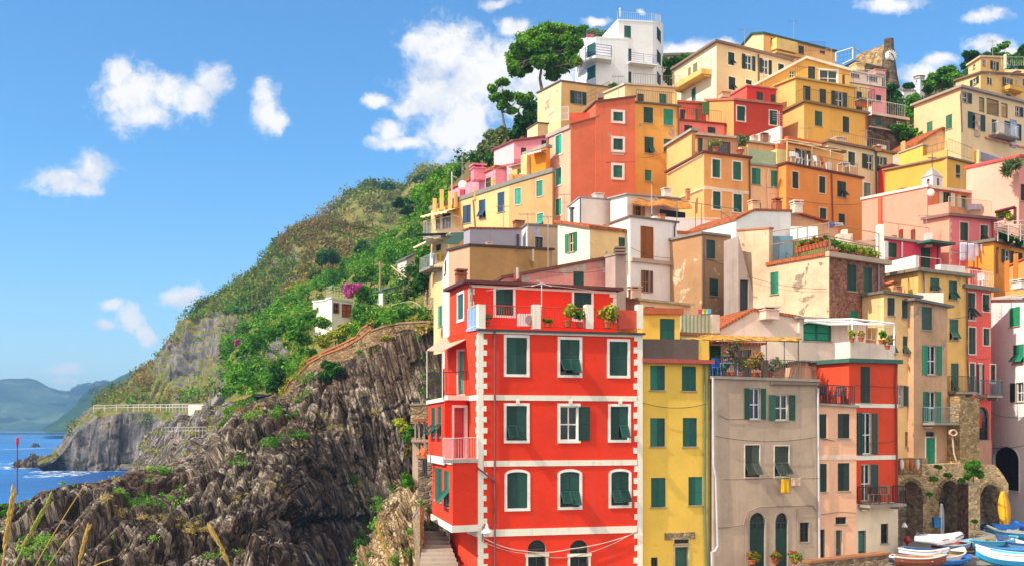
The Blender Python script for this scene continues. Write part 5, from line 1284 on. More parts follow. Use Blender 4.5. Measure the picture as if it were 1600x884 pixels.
# ---- white villa with rounded corners
H = House('white modernist villa with rounded corners and blue railings at the top of the hill', name='villa', cat='villa')
VW = S('#F1F1F4', None, .15, var=.03)
tower = H.block(V7, (706, None, 128), (768, 112, 124), (952, 122, 125.4), VW, VW, bot=470, drop=3, roof=VW, th=.2, ov=.05, back=7)
tower.win('R', 800, 138, 836, 200, 'c', '#1F5A50'); tower.win('R', 808, 259, 838, 335, 'c', '#1F4A48'); tower.win('R', 809, 381, 838, 438, 'c', '#1F4A48')
tower.balcony('R', 808, 954, 350, 1.1, 1.0, mat=plain('#5A6A8A'), slab=VW, bars=False, mid=3, corbel=False)
tower.rail('R', 770, 950, .95, plain('#B8B4B0'), -.3, .25)
f1 = H.block(V7, None, (951, 122, 125.39), (972, 125, 126.2), None, VW, bot=470, drop=3, depth=4, roof=VW, th=.2, ov=.02)
f2 = H.block(V7, None, (971, 125, 126.15), (998, 131, 128.4), None, VW, bot=470, drop=3, depth=4, roof=VW, th=.2, ov=.02)
f3 = H.block(V7, None, (997, 131, 128.35), (1007, 138, 131.5), None, VW, bot=470, drop=3, depth=4, roof=VW, th=.2, ov=.02)
for y0, y1 in ((154, 221), (275, 340), (391, 452)): f2.win('R', 973.5, y0, 995, y1, 'c', '#1F4A40', sill=False)
for bl, x0, x1 in ((f1, 952, 972), (f2, 972, 998)): bl.rail('R', x0, x1, .95, plain('#B8B4B0'), -.1, .3)
low = H.block(V7, None, (650, 206, 122.6), (822, 214, 123.9), VW, VW, bot=470, drop=3, depth=6, roof=VW, th=.2, ov=.02)
g1 = H.block(V7, (598, None, 124.2), (651, 206, 122.6), None, VW, bot=470, drop=3, depth=3, roof=VW, th=.2, ov=.02)
g2_ = H.block(V7, (570, None, 126.5), (599, 209, 124.2), None, VW, bot=470, drop=3, depth=3, roof=VW, th=.2, ov=.02)
g3_ = H.block(V7, (551, None, 131), (571, 213, 126.5), None, VW, bot=470, drop=3, depth=3, roof=VW, th=.2, ov=.02)
g1.win('L', 603, 234, 648, 314, 'c', '#1F6A60', sill=False); g1.win('L', 603, 354, 648, 420, 'c', '#1F6A60', sill=False)
zc = low.pt('R', 700, 322).z
m = MB(); pts = [P(*V7(x, 0), Y) for x, Y in ((552, 127.5), (562, 124.3), (595, 122.4), (648, 121.2), (732, 121.9))]; pts = [Vector((q.x, q.y, zc)) for q in pts]
bk = [P(*V7(x, 0), Y) for x, Y in ((552, 131), (572, 126.6), (600, 124.3), (651, 122.7), (732, 123.3))]; bk = [Vector((q.x, q.y, zc)) for q in bk]
for i in range(4): m.box8([pts[i] - Vector((0, 0, .3)), pts[i + 1] - Vector((0, 0, .3)), bk[i + 1] - Vector((0, 0, .3)), bk[i] - Vector((0, 0, .3)), pts[i], pts[i + 1], bk[i + 1], bk[i]])
ba = m.build('balcony', VW, H.root); rail_mb(pts + [bk[-1]], 1.25, bars=False, mid=3, r=.02).build('railing', plain('#5A6A9A'), ba)
tp = [Vector((q.x, q.y, low.M.z + .25)) for q in bk[1:]]; rail_mb(tp, 1.2, bars=False, mid=3, r=.018).build('railing', plain('#8A8A94'), H.root)
m = MB(); m.tube([P(*V7(778, 90), 124), P(*V7(778, 50), 124)], .06, 5); ellipsoid(m, P(*V7(778, 50), 124), .12, .12, .15, 8, 5)
m.build('mast', plain('#E8E4E0'), H.root)
boxes(H, V7, 600, 182, 640, 205, 124.6, 1, plain('#B84A48'), 'deck_box')
H.done()

# ---- upper rank, centre
H = House('pale peach house with long white pitched eave and side balcony high in the centre')
b = H.block(V8, (47, 303, 116.3), (270, 160, 108.5), (700, 266, 114.3), S('#F6E4C8', None, .15, var=.05), S('#F6D2A2', None, .2, var=.06), bot=480, drop=4, roof=plain('#8A7668', .8), th=.2, ov=.35)
for x0, y0, x1, y1, k in ((331, 211, 365, 280, 'tr'), (405, 226, 475, 305, 'o'), (497, 248, 562, 327, 'o'), (597, 273, 628, 315, 'c'), (334, 342, 370, 412, 'tr'), (425, 358, 457, 382, 'c')): b.win('R', x0, y0, x1, y1, k, '#24382E', '#F6E6D0', .1)
b.win('L', 120, 291, 134, 355, 'c', '#1F5A4A'); b.win('L', 146, 269, 168, 336, 'c', '#1F5A4A'); b.win('L', 138, 401, 160, 466, 'c', '#1F5A5A')
b.balcony('L', 85, 246, 350, 1.2, 1.15, mat=plain('#C8B48A'), slab=S('#E8C070'), th=.5); b.pipe('R', [(491, 225), (493, 375)], .07, plain('#6A5A4A'))
H.done()
H = House('buff yellow hilltop house with gabled left wall behind the pale peach house')
b = H.block(V8, (400, 187, 127), (520, 112, 122.5), (900, 206, 128), S('#EED0A0', None, .2), S('#E4B870', None, .25), bot=300, drop=4, roof=plain('#3E5A4A', .8), th=.2, ov=.2, apexL=(462, 116))
b.win('R', 558, 138, 590, 160, 'c', '#3A342A'); b.win('R', 597, 147, 626, 163, 'c', '#3A342A'); b.win('R', 707, 177, 735, 220, 'c', '#3A342A'); b.win('R', 819, 203, 846, 217, 'c', '#5A2A22')
b.box('R', 560, 158, 670, 215, .01, .9, S('#E8CC80'), 'bay'); b.rail('R', 670, 820, 1.1, plain('#5A5A6A'), .8, .25, y=218); b.band('R', 560, 830, 600, 222, 232, S('#C8AA60'), .9, 'balcony')
H.done()
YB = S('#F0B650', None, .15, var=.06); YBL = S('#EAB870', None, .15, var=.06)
H = House('large golden yellow house with white gabled roof and three terraces')
b = H.block(V8, (622, 533, 103.2), (735, 478, 100), (1070, 541, 103.8), YBL, YB, bot=680, drop=4, roof=plain('#8E7448', .8), th=.2, ov=.25)
b.win('R', 793, 524, 832, 603, 'c', '#24503F'); b.win('R', 941, 553, 975, 637, 'c', '#2E3A30'); b.rail('R', 740, 1065, 1.2, plain('#5A5048'), -.1, .22); b.rail('L', 690, 735, 1.2, plain('#8A7A50'), -.1, .25); b.pipe('R', [(1063, 545), (1066, 680)], .07, plain('#A8603A'))
c_ = H.block(V8, (582, 392, 106), (690, 350, 103.4), (1003, 402, 106.6), YBL, YB, bot=560, drop=1, roof=plain('#C8A860', .8), th=.15, ov=.2)
c_.win('R', 731, 390, 770, 466, 'c', '#24382E'); c_.win('R', 818, 406, 853, 488, 'c', '#24382E'); c_.win('R', 880, 420, 962, 506, 'o', '#24382E'); c_.rail('R', 694, 1000, 1.1, plain('#6A6050'), -.1, .25)
d_ = H.block(V8, None, (478, 388, 107), (978, 312, 108.4), None, YB, bot=420, drop=1, depth=8, roof=S('#F0E4D0'), th=.25, ov=.2, apex=(745, 246))
d_.win('R', 758, 286, 795, 356, 'c', '#24382E'); d_.win('R', 818, 306, 912, 385, 'g', trim='#F0ECE4', tw=.12, inner='#F0ECE4'); d_.win('R', 938, 330, 952, 395, 'c', '#5A3A2A'); d_.win('R', 658, 310, 685, 345, 'g', inner='#E8F0E8')
H.done()
H = House('dark brick red house with orange left wall below the golden yellow house')
DR = S('#BC4430', None, .2, var=.07); OR = S('#F2A060', None, .2, var=.07)
b = H.block(V8, (216, 470, 101.2), (362, 465, 98.2), (622, 494, 100.2), OR, DR, bot=640, drop=4, roof=plain('#B07058', .8), th=.2, ov=.15)
b.win('R', 379, 498, 422, 576, 'c', '#1F5A4C', '#E8C8B8', .1); b.win('R', 552, 522, 592, 597, 'c', '#1F4A40', '#E8C8B8', .1)
c_ = H.block(V8, (338, 447, 105.5), (432, 392, 102.6), (588, 412, 104), S('#E26050'), S('#CC3C32'), bot=490, drop=1, roof=plain('#B8605A', .8), th=.14, ov=.1)
c_.win('R', 483, 422, 518, 467, 'c', '#24382E'); c_.win('R', 558, 435, 582, 478, 'c', '#24503F'); b.chimney(310, 425, 455, 100.5, .8, S('#D8B090'))
m = MB(); u, n, w = b.frame('R')
for k in range(4): m.tube([b.pt('R', 555, 540 + k * 12) + n * .4, b.pt('R', 605, 545 + k * 12) + n * .4], .02, 4)
m.tube([b.pt('R', 590, 530) + n * .4, b.pt('R', 590, 640) + n * .4], .03, 4); m.build('aerial', plain('#B8B4B0'), H.root)
H.done()
H = House('coral pink terrace house with green awning right of the ochre tower')
b = H.block(V8, None, (74, 574, 97.3), (312, 597, 98.9), None, S('#E88070', None, .2), bot=660, drop=4, roof=plain('#8A3A34', .8), th=.14, ov=.15)
b.win('R', 99, 599, 142, 641, 'c', '#2E4038'); b.win('R', 224, 609, 265, 641, 'c', '#24302A'); b.rail('R', 78, 298, 1.1, plain('#8A4A48'), -.1, .2)
c_ = H.block(V8, None, (68, 480, 101), (248, 490, 102), None, S('#E07858'), bot=590, drop=1, depth=4, roof=plain('#B8604A'), th=.2, ov=.2)
c_.win('R', 78, 515, 105, 570, 'd', '#2A2A30', name='door'); c_.box('R', 172, 492, 236, 558, .9, .98, plain('#3E7A42', .9), 'green_awning'); c_.box('R', 158, 515, 170, 572, .01, .1, plain('#2A6A4E'), 'door')
H.done()
H = House('white stair wall between the dark red house and the pergola terrace', name='wall', cat='wall')
b = H.block(V8, (440, 662, 96), (608, 602, 94.5), (620, 604, 94.6), S('#F2E8E0'), S('#EADCD0'), bot=690, drop=2, roof=None)
H.done()

# ---- second rank: peach, beige, orange
H = House('bright peach house with white bands and grey pitched edge left of the beige house')
PCLIT = S('#F0B878', None, .15, var=.06); PC = S('#F5A860', None, .2, var=.07)  # the left face's peach has sunlight put into its colour
b = H.block(V5, (112, None, 92.9), (268, 132, 86.2), (460, 156, 88.3), PCLIT, PC, bot=420, drop=5, roof=plain('#6E4438', .8), th=.16, ov=.18)
a = H.block(V5, (112, 106, 92.85), (216, 42, 88.5), (232, 44, 88.8), PCLIT, PC, bot=200, drop=1, roof=plain('#A8A49C', .8), th=.2, ov=.25)
for x0, y0, x1, y1 in ((303, 160, 335, 235), (389, 170, 423, 245), (305, 294, 337, 367), (391, 305, 426, 380)): b.win('R', x0, y0, x1, y1, 'c', '#1F5A46', '#F2DCC4', .12)
b.band('R', 270, 455, 275, 271, 284, S('#F4DCC8'), .04); b.pipe('R', [(456, 160), (458, 400)], .06, plain('#5A4A44'))
m = MB(); u, n, w = b.frame('L'); m.tube([b.pt('L', 118, 222) + n * .03, b.pt('L', 262, 140) + n * .03], .12, 4); m.tube([b.pt('L', 150, 330) + n * .03, b.pt('L', 266, 282) + n * .03], .12, 4); m.build('trim_band', S('#F8DCB8'), H.root)
p = H.block(V5, None, (238, 60, 91.5), (440, 78, 93.3), None, S('#DEA070'), bot=150, drop=.5, depth=4, roof=plain('#C8B49C', .8), th=.18, ov=.3)
p.win('R', 243, 70, 262, 135, 'c', '#2A5044'); p.win('R', 283, 82, 378, 138, 'g', name='door', inner='#5A5048'); p.win('R', 410, 86, 445, 112, 'c', '#2A5044'); b.rail('R', 272, 448, 1.1, plain('#8A7A6A'), -.1, .2)
b.box('R', 430, 105, 460, 150, -.6, -.1, S('#F0CC90'), 'parapet')
H.done()
H = House('plain beige house with teal shutters and glazed balcony front between the peach and orange houses')
b = H.block(V5, None, (457, 182, 88.4), (612, 200, 90), None, S('#E8C294', None, .35, var=.1), bot=420, drop=4, roof='cap', th=.16, ov=.15)
for x0, y0, x1, y1 in ((468, 196, 505, 264), (548, 207, 584, 276), (487, 338, 507, 368), (550, 344, 568, 375)): b.win('R', x0, y0, x1, y1, 'c', '#1F7058')
b.box('R', 457, 120, 572, 178, -.1, -.05, plain('#A8B48A', .3, .4), 'glazed_balustrade'); b.box('R', 572, 118, 614, 184, -.7, .02, S('#EAD890'), 'parapet'); b.pipe('R', [(535, 200), (530, 240), (535, 380)], .05, plain('#E8D0B0'))
p = H.block(V5, None, (452, 88, 92.4), (602, 108, 94), None, S('#E2B478'), bot=190, drop=.5, depth=4, roof=plain('#B8A890', .8), th=.16, ov=.2)
p.win('R', 492, 124, 512, 152, 'g', inner='#2F8A8A'); p.box('R', 560, 100, 603, 140, .02, .5, S('#D87848'), 'parapet')
b.chimney(520, 50, 85, 95, .5, S('#8A6A5A'))
H.done()
ORG = S('#F59646', None, .2, var=.07)
H = House('wide bright orange house with pergola roof terrace')
b = H.block(V5, None, (612, 178, 88.8), (930, 240, 93.8), None, ORG, bot=450, drop=5, roof=plain('#6E3E34', .8), th=.16, ov=.15)
for x0, y0, x1, y1, k in ((637, 211, 663, 281, 'c'), (749, 231, 776, 301, 'c'), (826, 251, 863, 318, 'tr'), (752, 363, 780, 409, 'c'), (832, 387, 858, 431, 'c')): b.win('R', x0, y0, x1, y1, k, '#24382E', '#F0C8A0' if x0 < 800 else None, .08)
b.pipe('R', [(799, 218), (804, 420)], .06, plain('#9A4A2A')); b.rail('R', 622, 915, 1.05, plain('#7A6A5E'), -.1, .22)
p = H.block(V5, None, (618, 92, 94), (852, 132, 97.6), None, S('#E8B060'), bot=240, drop=.5, depth=4, roof=plain('#8E5A40', .8), th=.2, ov=.2)
p.win('R', 650, 118, 712, 190, 'o', '#2A3A34', name='door'); p.win('R', 800, 112, 824, 128, 'c', '#3A3A34')
p.box('R', 618, 75, 760, 92, -.4, .02, S('#D86A38'), 'parapet')
m = MB(); q = [P(*V5(x, y), Y) for x, y, Y in ((557, 85, 90), (620, 75, 93), (720, 98, 93.8), (850, 145, 96.5), (790, 140, 92))]
for x, y, Y, y2 in ((616, 85, 89.5, 175), (720, 105, 90.8, 195), (797, 120, 92, 212)): m.tube([P(*V5(x, y), Y), P(*V5(x, y2), Y)], .06, 5)
for A, B in (((557, 85, 89.4), (616, 76, 89.5)), ((616, 85, 89.5), (720, 105, 90.8)), ((720, 105, 90.8), (850, 142, 93)), ((616, 76, 92.5), (760, 100, 95)), ((660, 92, 90), (720, 92, 94)), ((700, 100, 90.5), (760, 102, 95)), ((760, 115, 91.4), (840, 122, 96))): m.tube([P(*V5(A[0], A[1]), A[2]), P(*V5(B[0], B[1]), B[2])], .06, 5)
m.build('pergola_frame', plain('#D8BC8C', .7), H.root)
b.box('R', 885, 190, 920, 225, -.7, -.3, S('#EDBE88'), 'parapet'); b.box('R', 788, 170, 806, 205, -.5, -.1, S('#F0E0D0'), 'post')
H.done()
H = House('pale sage green house with black shutters above the orange house')
b = H.block(V6, None, (-20, 72, 97.8), (300, 131, 102.4), None, S('#DCD4AE', None, .25, var=.07), bot=360, drop=4, roof=plain('#8A6E54', .8), th=.2, ov=.3)
for x0, y0, x1, y1, k, tr in ((79, 119, 113, 185, 'c', '#EDE6CC'), (148, 131, 203, 203, 'ol', None), (215, 143, 267, 217, 'o', None), (156, 272, 190, 345, 'c', '#EDE6CC'), (237, 286, 270, 330, 'c', '#EDE6CC'), (0, 100, 25, 118, 'c', None)): b.win('R', x0, y0, x1, y1, k, '#33403A' if y0 < 250 else '#6E8A8A', tr, .12)
b.pipe('R', [(213, 118), (216, 330)], .07, plain('#4A5A50')); b.box('R', 246, 222, 268, 243, .02, .4, plain('#F0ECE8'), 'air_conditioner'); b.rail('R', 0, 290, 1.0, plain('#9A8A7A'), -.2, .3)
b.box('R', 250, 80, 285, 122, -1.2, -.4, S('#EDDCD0'), 'parapet'); b.chimney(30, 52, 85, 100, 1.0, S('#E0D0BC'))
H.done()
H = House('small vermilion house with dark shutters beside the sage green house')
b = H.block(V6, None, (288, 190, 100.2), (426, 216, 102.6), None, S('#DC4A2A', None, .15), bot=330, drop=4, roof=plain('#6E4438', .8), th=.18, ov=.25)
b.win('R', 306, 209, 335, 275, 'tr', '#24302C'); b.win('R', 364, 223, 393, 290, 'tr', '#24302C'); b.pipe('R', [(291, 200), (292, 310)], .06, plain('#4A2A28'))
boxes(H, V6, 345, 165, 410, 212, 103.5, .4, S('#F2A8A0'), 'parapet'); boxes(H, V6, 300, 148, 335, 190, 104, .8, S('#EAD6D6'), 'parapet'); boxes(H, V6, 350, 65, 362, 170, 105, .6, S('#F0B880'), 'chimney')
H.done()

# ---- right side: pink long house and neighbours
PKALIT = S('#F2A08C', None, .15, var=.06); PKB = S('#E8808A', None, .2, var=.07)  # sunlit and shaded copies of one pink, the light put into the colour
H = House('large salmon pink house with railed balcony front and orange attic under a pale roof')
a = H.block(V6, (148, None, 86.2), (470, 292, 81.6), (486, 294, 81.9), PKALIT, PKB, bot=500, drop=4, roof=S('#F0DCD0'), th=.2, ov=.1)
b = H.block(V6, (468, None, 81.62), (575, 436, 80.15), (815, 458, 82.4), PKALIT, PKB, bot=700, drop=4, roof=plain('#8A6A60', .8), th=.2, ov=.3)
b.win('R', 631, 467, 671, 558, 'c', '#3A4A34', '#EFC0B8', .08); b.win('R', 731, 481, 769, 568, 't', '#3A4A34', '#EFC0B8', .08); b.win('R', 739, 640, 775, 690, 'c', '#2A2E2A', '#EFC0B8', .08)
b.quoins('R', 575, 445, 680, 13, 1, .3, .15, S('#F0C0B0')); b.rail('R', 578, 790, 1.25, plain('#D8C89A'), -.05, .13); b.box('L', 472, 375, 574, 436, -.3, -.02, PKALIT, 'parapet')
b.pipe('R', [(790, 460), (792, 690)], .08, plain('#B85A50')); b.wire('R', [(620, 566), (780, 560)], .015, .4)
p = H.block(V6, None, (476, 300, 83.2), (722, 332, 85.6), None, S('#E08A4E'), bot=440, drop=.5, depth=4, roof=S('#F0DCC8', None, .3), th=.2, ov=.3)
p.win('R', 527, 318, 602, 385, 'o', '#EADCC4', inner='#5A4A40'); p.win('R', 616, 333, 664, 395, 'ol', '#EADCC4', inner='#24382E')
d = P(*V6(488, 320), 80.8); m = MB(); ellipsoid(m, d, .29, .1, .29, 14, 6); m.tube([d, d + Vector((.3, .9, -.3))], .03, 4); m.build('satellite_dish', plain('#F0ECE8', .4), H.root)
a.pipe('L', [(240, 345), (240, 480)], .18, S('#E86A48'), 'corner_pipe', .05)
boxes(H, V6, 685, 375, 740, 402, 84, 1, plain('#8A7A9A'), 'table')
H.done()
H = House('deep pink terrace cottage with green doors and white posts in front of the salmon house')
b = H.block(V6, None, (253, 548, 76.8), (535, 583, 79.8), None, S('#D44A66', None, .15), bot=720, drop=4, depth=3, roof=plain('#A8988A', .8), th=.16, ov=.2)
b.win('R', 274, 566, 320, 640, 'c', '#24503A', name='door'); b.win('R', 438, 591, 485, 690, 'c', '#24503A', name='door')
b.box('R', 253, 560, 270, 650, .02, .15, S('#E8DCD8'), 'post'); b.pipe('R', [(340, 565), (340, 640)], .06, plain('#F0D8D4'), 'post', .1); b.pipe('R', [(495, 580), (492, 700)], .08, plain('#5A4A44'), 'post', .5)
b.rail('R', 262, 490, 1.1, plain('#8A6A5A'), -.2, .5, bars=False); boxes(H, V6, 465, 518, 495, 585, 78.5, .5, S('#EDDCE0'), 'pillar')
b.box('R', 408, 572, 530, 583, .2, 1.4, plain('#3E6A5E', .8), 'green_canopy')
for x in (345, 405): boxes(H, V6, x - 7, 500, x + 7, 560, 79, .4, S('#8A4A34'), 'chimney')
H.done()
H = House('white parapet terraces with striped mat below the deep pink cottage', name='terrace_house')
b = H.block(V6, (246, 668, 75.6), (412, 628, 72.2), (430, 632, 72.6), WT, S('#EFE6E2'), bot=800, drop=4, roof=None)
c_ = H.block(V6, (248, 770, 73.5), (380, 738, 71.2), (428, 745, 71.8), WT, S('#EAE0DA'), bot=850, drop=2, roof=None)
m = MB()
for i in range(5):
    p0, p1 = P(*V6(248, 733 + i * 9), 73.2 - i * .25), P(*V6(372, 718 + i * 9), 71.6 - i * .25); m.tube([p0, p1], .07, 5)
m.build('awning_slat', plain('#D87A5A', .8), H.root); boxes(H, V6, 425, 812, 550, 862, 67.6, .3, S('#F0E6DC'), 'parapet')
H.done()
YE = S('#E6B24A', None, .15, var=.07); YEL2 = S('#E2B264', None, .2, var=.06)  # left walls paler, right deeper: sun and shade put into the yellows
H = House('two tone yellow house with sun and shade painted into its plain walls behind the little bell turret')
b = H.block(V6, (444, 141, 97.6), (567, 107, 95), (572, 108, 95.1), YEL2, YE, bot=300, drop=4, roof=None)
c_ = H.block(V6, None, (567, 150, 95.15), (690, 180, 98), None, YE, bot=310, drop=4, depth=6, roof=plain('#8A7A60', .8), th=.15, ov=.2)
c_.win('R', 611, 183, 632, 245, 'c', '#2A3A30'); b.rail('L', 448, 560, .6, plain('#8A7A40'), -.1, .5)
d_ = H.block(V6, (330, 128, 102), (447, 86, 99), (470, 92, 99.5), S('#F2CE60'), S('#D8902E'), bot=300, drop=4, roof=plain('#B8A898', .8), th=.15, ov=.1)
rails(H, V6, [(572, 115, 95.5), (690, 158, 99)], 1.1, plain('#8A7A50'), sp=.3)
H.done()
H = House('peach gabled house with orange tiled eaves and awning terrace below the murals')
b = H.block(V6, None, (425, 80, 105), (655, 44, 107), None, S('#EEC890', None, .15, var=.06), bot=200, drop=4, depth=8, roof='tile', apex=(540, 10), th=.25, ov=.2)
c_ = H.block(V6, None, (650, 48, 107.2), (905, 102, 112), None, S('#E0603C'), bot=200, drop=3, depth=4, roof=plain('#8E7A6E', .8), th=.18, ov=.3)
c_.awning('R', 670, 880, 62, 2.0, .6, plain('#F2A088', .9)); c_.win('R', 720, 85, 750, 125, 'd', '#8A3A2A', name='door')
e_ = H.block(V6, (655, 130, 107), (725, 108, 104.5), (960, 185, 108.5), S('#F4D890'), S('#D8CCC4'), bot=200, drop=3, roof=None)
m = MB(); u, n, w = e_.frame('R')
for i in range(34): c = e_.pt('R', 730 + i * 5.6, 112 + i * 1.84); m.obox(c, u, n, w, -.12, .12, .02, .1, -.9, -.15)
m.build('balustrade', plain('#A89AA0', .7), H.root)
H.done()
H = House('small white bell turret with grey pyramid roof and iron cross', name='bell_turret', cat='bell turret')
b = H.block(V6, (443, 248, 88.2), (497, 232, 87), (545, 245, 88), S('#F2ECE6'), S('#DCD6DC'), bot=292, drop=3, roof=None)
b.win('L', 466, 250, 482, 290, 'g', arch=.3, name='arch_opening', inner='#B89A80', sill=False); b.win('R', 518, 246, 530, 284, 'g', arch=.3, name='arch_opening', inner='#6A6068', sill=False)
ap = P(*V6(492, 196), 88.2); cs = [b.M, b.R, b.M + b.bv + b.rv, b.L]; ce = sum(cs, Vector()) / 4; cs = [ce + (q - ce) * 1.12 for q in cs]; ap.x, ap.y = ce.x, ce.y
m = MB()
for i in range(4): m.q(cs[i], cs[(i + 1) % 4], ap)
m.q(*cs); m.build('roof', plain('#A8A4A4', .8), H.root); m = MB(); m.tube([ap, ap + Vector((0, 0, 1.1))], .04, 4); m.tube([ap + Vector((-.35, 0, .75)), ap + Vector((.35, 0, .75))], .04, 4); m.build('cross', IRON(), H.root)
H.done()
H = House('rose pink house with red coping and agave on its corner at the right edge')
b = H.block(PX, (1510, 264, 85.2), (1592, 246, 82), (1640, 252, 84), S('#F0B6A6', None, .15, var=.06), S('#E89A90'), bot=400, drop=5, roof=S('#D05A5A'), th=.2, ov=.12)
b.win('R', 1595, 288, 1601, 314, 'c', '#24302C')
m = MB()
for A, B in (((1555, 332, 80.5), (1586, 324, 80.5)), ((1586, 324, 80.5), (1586, 350, 80.5))): m.tube([P(*A), P(*B)], .12, 4)
m.build('brown_frame', plain('#6A2A28'), H.root)
H.done()
H = House('orange yellow house under a planted balcony at the right edge below the rose pink house')
b = H.block(V6, None, (797, 562, 79.4), (970, 606, 82.2), None, S('#DE9A38', None, .2), bot=760, drop=5, roof=plain('#7A7268', .8), th=.2, ov=.3)
b.win('R', 835, 602, 893, 667, 'o', '#33402E'); b.win('R', 900, 615, 940, 680, 'c', '#33402E'); b.pipe('R', [(812, 590), (808, 640), (810, 720)], .07, plain('#5A4030')); b.rail('R', 815, 960, 1.3, plain('#5A6A5A'), -.1, .15)
c_ = H.block(V6, (855, 690, 77.5), (975, 640, 74.5), None, S('#EAA860', None, .2), bot=800, drop=5, depth=4, roof='tile', th=.1, ov=.1)
for x, y in ((868, 655), (912, 620)): boxes(H, V6, x - 7, y, x + 7, 800, 73.5, .3, S('#D88A3A'), 'pillar')
m = MB()
for k in range(5): m.tube([P(*V6(800, 470 + k * 8), 78.6), P(*V6(960, 455 + k * 26), 79.4)], .03, 4)
for x in (818, 870, 930): m.tube([P(*V6(x, 470), 78.7), P(*V6(x, 560), 78.9)], .04, 4)
m.build('wire_frame', plain('#C8C4BC'), H.root)
H.done()

# ---- top right
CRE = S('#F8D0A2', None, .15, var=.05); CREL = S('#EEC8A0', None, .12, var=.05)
H = House('large cream house with loggia, gabled left wall and painted hanging banners')
b = H.block(W1, (203, 488, 110), (512, 369, 104), (950, 478, 110), CREL, CRE, bot=720, drop=4, roof=plain('#A8988A', .8), th=.22, ov=.3)
b.win('L', 287, 591, 325, 680, 'c', '#3E7A60'); b.win('L', 412, 546, 453, 640, 'c', '#3E7A60'); b.win('R', 521, 399, 580, 467, 'or', '#2E4440'); b.win('R', 556, 536, 668, 644, 'o', '#24403A', inner='#C8B8B0')
b.win('R', 714, 578, 745, 665, 'c', '#24403A', name='door'); b.win('R', 797, 598, 905, 705, 'o', '#24403A'); b.win('R', 868, 493, 918, 556, 'or', '#2E4440')
b.win('R', 630, 432, 665, 528, 'd', '#C8A060', name='loggia', cut=True, sill=False); b.win('R', 680, 444, 760, 550, 'd', '#C89A58', name='loggia', sill=False); b.win('R', 776, 470, 818, 566, 'd', '#C89A58', name='loggia', sill=False)
for x0, x1, y in ((630, 665, 525), (680, 760, 540), (776, 818, 562)): b.rail('R', x0, x1, 1.0, plain('#6A6268'), -.03, .18, y=y)
b.pipe('R', [(512, 375), (503, 420), (512, 660)], .07, plain('#6A5A50')); b.balcony('R', 692, 828, 695, 1.1, 1.1, mat=plain('#D8D8E0'), sp=.16)
b.box('R', 600, 545, 632, 690, .06, .1, plain('#C8A890', .8, .1, 0, .5), 'banner'); b.box('R', 832, 580, 872, 760, .06, .1, plain('#9AA8C0', .8, .1, 0, .5), 'banner')
H.done()
H = House('butter yellow house with square attic storey at the top right corner')
b = H.block(W1, (476, 325, 125), (640, 272, 120), (945, 288, 124.5), S('#F4D498'), S('#ECC476', None, .15), bot=480, drop=4, roof=plain('#8E6A58', .8), th=.2, ov=.25)
b.win('L', 574, 305, 630, 350, 'o', '#2A3A34'); b.win('R', 684, 303, 713, 345, 'c', '#2A3A34'); b.win('R', 786, 304, 850, 370, 'o', '#2A3A34'); b.win('R', 808, 413, 838, 446, 'c', '#2A3A34'); b.win('R', 918, 310, 940, 350, 'c', '#2A3A34')
b.balcony('R', 780, 874, 376, 1.0, 1.1, slab=S('#E8B850'), th=.4, mat=plain('#8A8A84'), sp=.25)
c_ = H.block(W1, (560, 222, 124.5), (640, 170, 121.8), (797, 176, 124), S('#F4D498'), S('#ECC476'), bot=280, drop=1, roof=plain('#D8C09A', .8), th=.2, ov=.25)
c_.win('R', 704, 194, 757, 250, 'o', '#24302C'); c_.win('L', 590, 215, 606, 245, 'g', inner='#C8C8C0'); c_.win('R', 650, 185, 672, 222, 'g', inner='#E8E8E0')
c_.rail('R', 645, 790, 1.0, plain('#C8C4BC'), 2.5, .4, y=266); boxes(H, W1, 802, 145, 812, 240, 121, .4, S('#F0E0C0'), 'pillar')
boxes(H, W1, 790, 248, 940, 275, 127, .4, S('#EFD8A0'), 'parapet')
H.done()

# ---- castle, clock tower, church
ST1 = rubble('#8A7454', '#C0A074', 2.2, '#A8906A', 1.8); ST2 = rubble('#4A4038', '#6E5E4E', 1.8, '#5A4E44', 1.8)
H = House('ruined stone castle wall with round clock tower on the hilltop', name='castle', cat='castle')
b = H.block(V8, (1013, 226, 143), (1165, 168, 138.5), (1185, 172, 139), ST1, ST2, bot=360, drop=3, roof=None)
b.win('L', 1113, 212, 1122, 232, 'g', sill=False); c_ = H.block(V8, None, (945, 286, 135), (1178, 294, 137), None, ST2, bot=400, drop=4, depth=4, roof=None, apex=(1005, 254))
m = MB(); TC = P(*V8(1186, 400), 138.2); zt = P(0, V8(0, 142)[1], 138.2).z
sc = 138.2 / F / 3.4; prof = [(56 * sc, 0), (44 * sc, 60 * sc), (34 * sc, 130 * sc), (30 * sc, 200 * sc), (25.5 * sc, 206 * sc), (24.5 * sc, zt - TC.z)]
prof = [(r, z) for r, z in prof]; m.lathe(TC, prof, 16); m.build('clock_tower', ST2, H.root)
m = MB(); cc = P(*V8(1206, 226), 137.3); n = Vector((.45, -1, 0)).normalized(); u = Vector((-n.y, n.x, 0)); w = Vector((0, 0, 1)); R0 = 28 * sc
m.mesh([cc + u * R0 * math.cos(k * math.pi / 12) + w * R0 * math.sin(k * math.pi / 12) for k in range(24)] + [cc - n * .6 + u * R0 * math.cos(k * math.pi / 12) + w * R0 * math.sin(k * math.pi / 12) for k in range(24)],
       [tuple(range(24))] + [(k, (k + 1) % 24, 24 + (k + 1) % 24, 24 + k) for k in range(24)])
ck = m.build('clock', plain('#F0ECE4', .6), H.root); m = MB()
for k in range(12):
    a = k * math.pi / 6; m.obox(cc + n * .01, u * math.cos(a) + w * math.sin(a), n, w * math.cos(a) - u * math.sin(a), R0 * .78, R0 * .95, 0, .02, -.04, .04)
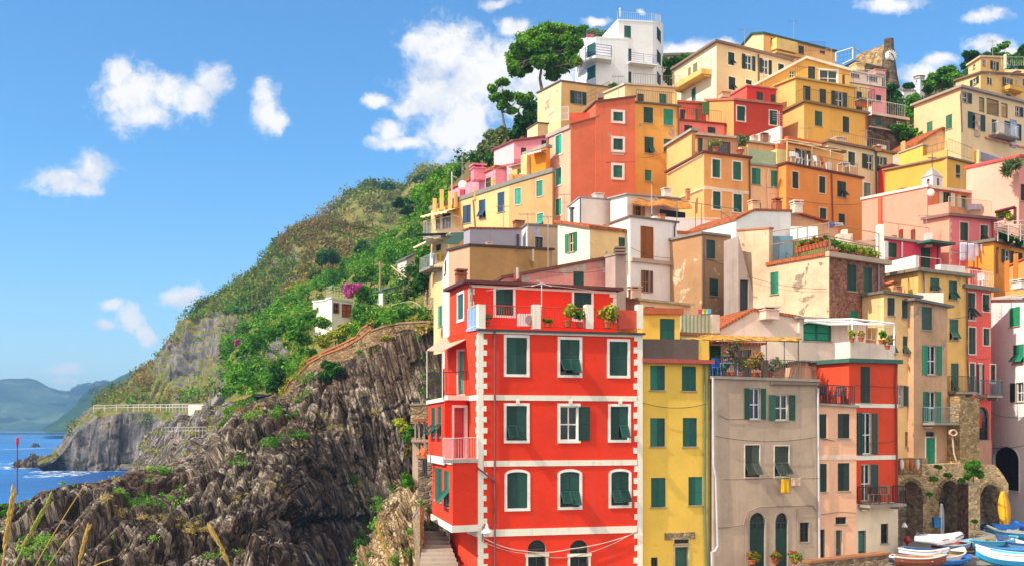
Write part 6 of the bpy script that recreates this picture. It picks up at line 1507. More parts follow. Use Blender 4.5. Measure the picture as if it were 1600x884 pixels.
m.build('hour_mark', plain('#2A2A2A'), ck); m = MB()
for a, L in ((math.radians(150), .6), (math.radians(-60), .85)): m.obox(cc + n * .03, u * math.cos(a) + w * math.sin(a), n, w * math.cos(a) - u * math.sin(a), -.1, R0 * L, 0, .02, -.05, .05)
m.build('clock_hand', plain('#1E1E1E'), ck)
m = MB()
for A, B in (((905, 260, 136), (905, 215, 136)), ((995, 250, 136), (995, 185, 136)), ((905, 215, 136), (995, 187, 136)), ((995, 187, 136), (1060, 225, 140)), ((940, 275, 136), (1000, 245, 136))): m.tube([P(*V8(A[0], A[1]), A[2]), P(*V8(B[0], B[1]), B[2])], .1, 4)
m.build('terrace_frame', plain('#C8D0DC'), H.root); rails(H, V8, [(905, 272, 136.5), (1005, 248, 136)], 1.6, plain('#4A6A8A'), mid=2, sp=.4)
H.done()
H = House('cream and pink house with white balustrade terrace under the castle')
b = H.block(V8, None, (976, 374, 112), (1082, 390, 113.2), None, S('#F0CE96'), bot=540, drop=3, roof=plain('#8A7A6A', .8), th=.12, ov=.05)
c_ = H.block(V8, None, (1082, 390, 113.2), (1172, 404, 114.2), None, S('#EE9CA0', None, .12), bot=540, drop=3, roof=plain('#8A7A6A', .8), th=.12, ov=.05)
b.win('R', 1015, 420, 1042, 460, 'tl', '#2A3A34'); b.balcony('R', 1002, 1080, 472, .9, 1.1, sp=.2); b.box('R', 1005, 478, 1078, 500, .01, .3, S('#E08A50'), 'string_course'); b.win('R', 1012, 500, 1045, 530, 'c', '#3A3A34'); c_.win('R', 1118, 438, 1145, 475, 'c', '#24302C')
for bl, x0, x1, y in ((b, 978, 1080, 374), (c_, 1084, 1170, 390)): bl.rail('R', x0, x1, 1.6, plain('#F4F0EE'), -.1, .22)
p = H.block(V8, None, (975, 310, 115.5), (1148, 345, 117.5), None, S('#EED2C0'), bot=400, drop=.5, depth=4, roof=plain('#D8C8B8'), th=.15, ov=.2)
p.win('R', 985, 325, 1030, 345, 'g', inner='#5A5A60'); p.win('R', 1070, 340, 1125, 365, 'g', inner='#5A5A60'); p.chimney(1020, 275, 312, 116.5, 1.0, S('#E8CC90')); p.chimney(1122, 312, 335, 117.5, 1.2, S('#F0A8A0'))
H.done()
H = House('dark stone house with white balustrade terrace among the shrubs under the castle')
b = H.block(V8, None, (1075, 540, 107.5), (1282, 574, 110), None, ST2, bot=660, drop=3, roof=S('#D8C8B8'), th=.25, ov=.2)
b.win('R', 1118, 556, 1147, 605, 'c', '#24503F'); b.win('R', 1225, 575, 1250, 600, 'g'); b.rail('R', 1078, 1275, 1.3, plain('#F4F0EA'), -.1, .25)
boxes(H, V8, 1075, 500, 1095, 545, 107.2, .5, S('#F0ECE8'), 'post'); b.band('R', 1075, 1282, 1080, 606, 612, plain('#B8B0A8'), .3, 'pergola_bar')
H.done()
H = House('small white hillside church with pointed belfry', name='church', cat='church')
CW = S('#E8EAF2', None, .2, var=.04)
b = H.block(W1, (95, 372, 156), (137, 390, 150), (272, 396, 152), S('#F4F2F2'), CW, bot=450, drop=4, roof=plain('#8A7E78', .8), th=.25, ov=.2)
c_ = H.block(W1, (204, 312, 152), (242, 304, 149.5), (270, 308, 151), S('#F4F2F2'), S('#D8D8E4'), bot=388, drop=1, roof=plain('#C8B8B0'), th=.25, ov=.2)
c_.win('L', 213, 318, 222, 350, 'g', arch=.3, sill=False); c_.win('R', 249, 316, 260, 355, 'g', arch=.3, sill=False)
ce = (c_.M + c_.R + c_.L + (c_.L + c_.rv)) / 4; ap = Vector((ce.x, ce.y, P(0, W1(0, 250)[1], 150).z)); m = MB()
for i in range(8):
    a, d = i * math.pi / 4, (i + 1) * math.pi / 4; r = .85; m.q(ce + Vector((r * math.cos(a), r * math.sin(a), .3)), ce + Vector((r * math.cos(d), r * math.sin(d), .3)), ap)
m.build('spire', S('#E8E2E0'), H.root)
d_ = H.block(W1, (85, 440, 146), (135, 432, 143), (158, 450, 145), S('#F4F2F2'), CW, bot=500, drop=3, roof=None)
H.done()
# ---- house peeping behind the trees beside the villa
H = House('grey roofed house half hidden behind the trees right of the white villa')
b = H.block(V7, None, (1000, 302, 136), (1180, 296, 138), None, S('#E8DCC0'), bot=360, drop=4, depth=6, roof=plain('#8A8276'), th=.3, ov=.4)
b.win('R', 1045, 310, 1090, 340, 'g'); H.done()
# ---- little white house on the garden slope
R5 = view(240, 230, 2.156)
H = House('small white flat roofed house with brown door on the green hillside', cat='house')
b = H.block(R5, (537, 522, 134), (584, 516, 131), (600, 518, 131.5), WT, WT, bot=590, drop=2, roof=S('#E8E4E0'), th=.15, ov=.12)
c_ = H.block(R5, (582, 513, 131), (600, 510, 129.5), (672, 522, 131.5), WT, S('#F0E8E4'), bot=590, drop=2, roof=S('#E8E4E0'), th=.15, ov=.12)
c_.win('R', 606, 525, 624, 558, 'g', trim='#A86A48', tw=.06, inner='#A86A48'); c_.win('R', 634, 528, 668, 572, 'd', '#9A4A2A', name='door'); b.win('L', 548, 538, 556, 556, 'c', '#4A5A50')
rails(H, R5, [(584, 508, 132.5), (600, 504, 131), (668, 515, 133)], 1.3, plain('#D8D0C8'), mid=1, sp=.4)
H.done()
# ================================================================ vegetation as things
def plant(name, label, cat, v, clumps, Y, fol, leaf=.22, n=260, dy=None, trunk=None, bark='#6A5A4A', group=None, limb=True, squash=1.0, parts=('trunk', 'crown'), asp=.55, sub=14):
    """A tree or shrub: tapered trunk with limbs reaching into its leaf clumps. clumps: (x, y, rx, ry) ellipses of the view at depth Y."""
    s = v(1, 0)[0] - v(0, 0)[0]; k = s * Y / F
    rng = np.random.default_rng(abs(hash((round(clumps[0][0]), round(clumps[0][1]), round(Y)))) % 99991)
    C, R = [], []
    for i, (x, y, rx, ry) in enumerate(clumps):
        d = dy if dy is not None else .7 * max(q[2] for q in clumps) * k * min(2, len(clumps) ** .4)
        C.append(P(*v(x, y), Y + (0 if len(clumps) < 2 else rng.uniform(-1, 1) * d))); R.append((rx * k, (rx + ry) / 2 * k, ry * k * squash))
    lo = min(c.z - r[2] for c, r in zip(C, R))
    if trunk: base = P(*v(*trunk[0]), Y)
    else: c0 = sum(C, Vector()) / len(C); base = Vector((c0.x, c0.y, lo - .2))
    root = thing(name, label, cat, base, group)
    m = MB()
    h = sum(c.z for c in C) / len(C) - base.z
    if trunk:
        tp = [P(*v(*q), Y) for q in trunk]; r0 = max(.06, h * .045); m.tube(tp, [r0 * (1 - .55 * i / (len(tp) - 1)) for i in range(len(tp))], 7)
    else:
        tp = [base, base + Vector((0, 0, max(.2, h * .6)))]; r0 = max(.03, h * .05); m.tube(tp, [r0, r0 * .6], 6)
    if limb:
        for c in C:
            j = rng.integers(max(0, len(tp) - 2), len(tp)); a = tp[j]; mid_ = a + (c - a) * .5 + Vector(rng.normal(size=3)) * .08 * (c - a).length - Vector((0, 0, .08 * (c - a).length))
            m.tube([a, mid_, c], [r0 * .42, r0 * .26, r0 * .1], 5, False)
            for _ in range(2):
                e = c + Vector(rng.normal(size=3)) * .5 * R[0][0]; m.tube([mid_, e], [r0 * .16, r0 * .05], 4, False)
    m.build(parts[0], plain(bark, .9, .1, 0, .3), root)
    C2, R2 = [], []                     # break each ellipse into uneven sub-clumps
    for c, r in zip(C, R):
        q = sub
        for _ in range(q):
            dv = rng.normal(size=3); dv /= np.linalg.norm(dv); t_ = rng.uniform(.3, 1.0)
            C2.append(np.array(c) + dv * t_ * np.array(r) * .78); f = rng.uniform(.3, .56); R2.append(np.array(r) * f)
    per = np.array([max(8, int(n / sub * 1.25 * rng.uniform(.5, 1.6))) for _ in C2])
    vv, ff = leaf_cloud(np.array(C2), np.array(R2), per, leaf, rng, asp=asp)
    np_mesh(parts[1], vv, ff, fol, parent=root)
    return root

plant('umbrella_pine', 'big spreading umbrella pine left of the white villa', 'tree', V7,
      [(232, 285, 62, 52), (215, 355, 44, 48), (285, 225, 70, 48), (340, 185, 70, 42), (415, 152, 78, 34), (485, 155, 66, 36), (500, 212, 60, 50), (420, 225, 74, 46), (350, 265, 70, 46), (275, 345, 56, 44), (515, 280, 40, 60), (480, 360, 60, 44), (420, 390, 50, 40), (240, 385, 40, 26), (300, 300, 60, 46), (345, 330, 50, 40), (400, 320, 60, 46), (455, 300, 60, 46), (460, 250, 60, 46), (385, 215, 60, 40), (250, 250, 50, 40), (545, 330, 36, 46), (320, 250, 60, 40), (440, 190, 60, 36), (380, 160, 60, 30), (540, 240, 40, 50)],
      120, FOL_PINE, .19, 2600, 2.2, trunk=[(362, 475), (352, 420), (362, 350), (385, 280)], bark='#8A7A70')
plant('pine_tree', 'dark pine crown behind the white villa terrace', 'tree', V7, [(575, 165, 50, 28), (640, 178, 46, 24), (690, 185, 34, 22), (600, 200, 60, 30)], 134, FOL_PINE, .22, 700, 1.5)
plant('pine_tree', 'smaller leaning pine with thin bare trunk over the left slope', 'tree', V7,
      [(105, 470, 40, 32), (150, 440, 46, 22), (185, 515, 54, 36), (150, 560, 44, 26), (250, 520, 52, 34), (300, 512, 34, 26), (205, 590, 36, 20), (120, 520, 36, 26)],
      118, FOL_PINE, .2, 620, 1.4, trunk=[(172, 700), (160, 650), (152, 600), (170, 545)], bark='#7A6A60')
plant('tree', 'dense green tree under the leaning pine beside the stained cream wall', 'tree', V7, [(290, 560, 44, 34), (300, 610, 44, 44), (260, 640, 44, 50), (240, 690, 42, 44), (310, 670, 36, 40), (215, 720, 34, 28)], 115, FOL_DARK, .2, 700, 1.2)
plant('tree', 'grey green bushy tree above the rose pink house', 'tree', V7, [(90, 720, 44, 36), (130, 740, 46, 46), (70, 770, 44, 40), (110, 790, 60, 36), (150, 700, 30, 30), (40, 830, 40, 30)], 114, FOL_OLIVE, .2, 620, 1.2)
plant('cypress_bush', 'small upright dark bush left of the rose pink house', 'bush', PX, [(738, 247, 5, 9), (744, 256, 7, 9), (752, 262, 10, 8), (764, 250, 8, 14)], 111, FOL_DARK, .17, 420, .8)
plant('tree', 'green tree between the white villa and the pale peach house', 'tree', V7, [(1030, 340, 34, 34), (1080, 330, 40, 30), (1120, 312, 40, 22), (1030, 400, 32, 40), (1060, 440, 40, 30)], 131, FOL_GREEN, .22, 600, 1.2)
plant('shrub', 'small round shrub at the foot of the white villa', 'bush', V7, [(748, 458, 26, 14), (730, 462, 16, 10)], 117, FOL_GREEN, .16, 500, .5)
plant('tree', 'broad green tree between the church and the cream loggia house', 'tree', W1, [(400, 260, 70, 34), (340, 300, 50, 36), (430, 300, 60, 36), (310, 350, 44, 40), (390, 340, 60, 34), (470, 290, 40, 40), (290, 390, 30, 24)], 132, FOL_GREEN, .24, 800, 1.6)
plant('tree', 'clipped round dark tree left of the church belfry', 'tree', W1, [(168, 356, 36, 20)], 148, FOL_DARK, .22, 1100, .5)
plant('tree', 'dark airy tree left of the attic storey at the top right', 'tree', W1, [(545, 150, 22, 20), (590, 145, 40, 18), (560, 185, 30, 24), (630, 160, 34, 16), (530, 225, 20, 16), (610, 185, 30, 20)], 134, FOL_DARK, .24, 420, 1.4)
plant('tree', 'thin airy pale green tree at the top right ridge', 'tree', W1, [(690, 150, 40, 12), (740, 120, 36, 12), (790, 95, 44, 12), (760, 150, 60, 14), (810, 75, 24, 8)], 138, FOL_GREEN, .22, 300, 1.4)
plant('tree', 'dense green tree at the right end of the top ridge', 'tree', W1, [(850, 180, 40, 40), (900, 160, 40, 40), (920, 120, 24, 40), (870, 215, 50, 26), (925, 210, 30, 30)], 134, FOL_GREEN, .24, 800, 1.4)
plant('tree', 'dark green tree at the foot of the clock tower', 'tree', W1, [(50, 375, 40, 36), (80, 410, 44, 36), (40, 430, 34, 34), (90, 450, 36, 30), (60, 470, 50, 24)], 128, FOL_DARK, .22, 700, 1.3)
plant('tree', 'bright green tree in front of the white church wall', 'tree', W1, [(180, 450, 46, 44), (170, 510, 48, 50), (205, 430, 30, 36), (190, 560, 40, 30)], 126, FOL_GREEN, .22, 700, 1.3)
plant('shrub', 'light green garden shrubs below the dark stone house', 'bush', W1, [(60, 640, 46, 30), (130, 650, 60, 36), (200, 660, 60, 36), (110, 700, 70, 40), (190, 710, 60, 40), (60, 690, 40, 40), (245, 690, 30, 30)], 110, FOL_GREEN, .2, 650, 1.2)
plant('agave', 'spiky agave trailing over the corner of the rose pink house', 'plant', PX, [(1578, 258, 9, 7), (1588, 256, 8, 7), (1572, 266, 5, 8)], 81.5, FOL_OLIVE, .5, 120, .4, limb=False, asp=.14, parts=('stem', 'leaves'))
plant('shrub', 'orange green shrub under the brown frame at the right edge', 'bush', V6, [(840, 425, 34, 18), (875, 440, 26, 18)], 81, FOL_YEL, .14, 700, .4)
plant('shrub', 'dark green trailing plants on the balcony at the right edge', 'plant', V6, [(840, 530, 24, 20), (880, 545, 30, 22), (925, 560, 26, 24)], 79.6, FOL_DARK, .13, 500, .3)
# hillside trees and bushes
plant('umbrella_pine', 'flat topped pine on the green hillside below the skyline', 'tree', R5, [(830, 190, 30, 16), (880, 180, 44, 18), (915, 195, 34, 22), (850, 215, 34, 18), (900, 225, 40, 18)], 215, FOL_DARK, .4, 420, 2.5, trunk=[(885, 270), (882, 235), (880, 205)])
for i, (lab, x, y, rx, ry, Y, fo, n) in enumerate([
    ('dark round tree on the skyline of the far hill', 905, 105, 30, 18, 455, FOL_DARK, 600), ('wide dark tree on the skyline beside the yellow terrace', 965, 95, 40, 18, 455, FOL_DARK, 600),
    ('blue green tree at the right end of the hill skyline', 1010, 110, 26, 18, 450, FOL_OLIVE, 500), ('small skyline tree at the dip of the far hill', 745, 142, 14, 9, 462, FOL_DARK, 400),
    ('dark green round tree in the middle of the hillside', 590, 365, 40, 34, 268, FOL_DARK, 700), ('dark green tree just right of the brown scrub', 705, 340, 30, 32, 250, FOL_DARK, 600),
    ('tree casting shade on the dry scrub slope', 790, 130, 26, 16, 440, FOL_DARK, 400), ('mid green hillside tree above the garden', 560, 420, 46, 28, 245, FOL_HILL, 600),
    ('yellow green bush at the top of the cliff', 480, 470, 40, 24, 240, FOL_YEL, 500), ('pale bush near the cliff edge', 385, 520, 30, 22, 250, FOL_OLIVE, 500)]):
    plant('hillside_tree', lab, 'tree', R5, [(x, y, rx, ry), (x - rx * .5, y + ry * .4, rx * .6, ry * .6), (x + rx * .5, y + ry * .4, rx * .6, ry * .6)], Y, fo, .35 if Y < 300 else .6, n, None, group=None)
for lab, cl, Y, fo, n, nm in [
    ('large bright green bush at the cliff top by the railed lookout', [(300, 690, 30, 30), (340, 660, 44, 34), (390, 630, 44, 34), (430, 610, 34, 26), (330, 710, 44, 22)], 140, FOL_GREEN, 620, 'bush'),
    ('big dark green bush left of the terracotta topped path wall', [(420, 760, 40, 34), (400, 800, 34, 34), (445, 740, 30, 30), (460, 760, 20, 30), (420, 830, 30, 20)], 108, FOL_DARK, 620, 'bush'),
    ('rounded green bush growing below the path wall', [(590, 735, 34, 28), (615, 750, 30, 28), (580, 770, 24, 20)], 100, FOL_DARK, 600, 'bush'),
    ('bright green tree right of the small white house', [(710, 500, 34, 30), (740, 520, 36, 34), (700, 550, 40, 30), (690, 480, 30, 24)], 128, FOL_GREEN, 620, 'tree'),
    ('dark green garden tree behind the utility pole', [(790, 430, 40, 36), (720, 420, 34, 34), (750, 455, 36, 30), (690, 440, 30, 24)], 150, FOL_GREEN, 620, 'tree'),
    ('green garden tree on the upper slope beside the grey hut', [(840, 330, 40, 30), (810, 350, 36, 26), (870, 300, 30, 24), (850, 375, 40, 24)], 160, FOL_GREEN, 560, 'tree'),
    ('spiky yellow green palm bush on the garden slope', [(850, 490, 34, 34), (830, 520, 34, 26), (870, 520, 28, 30)], 118, FOL_OLIVE, 500, 'bush'),
    ('straw coloured bush in the middle of the garden slope', [(620, 630, 46, 30), (570, 650, 40, 26), (650, 610, 34, 22)], 112, FOL_YEL, 600, 'bush'),
    ('green bush at the front of the garden slope', [(520, 690, 40, 22), (480, 640, 50, 26), (560, 590, 44, 24)], 116, FOL_GREEN, 560, 'bush'),
    ('green bush left of the small white house', [(520, 575, 34, 24), (490, 600, 44, 26), (550, 560, 20, 20)], 134, FOL_GREEN, 560, 'bush'),
    ('tall hedge climbing beside the left edge of the houses', [(925, 260, 14, 34), (915, 310, 18, 30), (920, 340, 16, 26), (905, 375, 24, 26)], 108, FOL_GREEN, 520, 'bush'),
    ('green shrubs on the slope under the awning balcony', [(905, 430, 26, 28), (900, 470, 26, 24), (925, 400, 14, 24)], 104, FOL_DARK, 520, 'bush'),
    ('dry shrub on top of the path wall near the houses', [(790, 640, 36, 14), (760, 655, 24, 12)], 101, FOL_YEL, 420, 'bush'),
    ('dry brown shrub by the foot of the pale pink house', [(905, 615, 30, 16), (930, 600, 20, 16)], 98, FOL_DRY, 420, 'bush')]:
    plant('shrub' if nm == 'bush' else 'garden_tree', lab, nm, R5, cl, Y, fo, .2, n, None)
plant('bougainvillea', 'magenta bougainvillea in bloom above the small white house', 'bush', R5, [(652, 474, 20, 16), (676, 478, 20, 18), (660, 494, 20, 12), (688, 468, 14, 10)], 121, FOL_MAG, .18, 600, .6)
plant('bougainvillea', 'small pink flowering bush at the cliff top lookout', 'bush', R5, [(283, 652, 9, 9), (278, 662, 7, 6)], 141, FOL_MAG, .16, 260, .3)
g_ = plant('bare_shrub', 'grey leafless shrub by the lookout rail', 'bush', R5, [(415, 670, 30, 26), (400, 700, 22, 18), (440, 690, 20, 18)], 112, foliage('bare_twigs', '#A8A09A', '#BDB6B0', '#CFC8C2'), .28, 300, .6, asp=.05)
# bushes on the ledge between cliff and red house
for lab, cl, Y, fo in [('yellow ochre bush hanging over the cliff beside the stone terrace', [(460, 492, 22, 16), (478, 505, 20, 16)], 66, FOL_YEL), ('bright green bush beside the stone terrace', [(490, 515, 14, 22), (482, 530, 12, 14)], 64, FOL_GREEN),
                       ('rust brown bush below the stone terrace', [(490, 570, 14, 22), (466, 690, 20, 16)], 63, FOL_RED), ('green bush on the retaining wall top', [(488, 655, 14, 26), (480, 640, 10, 14)], 62, FOL_GREEN),
                       ('large green bush at the foot of the cliff by the stairs', [(450, 735, 26, 20), (470, 740, 20, 16)], 62, FOL_DARK)]:
    plant('bush', lab, 'bush', view(360, 380, 1.753), cl, Y, fo, .13, 420, .5)
plant('fern_bush', 'leafy green bush growing on top of the stone arches', 'bush', W2, [(530, 270, 30, 34), (575, 265, 34, 32), (560, 310, 44, 40), (600, 320, 20, 24), (520, 330, 20, 20)], 65.0, FOL_GREEN, .09, 1500, .4)
for i, (x, y, r) in enumerate(((300, 345, 26), (390, 322, 20), (335, 270, 16), (475, 355, 18), (278, 440, 14), (560, 605, 12))):
    plant('wall_plant', ['leafy clump above the gap of the first two arches', 'small tuft above the second arch', 'small tuft under the green door', 'tuft in front of the big bush on the arches', 'tuft on the left arch pier', 'tuft low on the protruding stone pier'][i], 'plant', W2, [(x, y, r, r * .6), (x + r, y + 3, r * .6, r * .5)], [64.7, 65.1, 65.0, 64.5, 64.6, 63.6][i], FOL_GREEN, .1, 200, .15, limb=False)

# ================================================================ stone arches under the houses
H = House('old rubble stone wall with three arches behind the boats', name='arcade_wall', cat='stone wall', loc=(P(1405, 850, 65).x, 65, zr(0, 65)))
RUB = rubble('#A08660', '#D4B68A', 3.8, '#C0AA84', 1.4, .07); RUBD = rubble('#8A7C6A', '#BCAA90', 3.4, '#9A8E7A')
bA = Block(H, W2, None, (80, 330, 65.2), (772, 330, 68.2), None, RUB, zb=3.5)
u, n, w = bA.frame('R'); m = MB(); m2 = MB()
top = [(80, 332), (238, 322), (242, 262), (420, 252), (500, 250), (640, 256), (690, 258), (740, 320), (772, 378)]
archs = [(84, 246, 360, 500), (344, 470, 356, 470), (588, 728, 380, 500)]
def ytop(x):
    for (a, p), (c, q) in zip(top, top[1:]):
        if a <= x <= c: return p + (q - p) * (x - a) / (c - a)
def ybot(x):
    for a, c, yt, ys in archs:
        if a < x < c: t_ = (x - (a + c) / 2) / ((c - a) / 2); return ys - (ys - yt) * math.sqrt(max(0, 1 - t_ * t_))
    return None
xs = sorted(set([80, 772, 238, 242] + [a + (c - a) * i / 14 for a, c, _, _ in archs for i in range(15)] + list(range(90, 772, 24))))
gz = lambda p: Vector((p.x, p.y, 3.5))
for a, c in zip(xs, xs[1:]):
    mid_ = (a + c) / 2; ta, tc_ = bA.pt('R', a, ytop(a)), bA.pt('R', c, ytop(c))
    if ybot(mid_) is None: m.q(gz(ta), gz(tc_), tc_, ta)
    else:
        ba_, bc_ = [bA.pt('R', q, ybot(q) if ybot(q) is not None else next(s_ for A, C_, _, s_ in archs if abs(q - A) < 1e-6 or abs(q - C_) < 1e-6)) for q in (a, c)]
        m.q(ba_, bc_, tc_, ta); m2.q(ba_, bc_, bc_ - n * 1.5, ba_ - n * 1.5)
    m.q(ta, tc_, tc_ - n * 3, ta - n * 3)
for a, c, yt, ys in archs:
    for q in (a, c): s_ = bA.pt('R', q, ys); m2.q(s_, gz(s_), gz(s_) - n * 1.5, s_ - n * 1.5)
    p0, p1 = bA.pt('R', a - 12, yt - 10) - n * 1.5, bA.pt('R', c + 12, yt - 10) - n * 1.5; m2.q(gz(p0), gz(p1), p1, p0)
m.build('wall', RUB, H.root); m2.build('arch_vault', RUBD, H.root)
m = MB()
for a, c, yt, ys in archs:                # arch rings of dressed stones
    K = 16
    for i in range(K):
        t0, t1 = math.pi * (i + .06) / K, math.pi * (i + .94) / K; cx_ = (a + c) / 2; r = (c - a) / 2
        f = lambda t_, e: bA.pt('R', cx_ - (r + e) * math.cos(t_), ys - (ys - yt + e) * math.sin(t_))
        q = [f(t0, 1), f(t1, 1), f(t1, 22), f(t0, 22)]; m.box8([p + n * .01 for p in q] + [p + n * .07 for p in q])
m.build('arch_ring', rubble('#8A7658', '#B09A74', 6, '#9A8868'), H.root)
pr = Block(H, W2, (458, 378, 65.6), (526, 380, 63.9), (597, 380, 64.6), rubble('#5A4840', '#7E6C60', 3.2, '#6A5E54'), RUB, zb=3.5, roof='cap', th=.12, ov=.05); pr.finish()
H = House('dark stone quay wall with terracotta coping at the right edge', name='quay_wall', cat='stone wall')
b = H.block(W2, None, (740, 418, 76), (1000, 410, 75), None, RUBD, zb=3.5, depth=1.2, roof=tiles(), th=.15, ov=.1); H.done()
H = House('low stone parapet wall with brown top in front of the pink house doors', name='parapet_wall', cat='stone wall')
b = H.block(V3, None, (8, 876, 52.5), (226, 851, 53.4), None, rubble('#6E5A48', '#94806A', 4), zb=3, depth=.6, roof=plain('#9A6A4A', .9, .1, 0, .3), th=.1, ov=.05)
H.done()

# ================================================================ boats
def boat(label, s, e, hull, inside, rim, lift=0, beam=.31, high=.55, band=None, cover=None, v=W2, group='boats drawn up on the slipway', name='rowing_boat', seats=True, out=0):
    def g(p):
        px, py = v(*p); Y = 10 / ((py - HY) / F + .05); q = P(px, py, Y); return q
    a, c = g(s), g(e); L = (c - a).length; u = (c - a).normalized(); z = Vector((0, 0, 1)); sd = z.cross(u).normalized(); z = u.cross(sd) * -1 if u.cross(sd).z < 0 else u.cross(sd)
    if L < 2.5: L = 2.5
    B = max(.6, min(.95, L * beam / 2)); Hh = high
    root = thing(name, label, 'boat', a + (c - a) / 2, group); o = a + Vector((0, 0, lift))
    N = 16; S = []
    for i in range(N + 1):
        t_ = i / N; wv_ = B * (.72 + .28 * math.sin(math.pi * min(1, t_ * 1.4))) if t_ < .5 else B * max(.03, 1 - ((t_ - .5) / .5) ** 2.4)
        sh = Hh * (1 + .12 * (1 - t_) ** 2 + .5 * t_ ** 3); kl = .10 + .34 * t_ ** 5 * Hh / .6
        S.append((t_ * L, wv_, sh, kl))
    def sec(q, k, inset=0):      # gunwale .. chine .. keel .. chine .. gunwale
        x, wv_, sh, kl = q; wv_ = max(.01, wv_ - inset)
        pts = [(-wv_, sh), (-wv_ * .93, sh * .55 + kl * .45), (-wv_ * .62, kl + (sh - kl) * .18), (0, kl), (wv_ * .62, kl + (sh - kl) * .18), (wv_ * .93, sh * .55 + kl * .45), (wv_, sh)]
        return [o + u * x + sd * p + z * (h + inset * .8) for p, h in pts]
    m = MB(); m.mesh([p for q in S for p in sec(q, 0)], [(i * 7 + j, i * 7 + j + 1, i * 7 + j + 8, i * 7 + j + 7) for i in range(N) for j in range(6)] + [tuple(range(7))])
    if band: m.mi = [1 if (f % 6 in (0, 5) and f < N * 6) else 0 for f in range(len(m.f))]
    m.build('hull', [plain(hull, .35, .5, 0, .06), plain(band or hull, .35, .5, 0, .06)], root, smooth=False)
    m = MB(); m.mesh([p for q in S for p in sec(q, 0, .045)], [(i * 7 + j, i * 7 + j + 1, i * 7 + j + 8, i * 7 + j + 7) for i in range(N) for j in range(6)] + [tuple(range(7))])
    m.build('interior', plain(inside, .5, .4, 0, .15), root)
    m = MB()
    for sg in (-1, 1): m.tube([o + u * q[0] + sd * sg * q[1] + z * q[2] for q in S], .05, 5)
    m.tube([o - sd * S[0][1] + z * S[0][2], o + sd * S[0][1] + z * S[0][2]], .05, 5); m.build('gunwale', plain(rim, .4, .5), root)
    if seats:
        for i in (3, 7, 11):
            q = S[i]; m = MB(); m.obox(o + u * q[0] + z * (q[2] * .72), u, sd, z, -.13, .13, -q[1] * .92, q[1] * .92, 0, .04); m.build('seat', plain('#C8A878' if i != 7 else rim, .6), root)
        m = MB(); x = S[13]; m.mesh([o + u * S[12][0] - sd * S[12][1] * .9 + z * (S[12][2] + .02), o + u * S[12][0] + sd * S[12][1] * .9 + z * (S[12][2] + .02), o + u * S[16][0] + z * (S[16][2] + .03)], [(0, 1, 2)]); m.build('foredeck', plain(rim, .4), root)
    if cover:
        m = MB(); K = 6; vs_ = []
        for q in S[:15]:
            for j in range(K + 1): t_ = j / K * 2 - 1; vs_.append(o + u * q[0] + sd * t_ * q[1] * 1.04 + z * (q[2] + .06 + .22 * (1 - t_ * t_) * (1 + .2 * math.sin(q[0] * 4))))
        m.mesh(vs_, [(i * (K + 1) + j, i * (K + 1) + j + 1, (i + 1) * (K + 1) + j + 1, (i + 1) * (K + 1) + j) for i in range(14) for j in range(K)]); m.build('cover', plain(cover, .7, .2, 0, .2), root)
    return root
BL, CY, WH = '#1E6FC0', '#3FA8D8', '#F2F0EC'
boat('bright blue boat with white rim at the foot of the left arch', (108, 838), (345, 862), BL, '#2A80C8', WH, band='#E8E8EC')
boat('brown and red wooden boat at the bottom edge below the bright blue boat', (70, 893), (246, 902), '#8A4A34', '#A86A48', '#C8C0B4')
boat('white hulled boat under the grey inflatable dinghy', (330, 898), (496, 862), '#EDEBE6', '#C8B898', '#E0DCD4', band='#E4E2DC')
boat('red boat with pale blue bow behind the white hulled boat', (330, 822), (545, 806), '#C8323A', '#A85A4A', '#8AB4CC', band='#7FB0CE')
boat('small blue dinghy lying in front of the white hulled boat', (300, 900), (424, 892), BL, '#2F86CC', '#2A6FB8', high=.4)
boat('blue and white boat resting under the right arch', (590, 690), (724, 668), '#EDEAE4', BL, BL, high=.55)
boat('white boat with blue cover in front of the yellow board', (662, 716), (806, 704), '#ECEAE6', BL, BL, cover='#2A72C4')
boat('boat under a deep blue cover at the right edge', (782, 704), (930, 700), '#2260B0', BL, '#1E4F98', cover='#1F58AC')
boat('large turquoise boat with pale wooden inside right of the slipway gap', (760, 760), (552, 816), CY, '#D8C8A8', CY, beam=.42, band='#58B8E0')
boat('white boat with dark blue stripes lying at the right edge', (910, 816), (724, 780), WH, '#D8DDE0', '#2A4F8A', band='#5A8FC0')
boat('turquoise boat with white rim furthest back at the right edge', (905, 742), (757, 728), '#48B0DC', '#D8E4E8', WH)
boat('blue boat between the striped boat and the front turquoise boat', (900, 846), (684, 838), '#2A74C0', '#3A88C8', '#2460A8', high=.5)
boat('big turquoise boat with white stripe in the bottom right corner', (930, 912), (568, 884), '#2FA4DC', '#58B8E0', WH, band='#EDF2F4', high=.75)
boat('small pale blue skiff wedged behind the turquoise boat with wooden inside', (668, 752), (612, 738), '#8AC0DC', WH, WH, high=.45)
boat('small white skiff at the far right behind the blue covers', (905, 690), (840, 676), WH, '#7FB4D8', BL, high=.45)
boat('narrow dark blue skiff between the brown boat and the parapet wall', (40, 872), (120, 880), '#27508E', '#3A70B0', WH, high=.42)
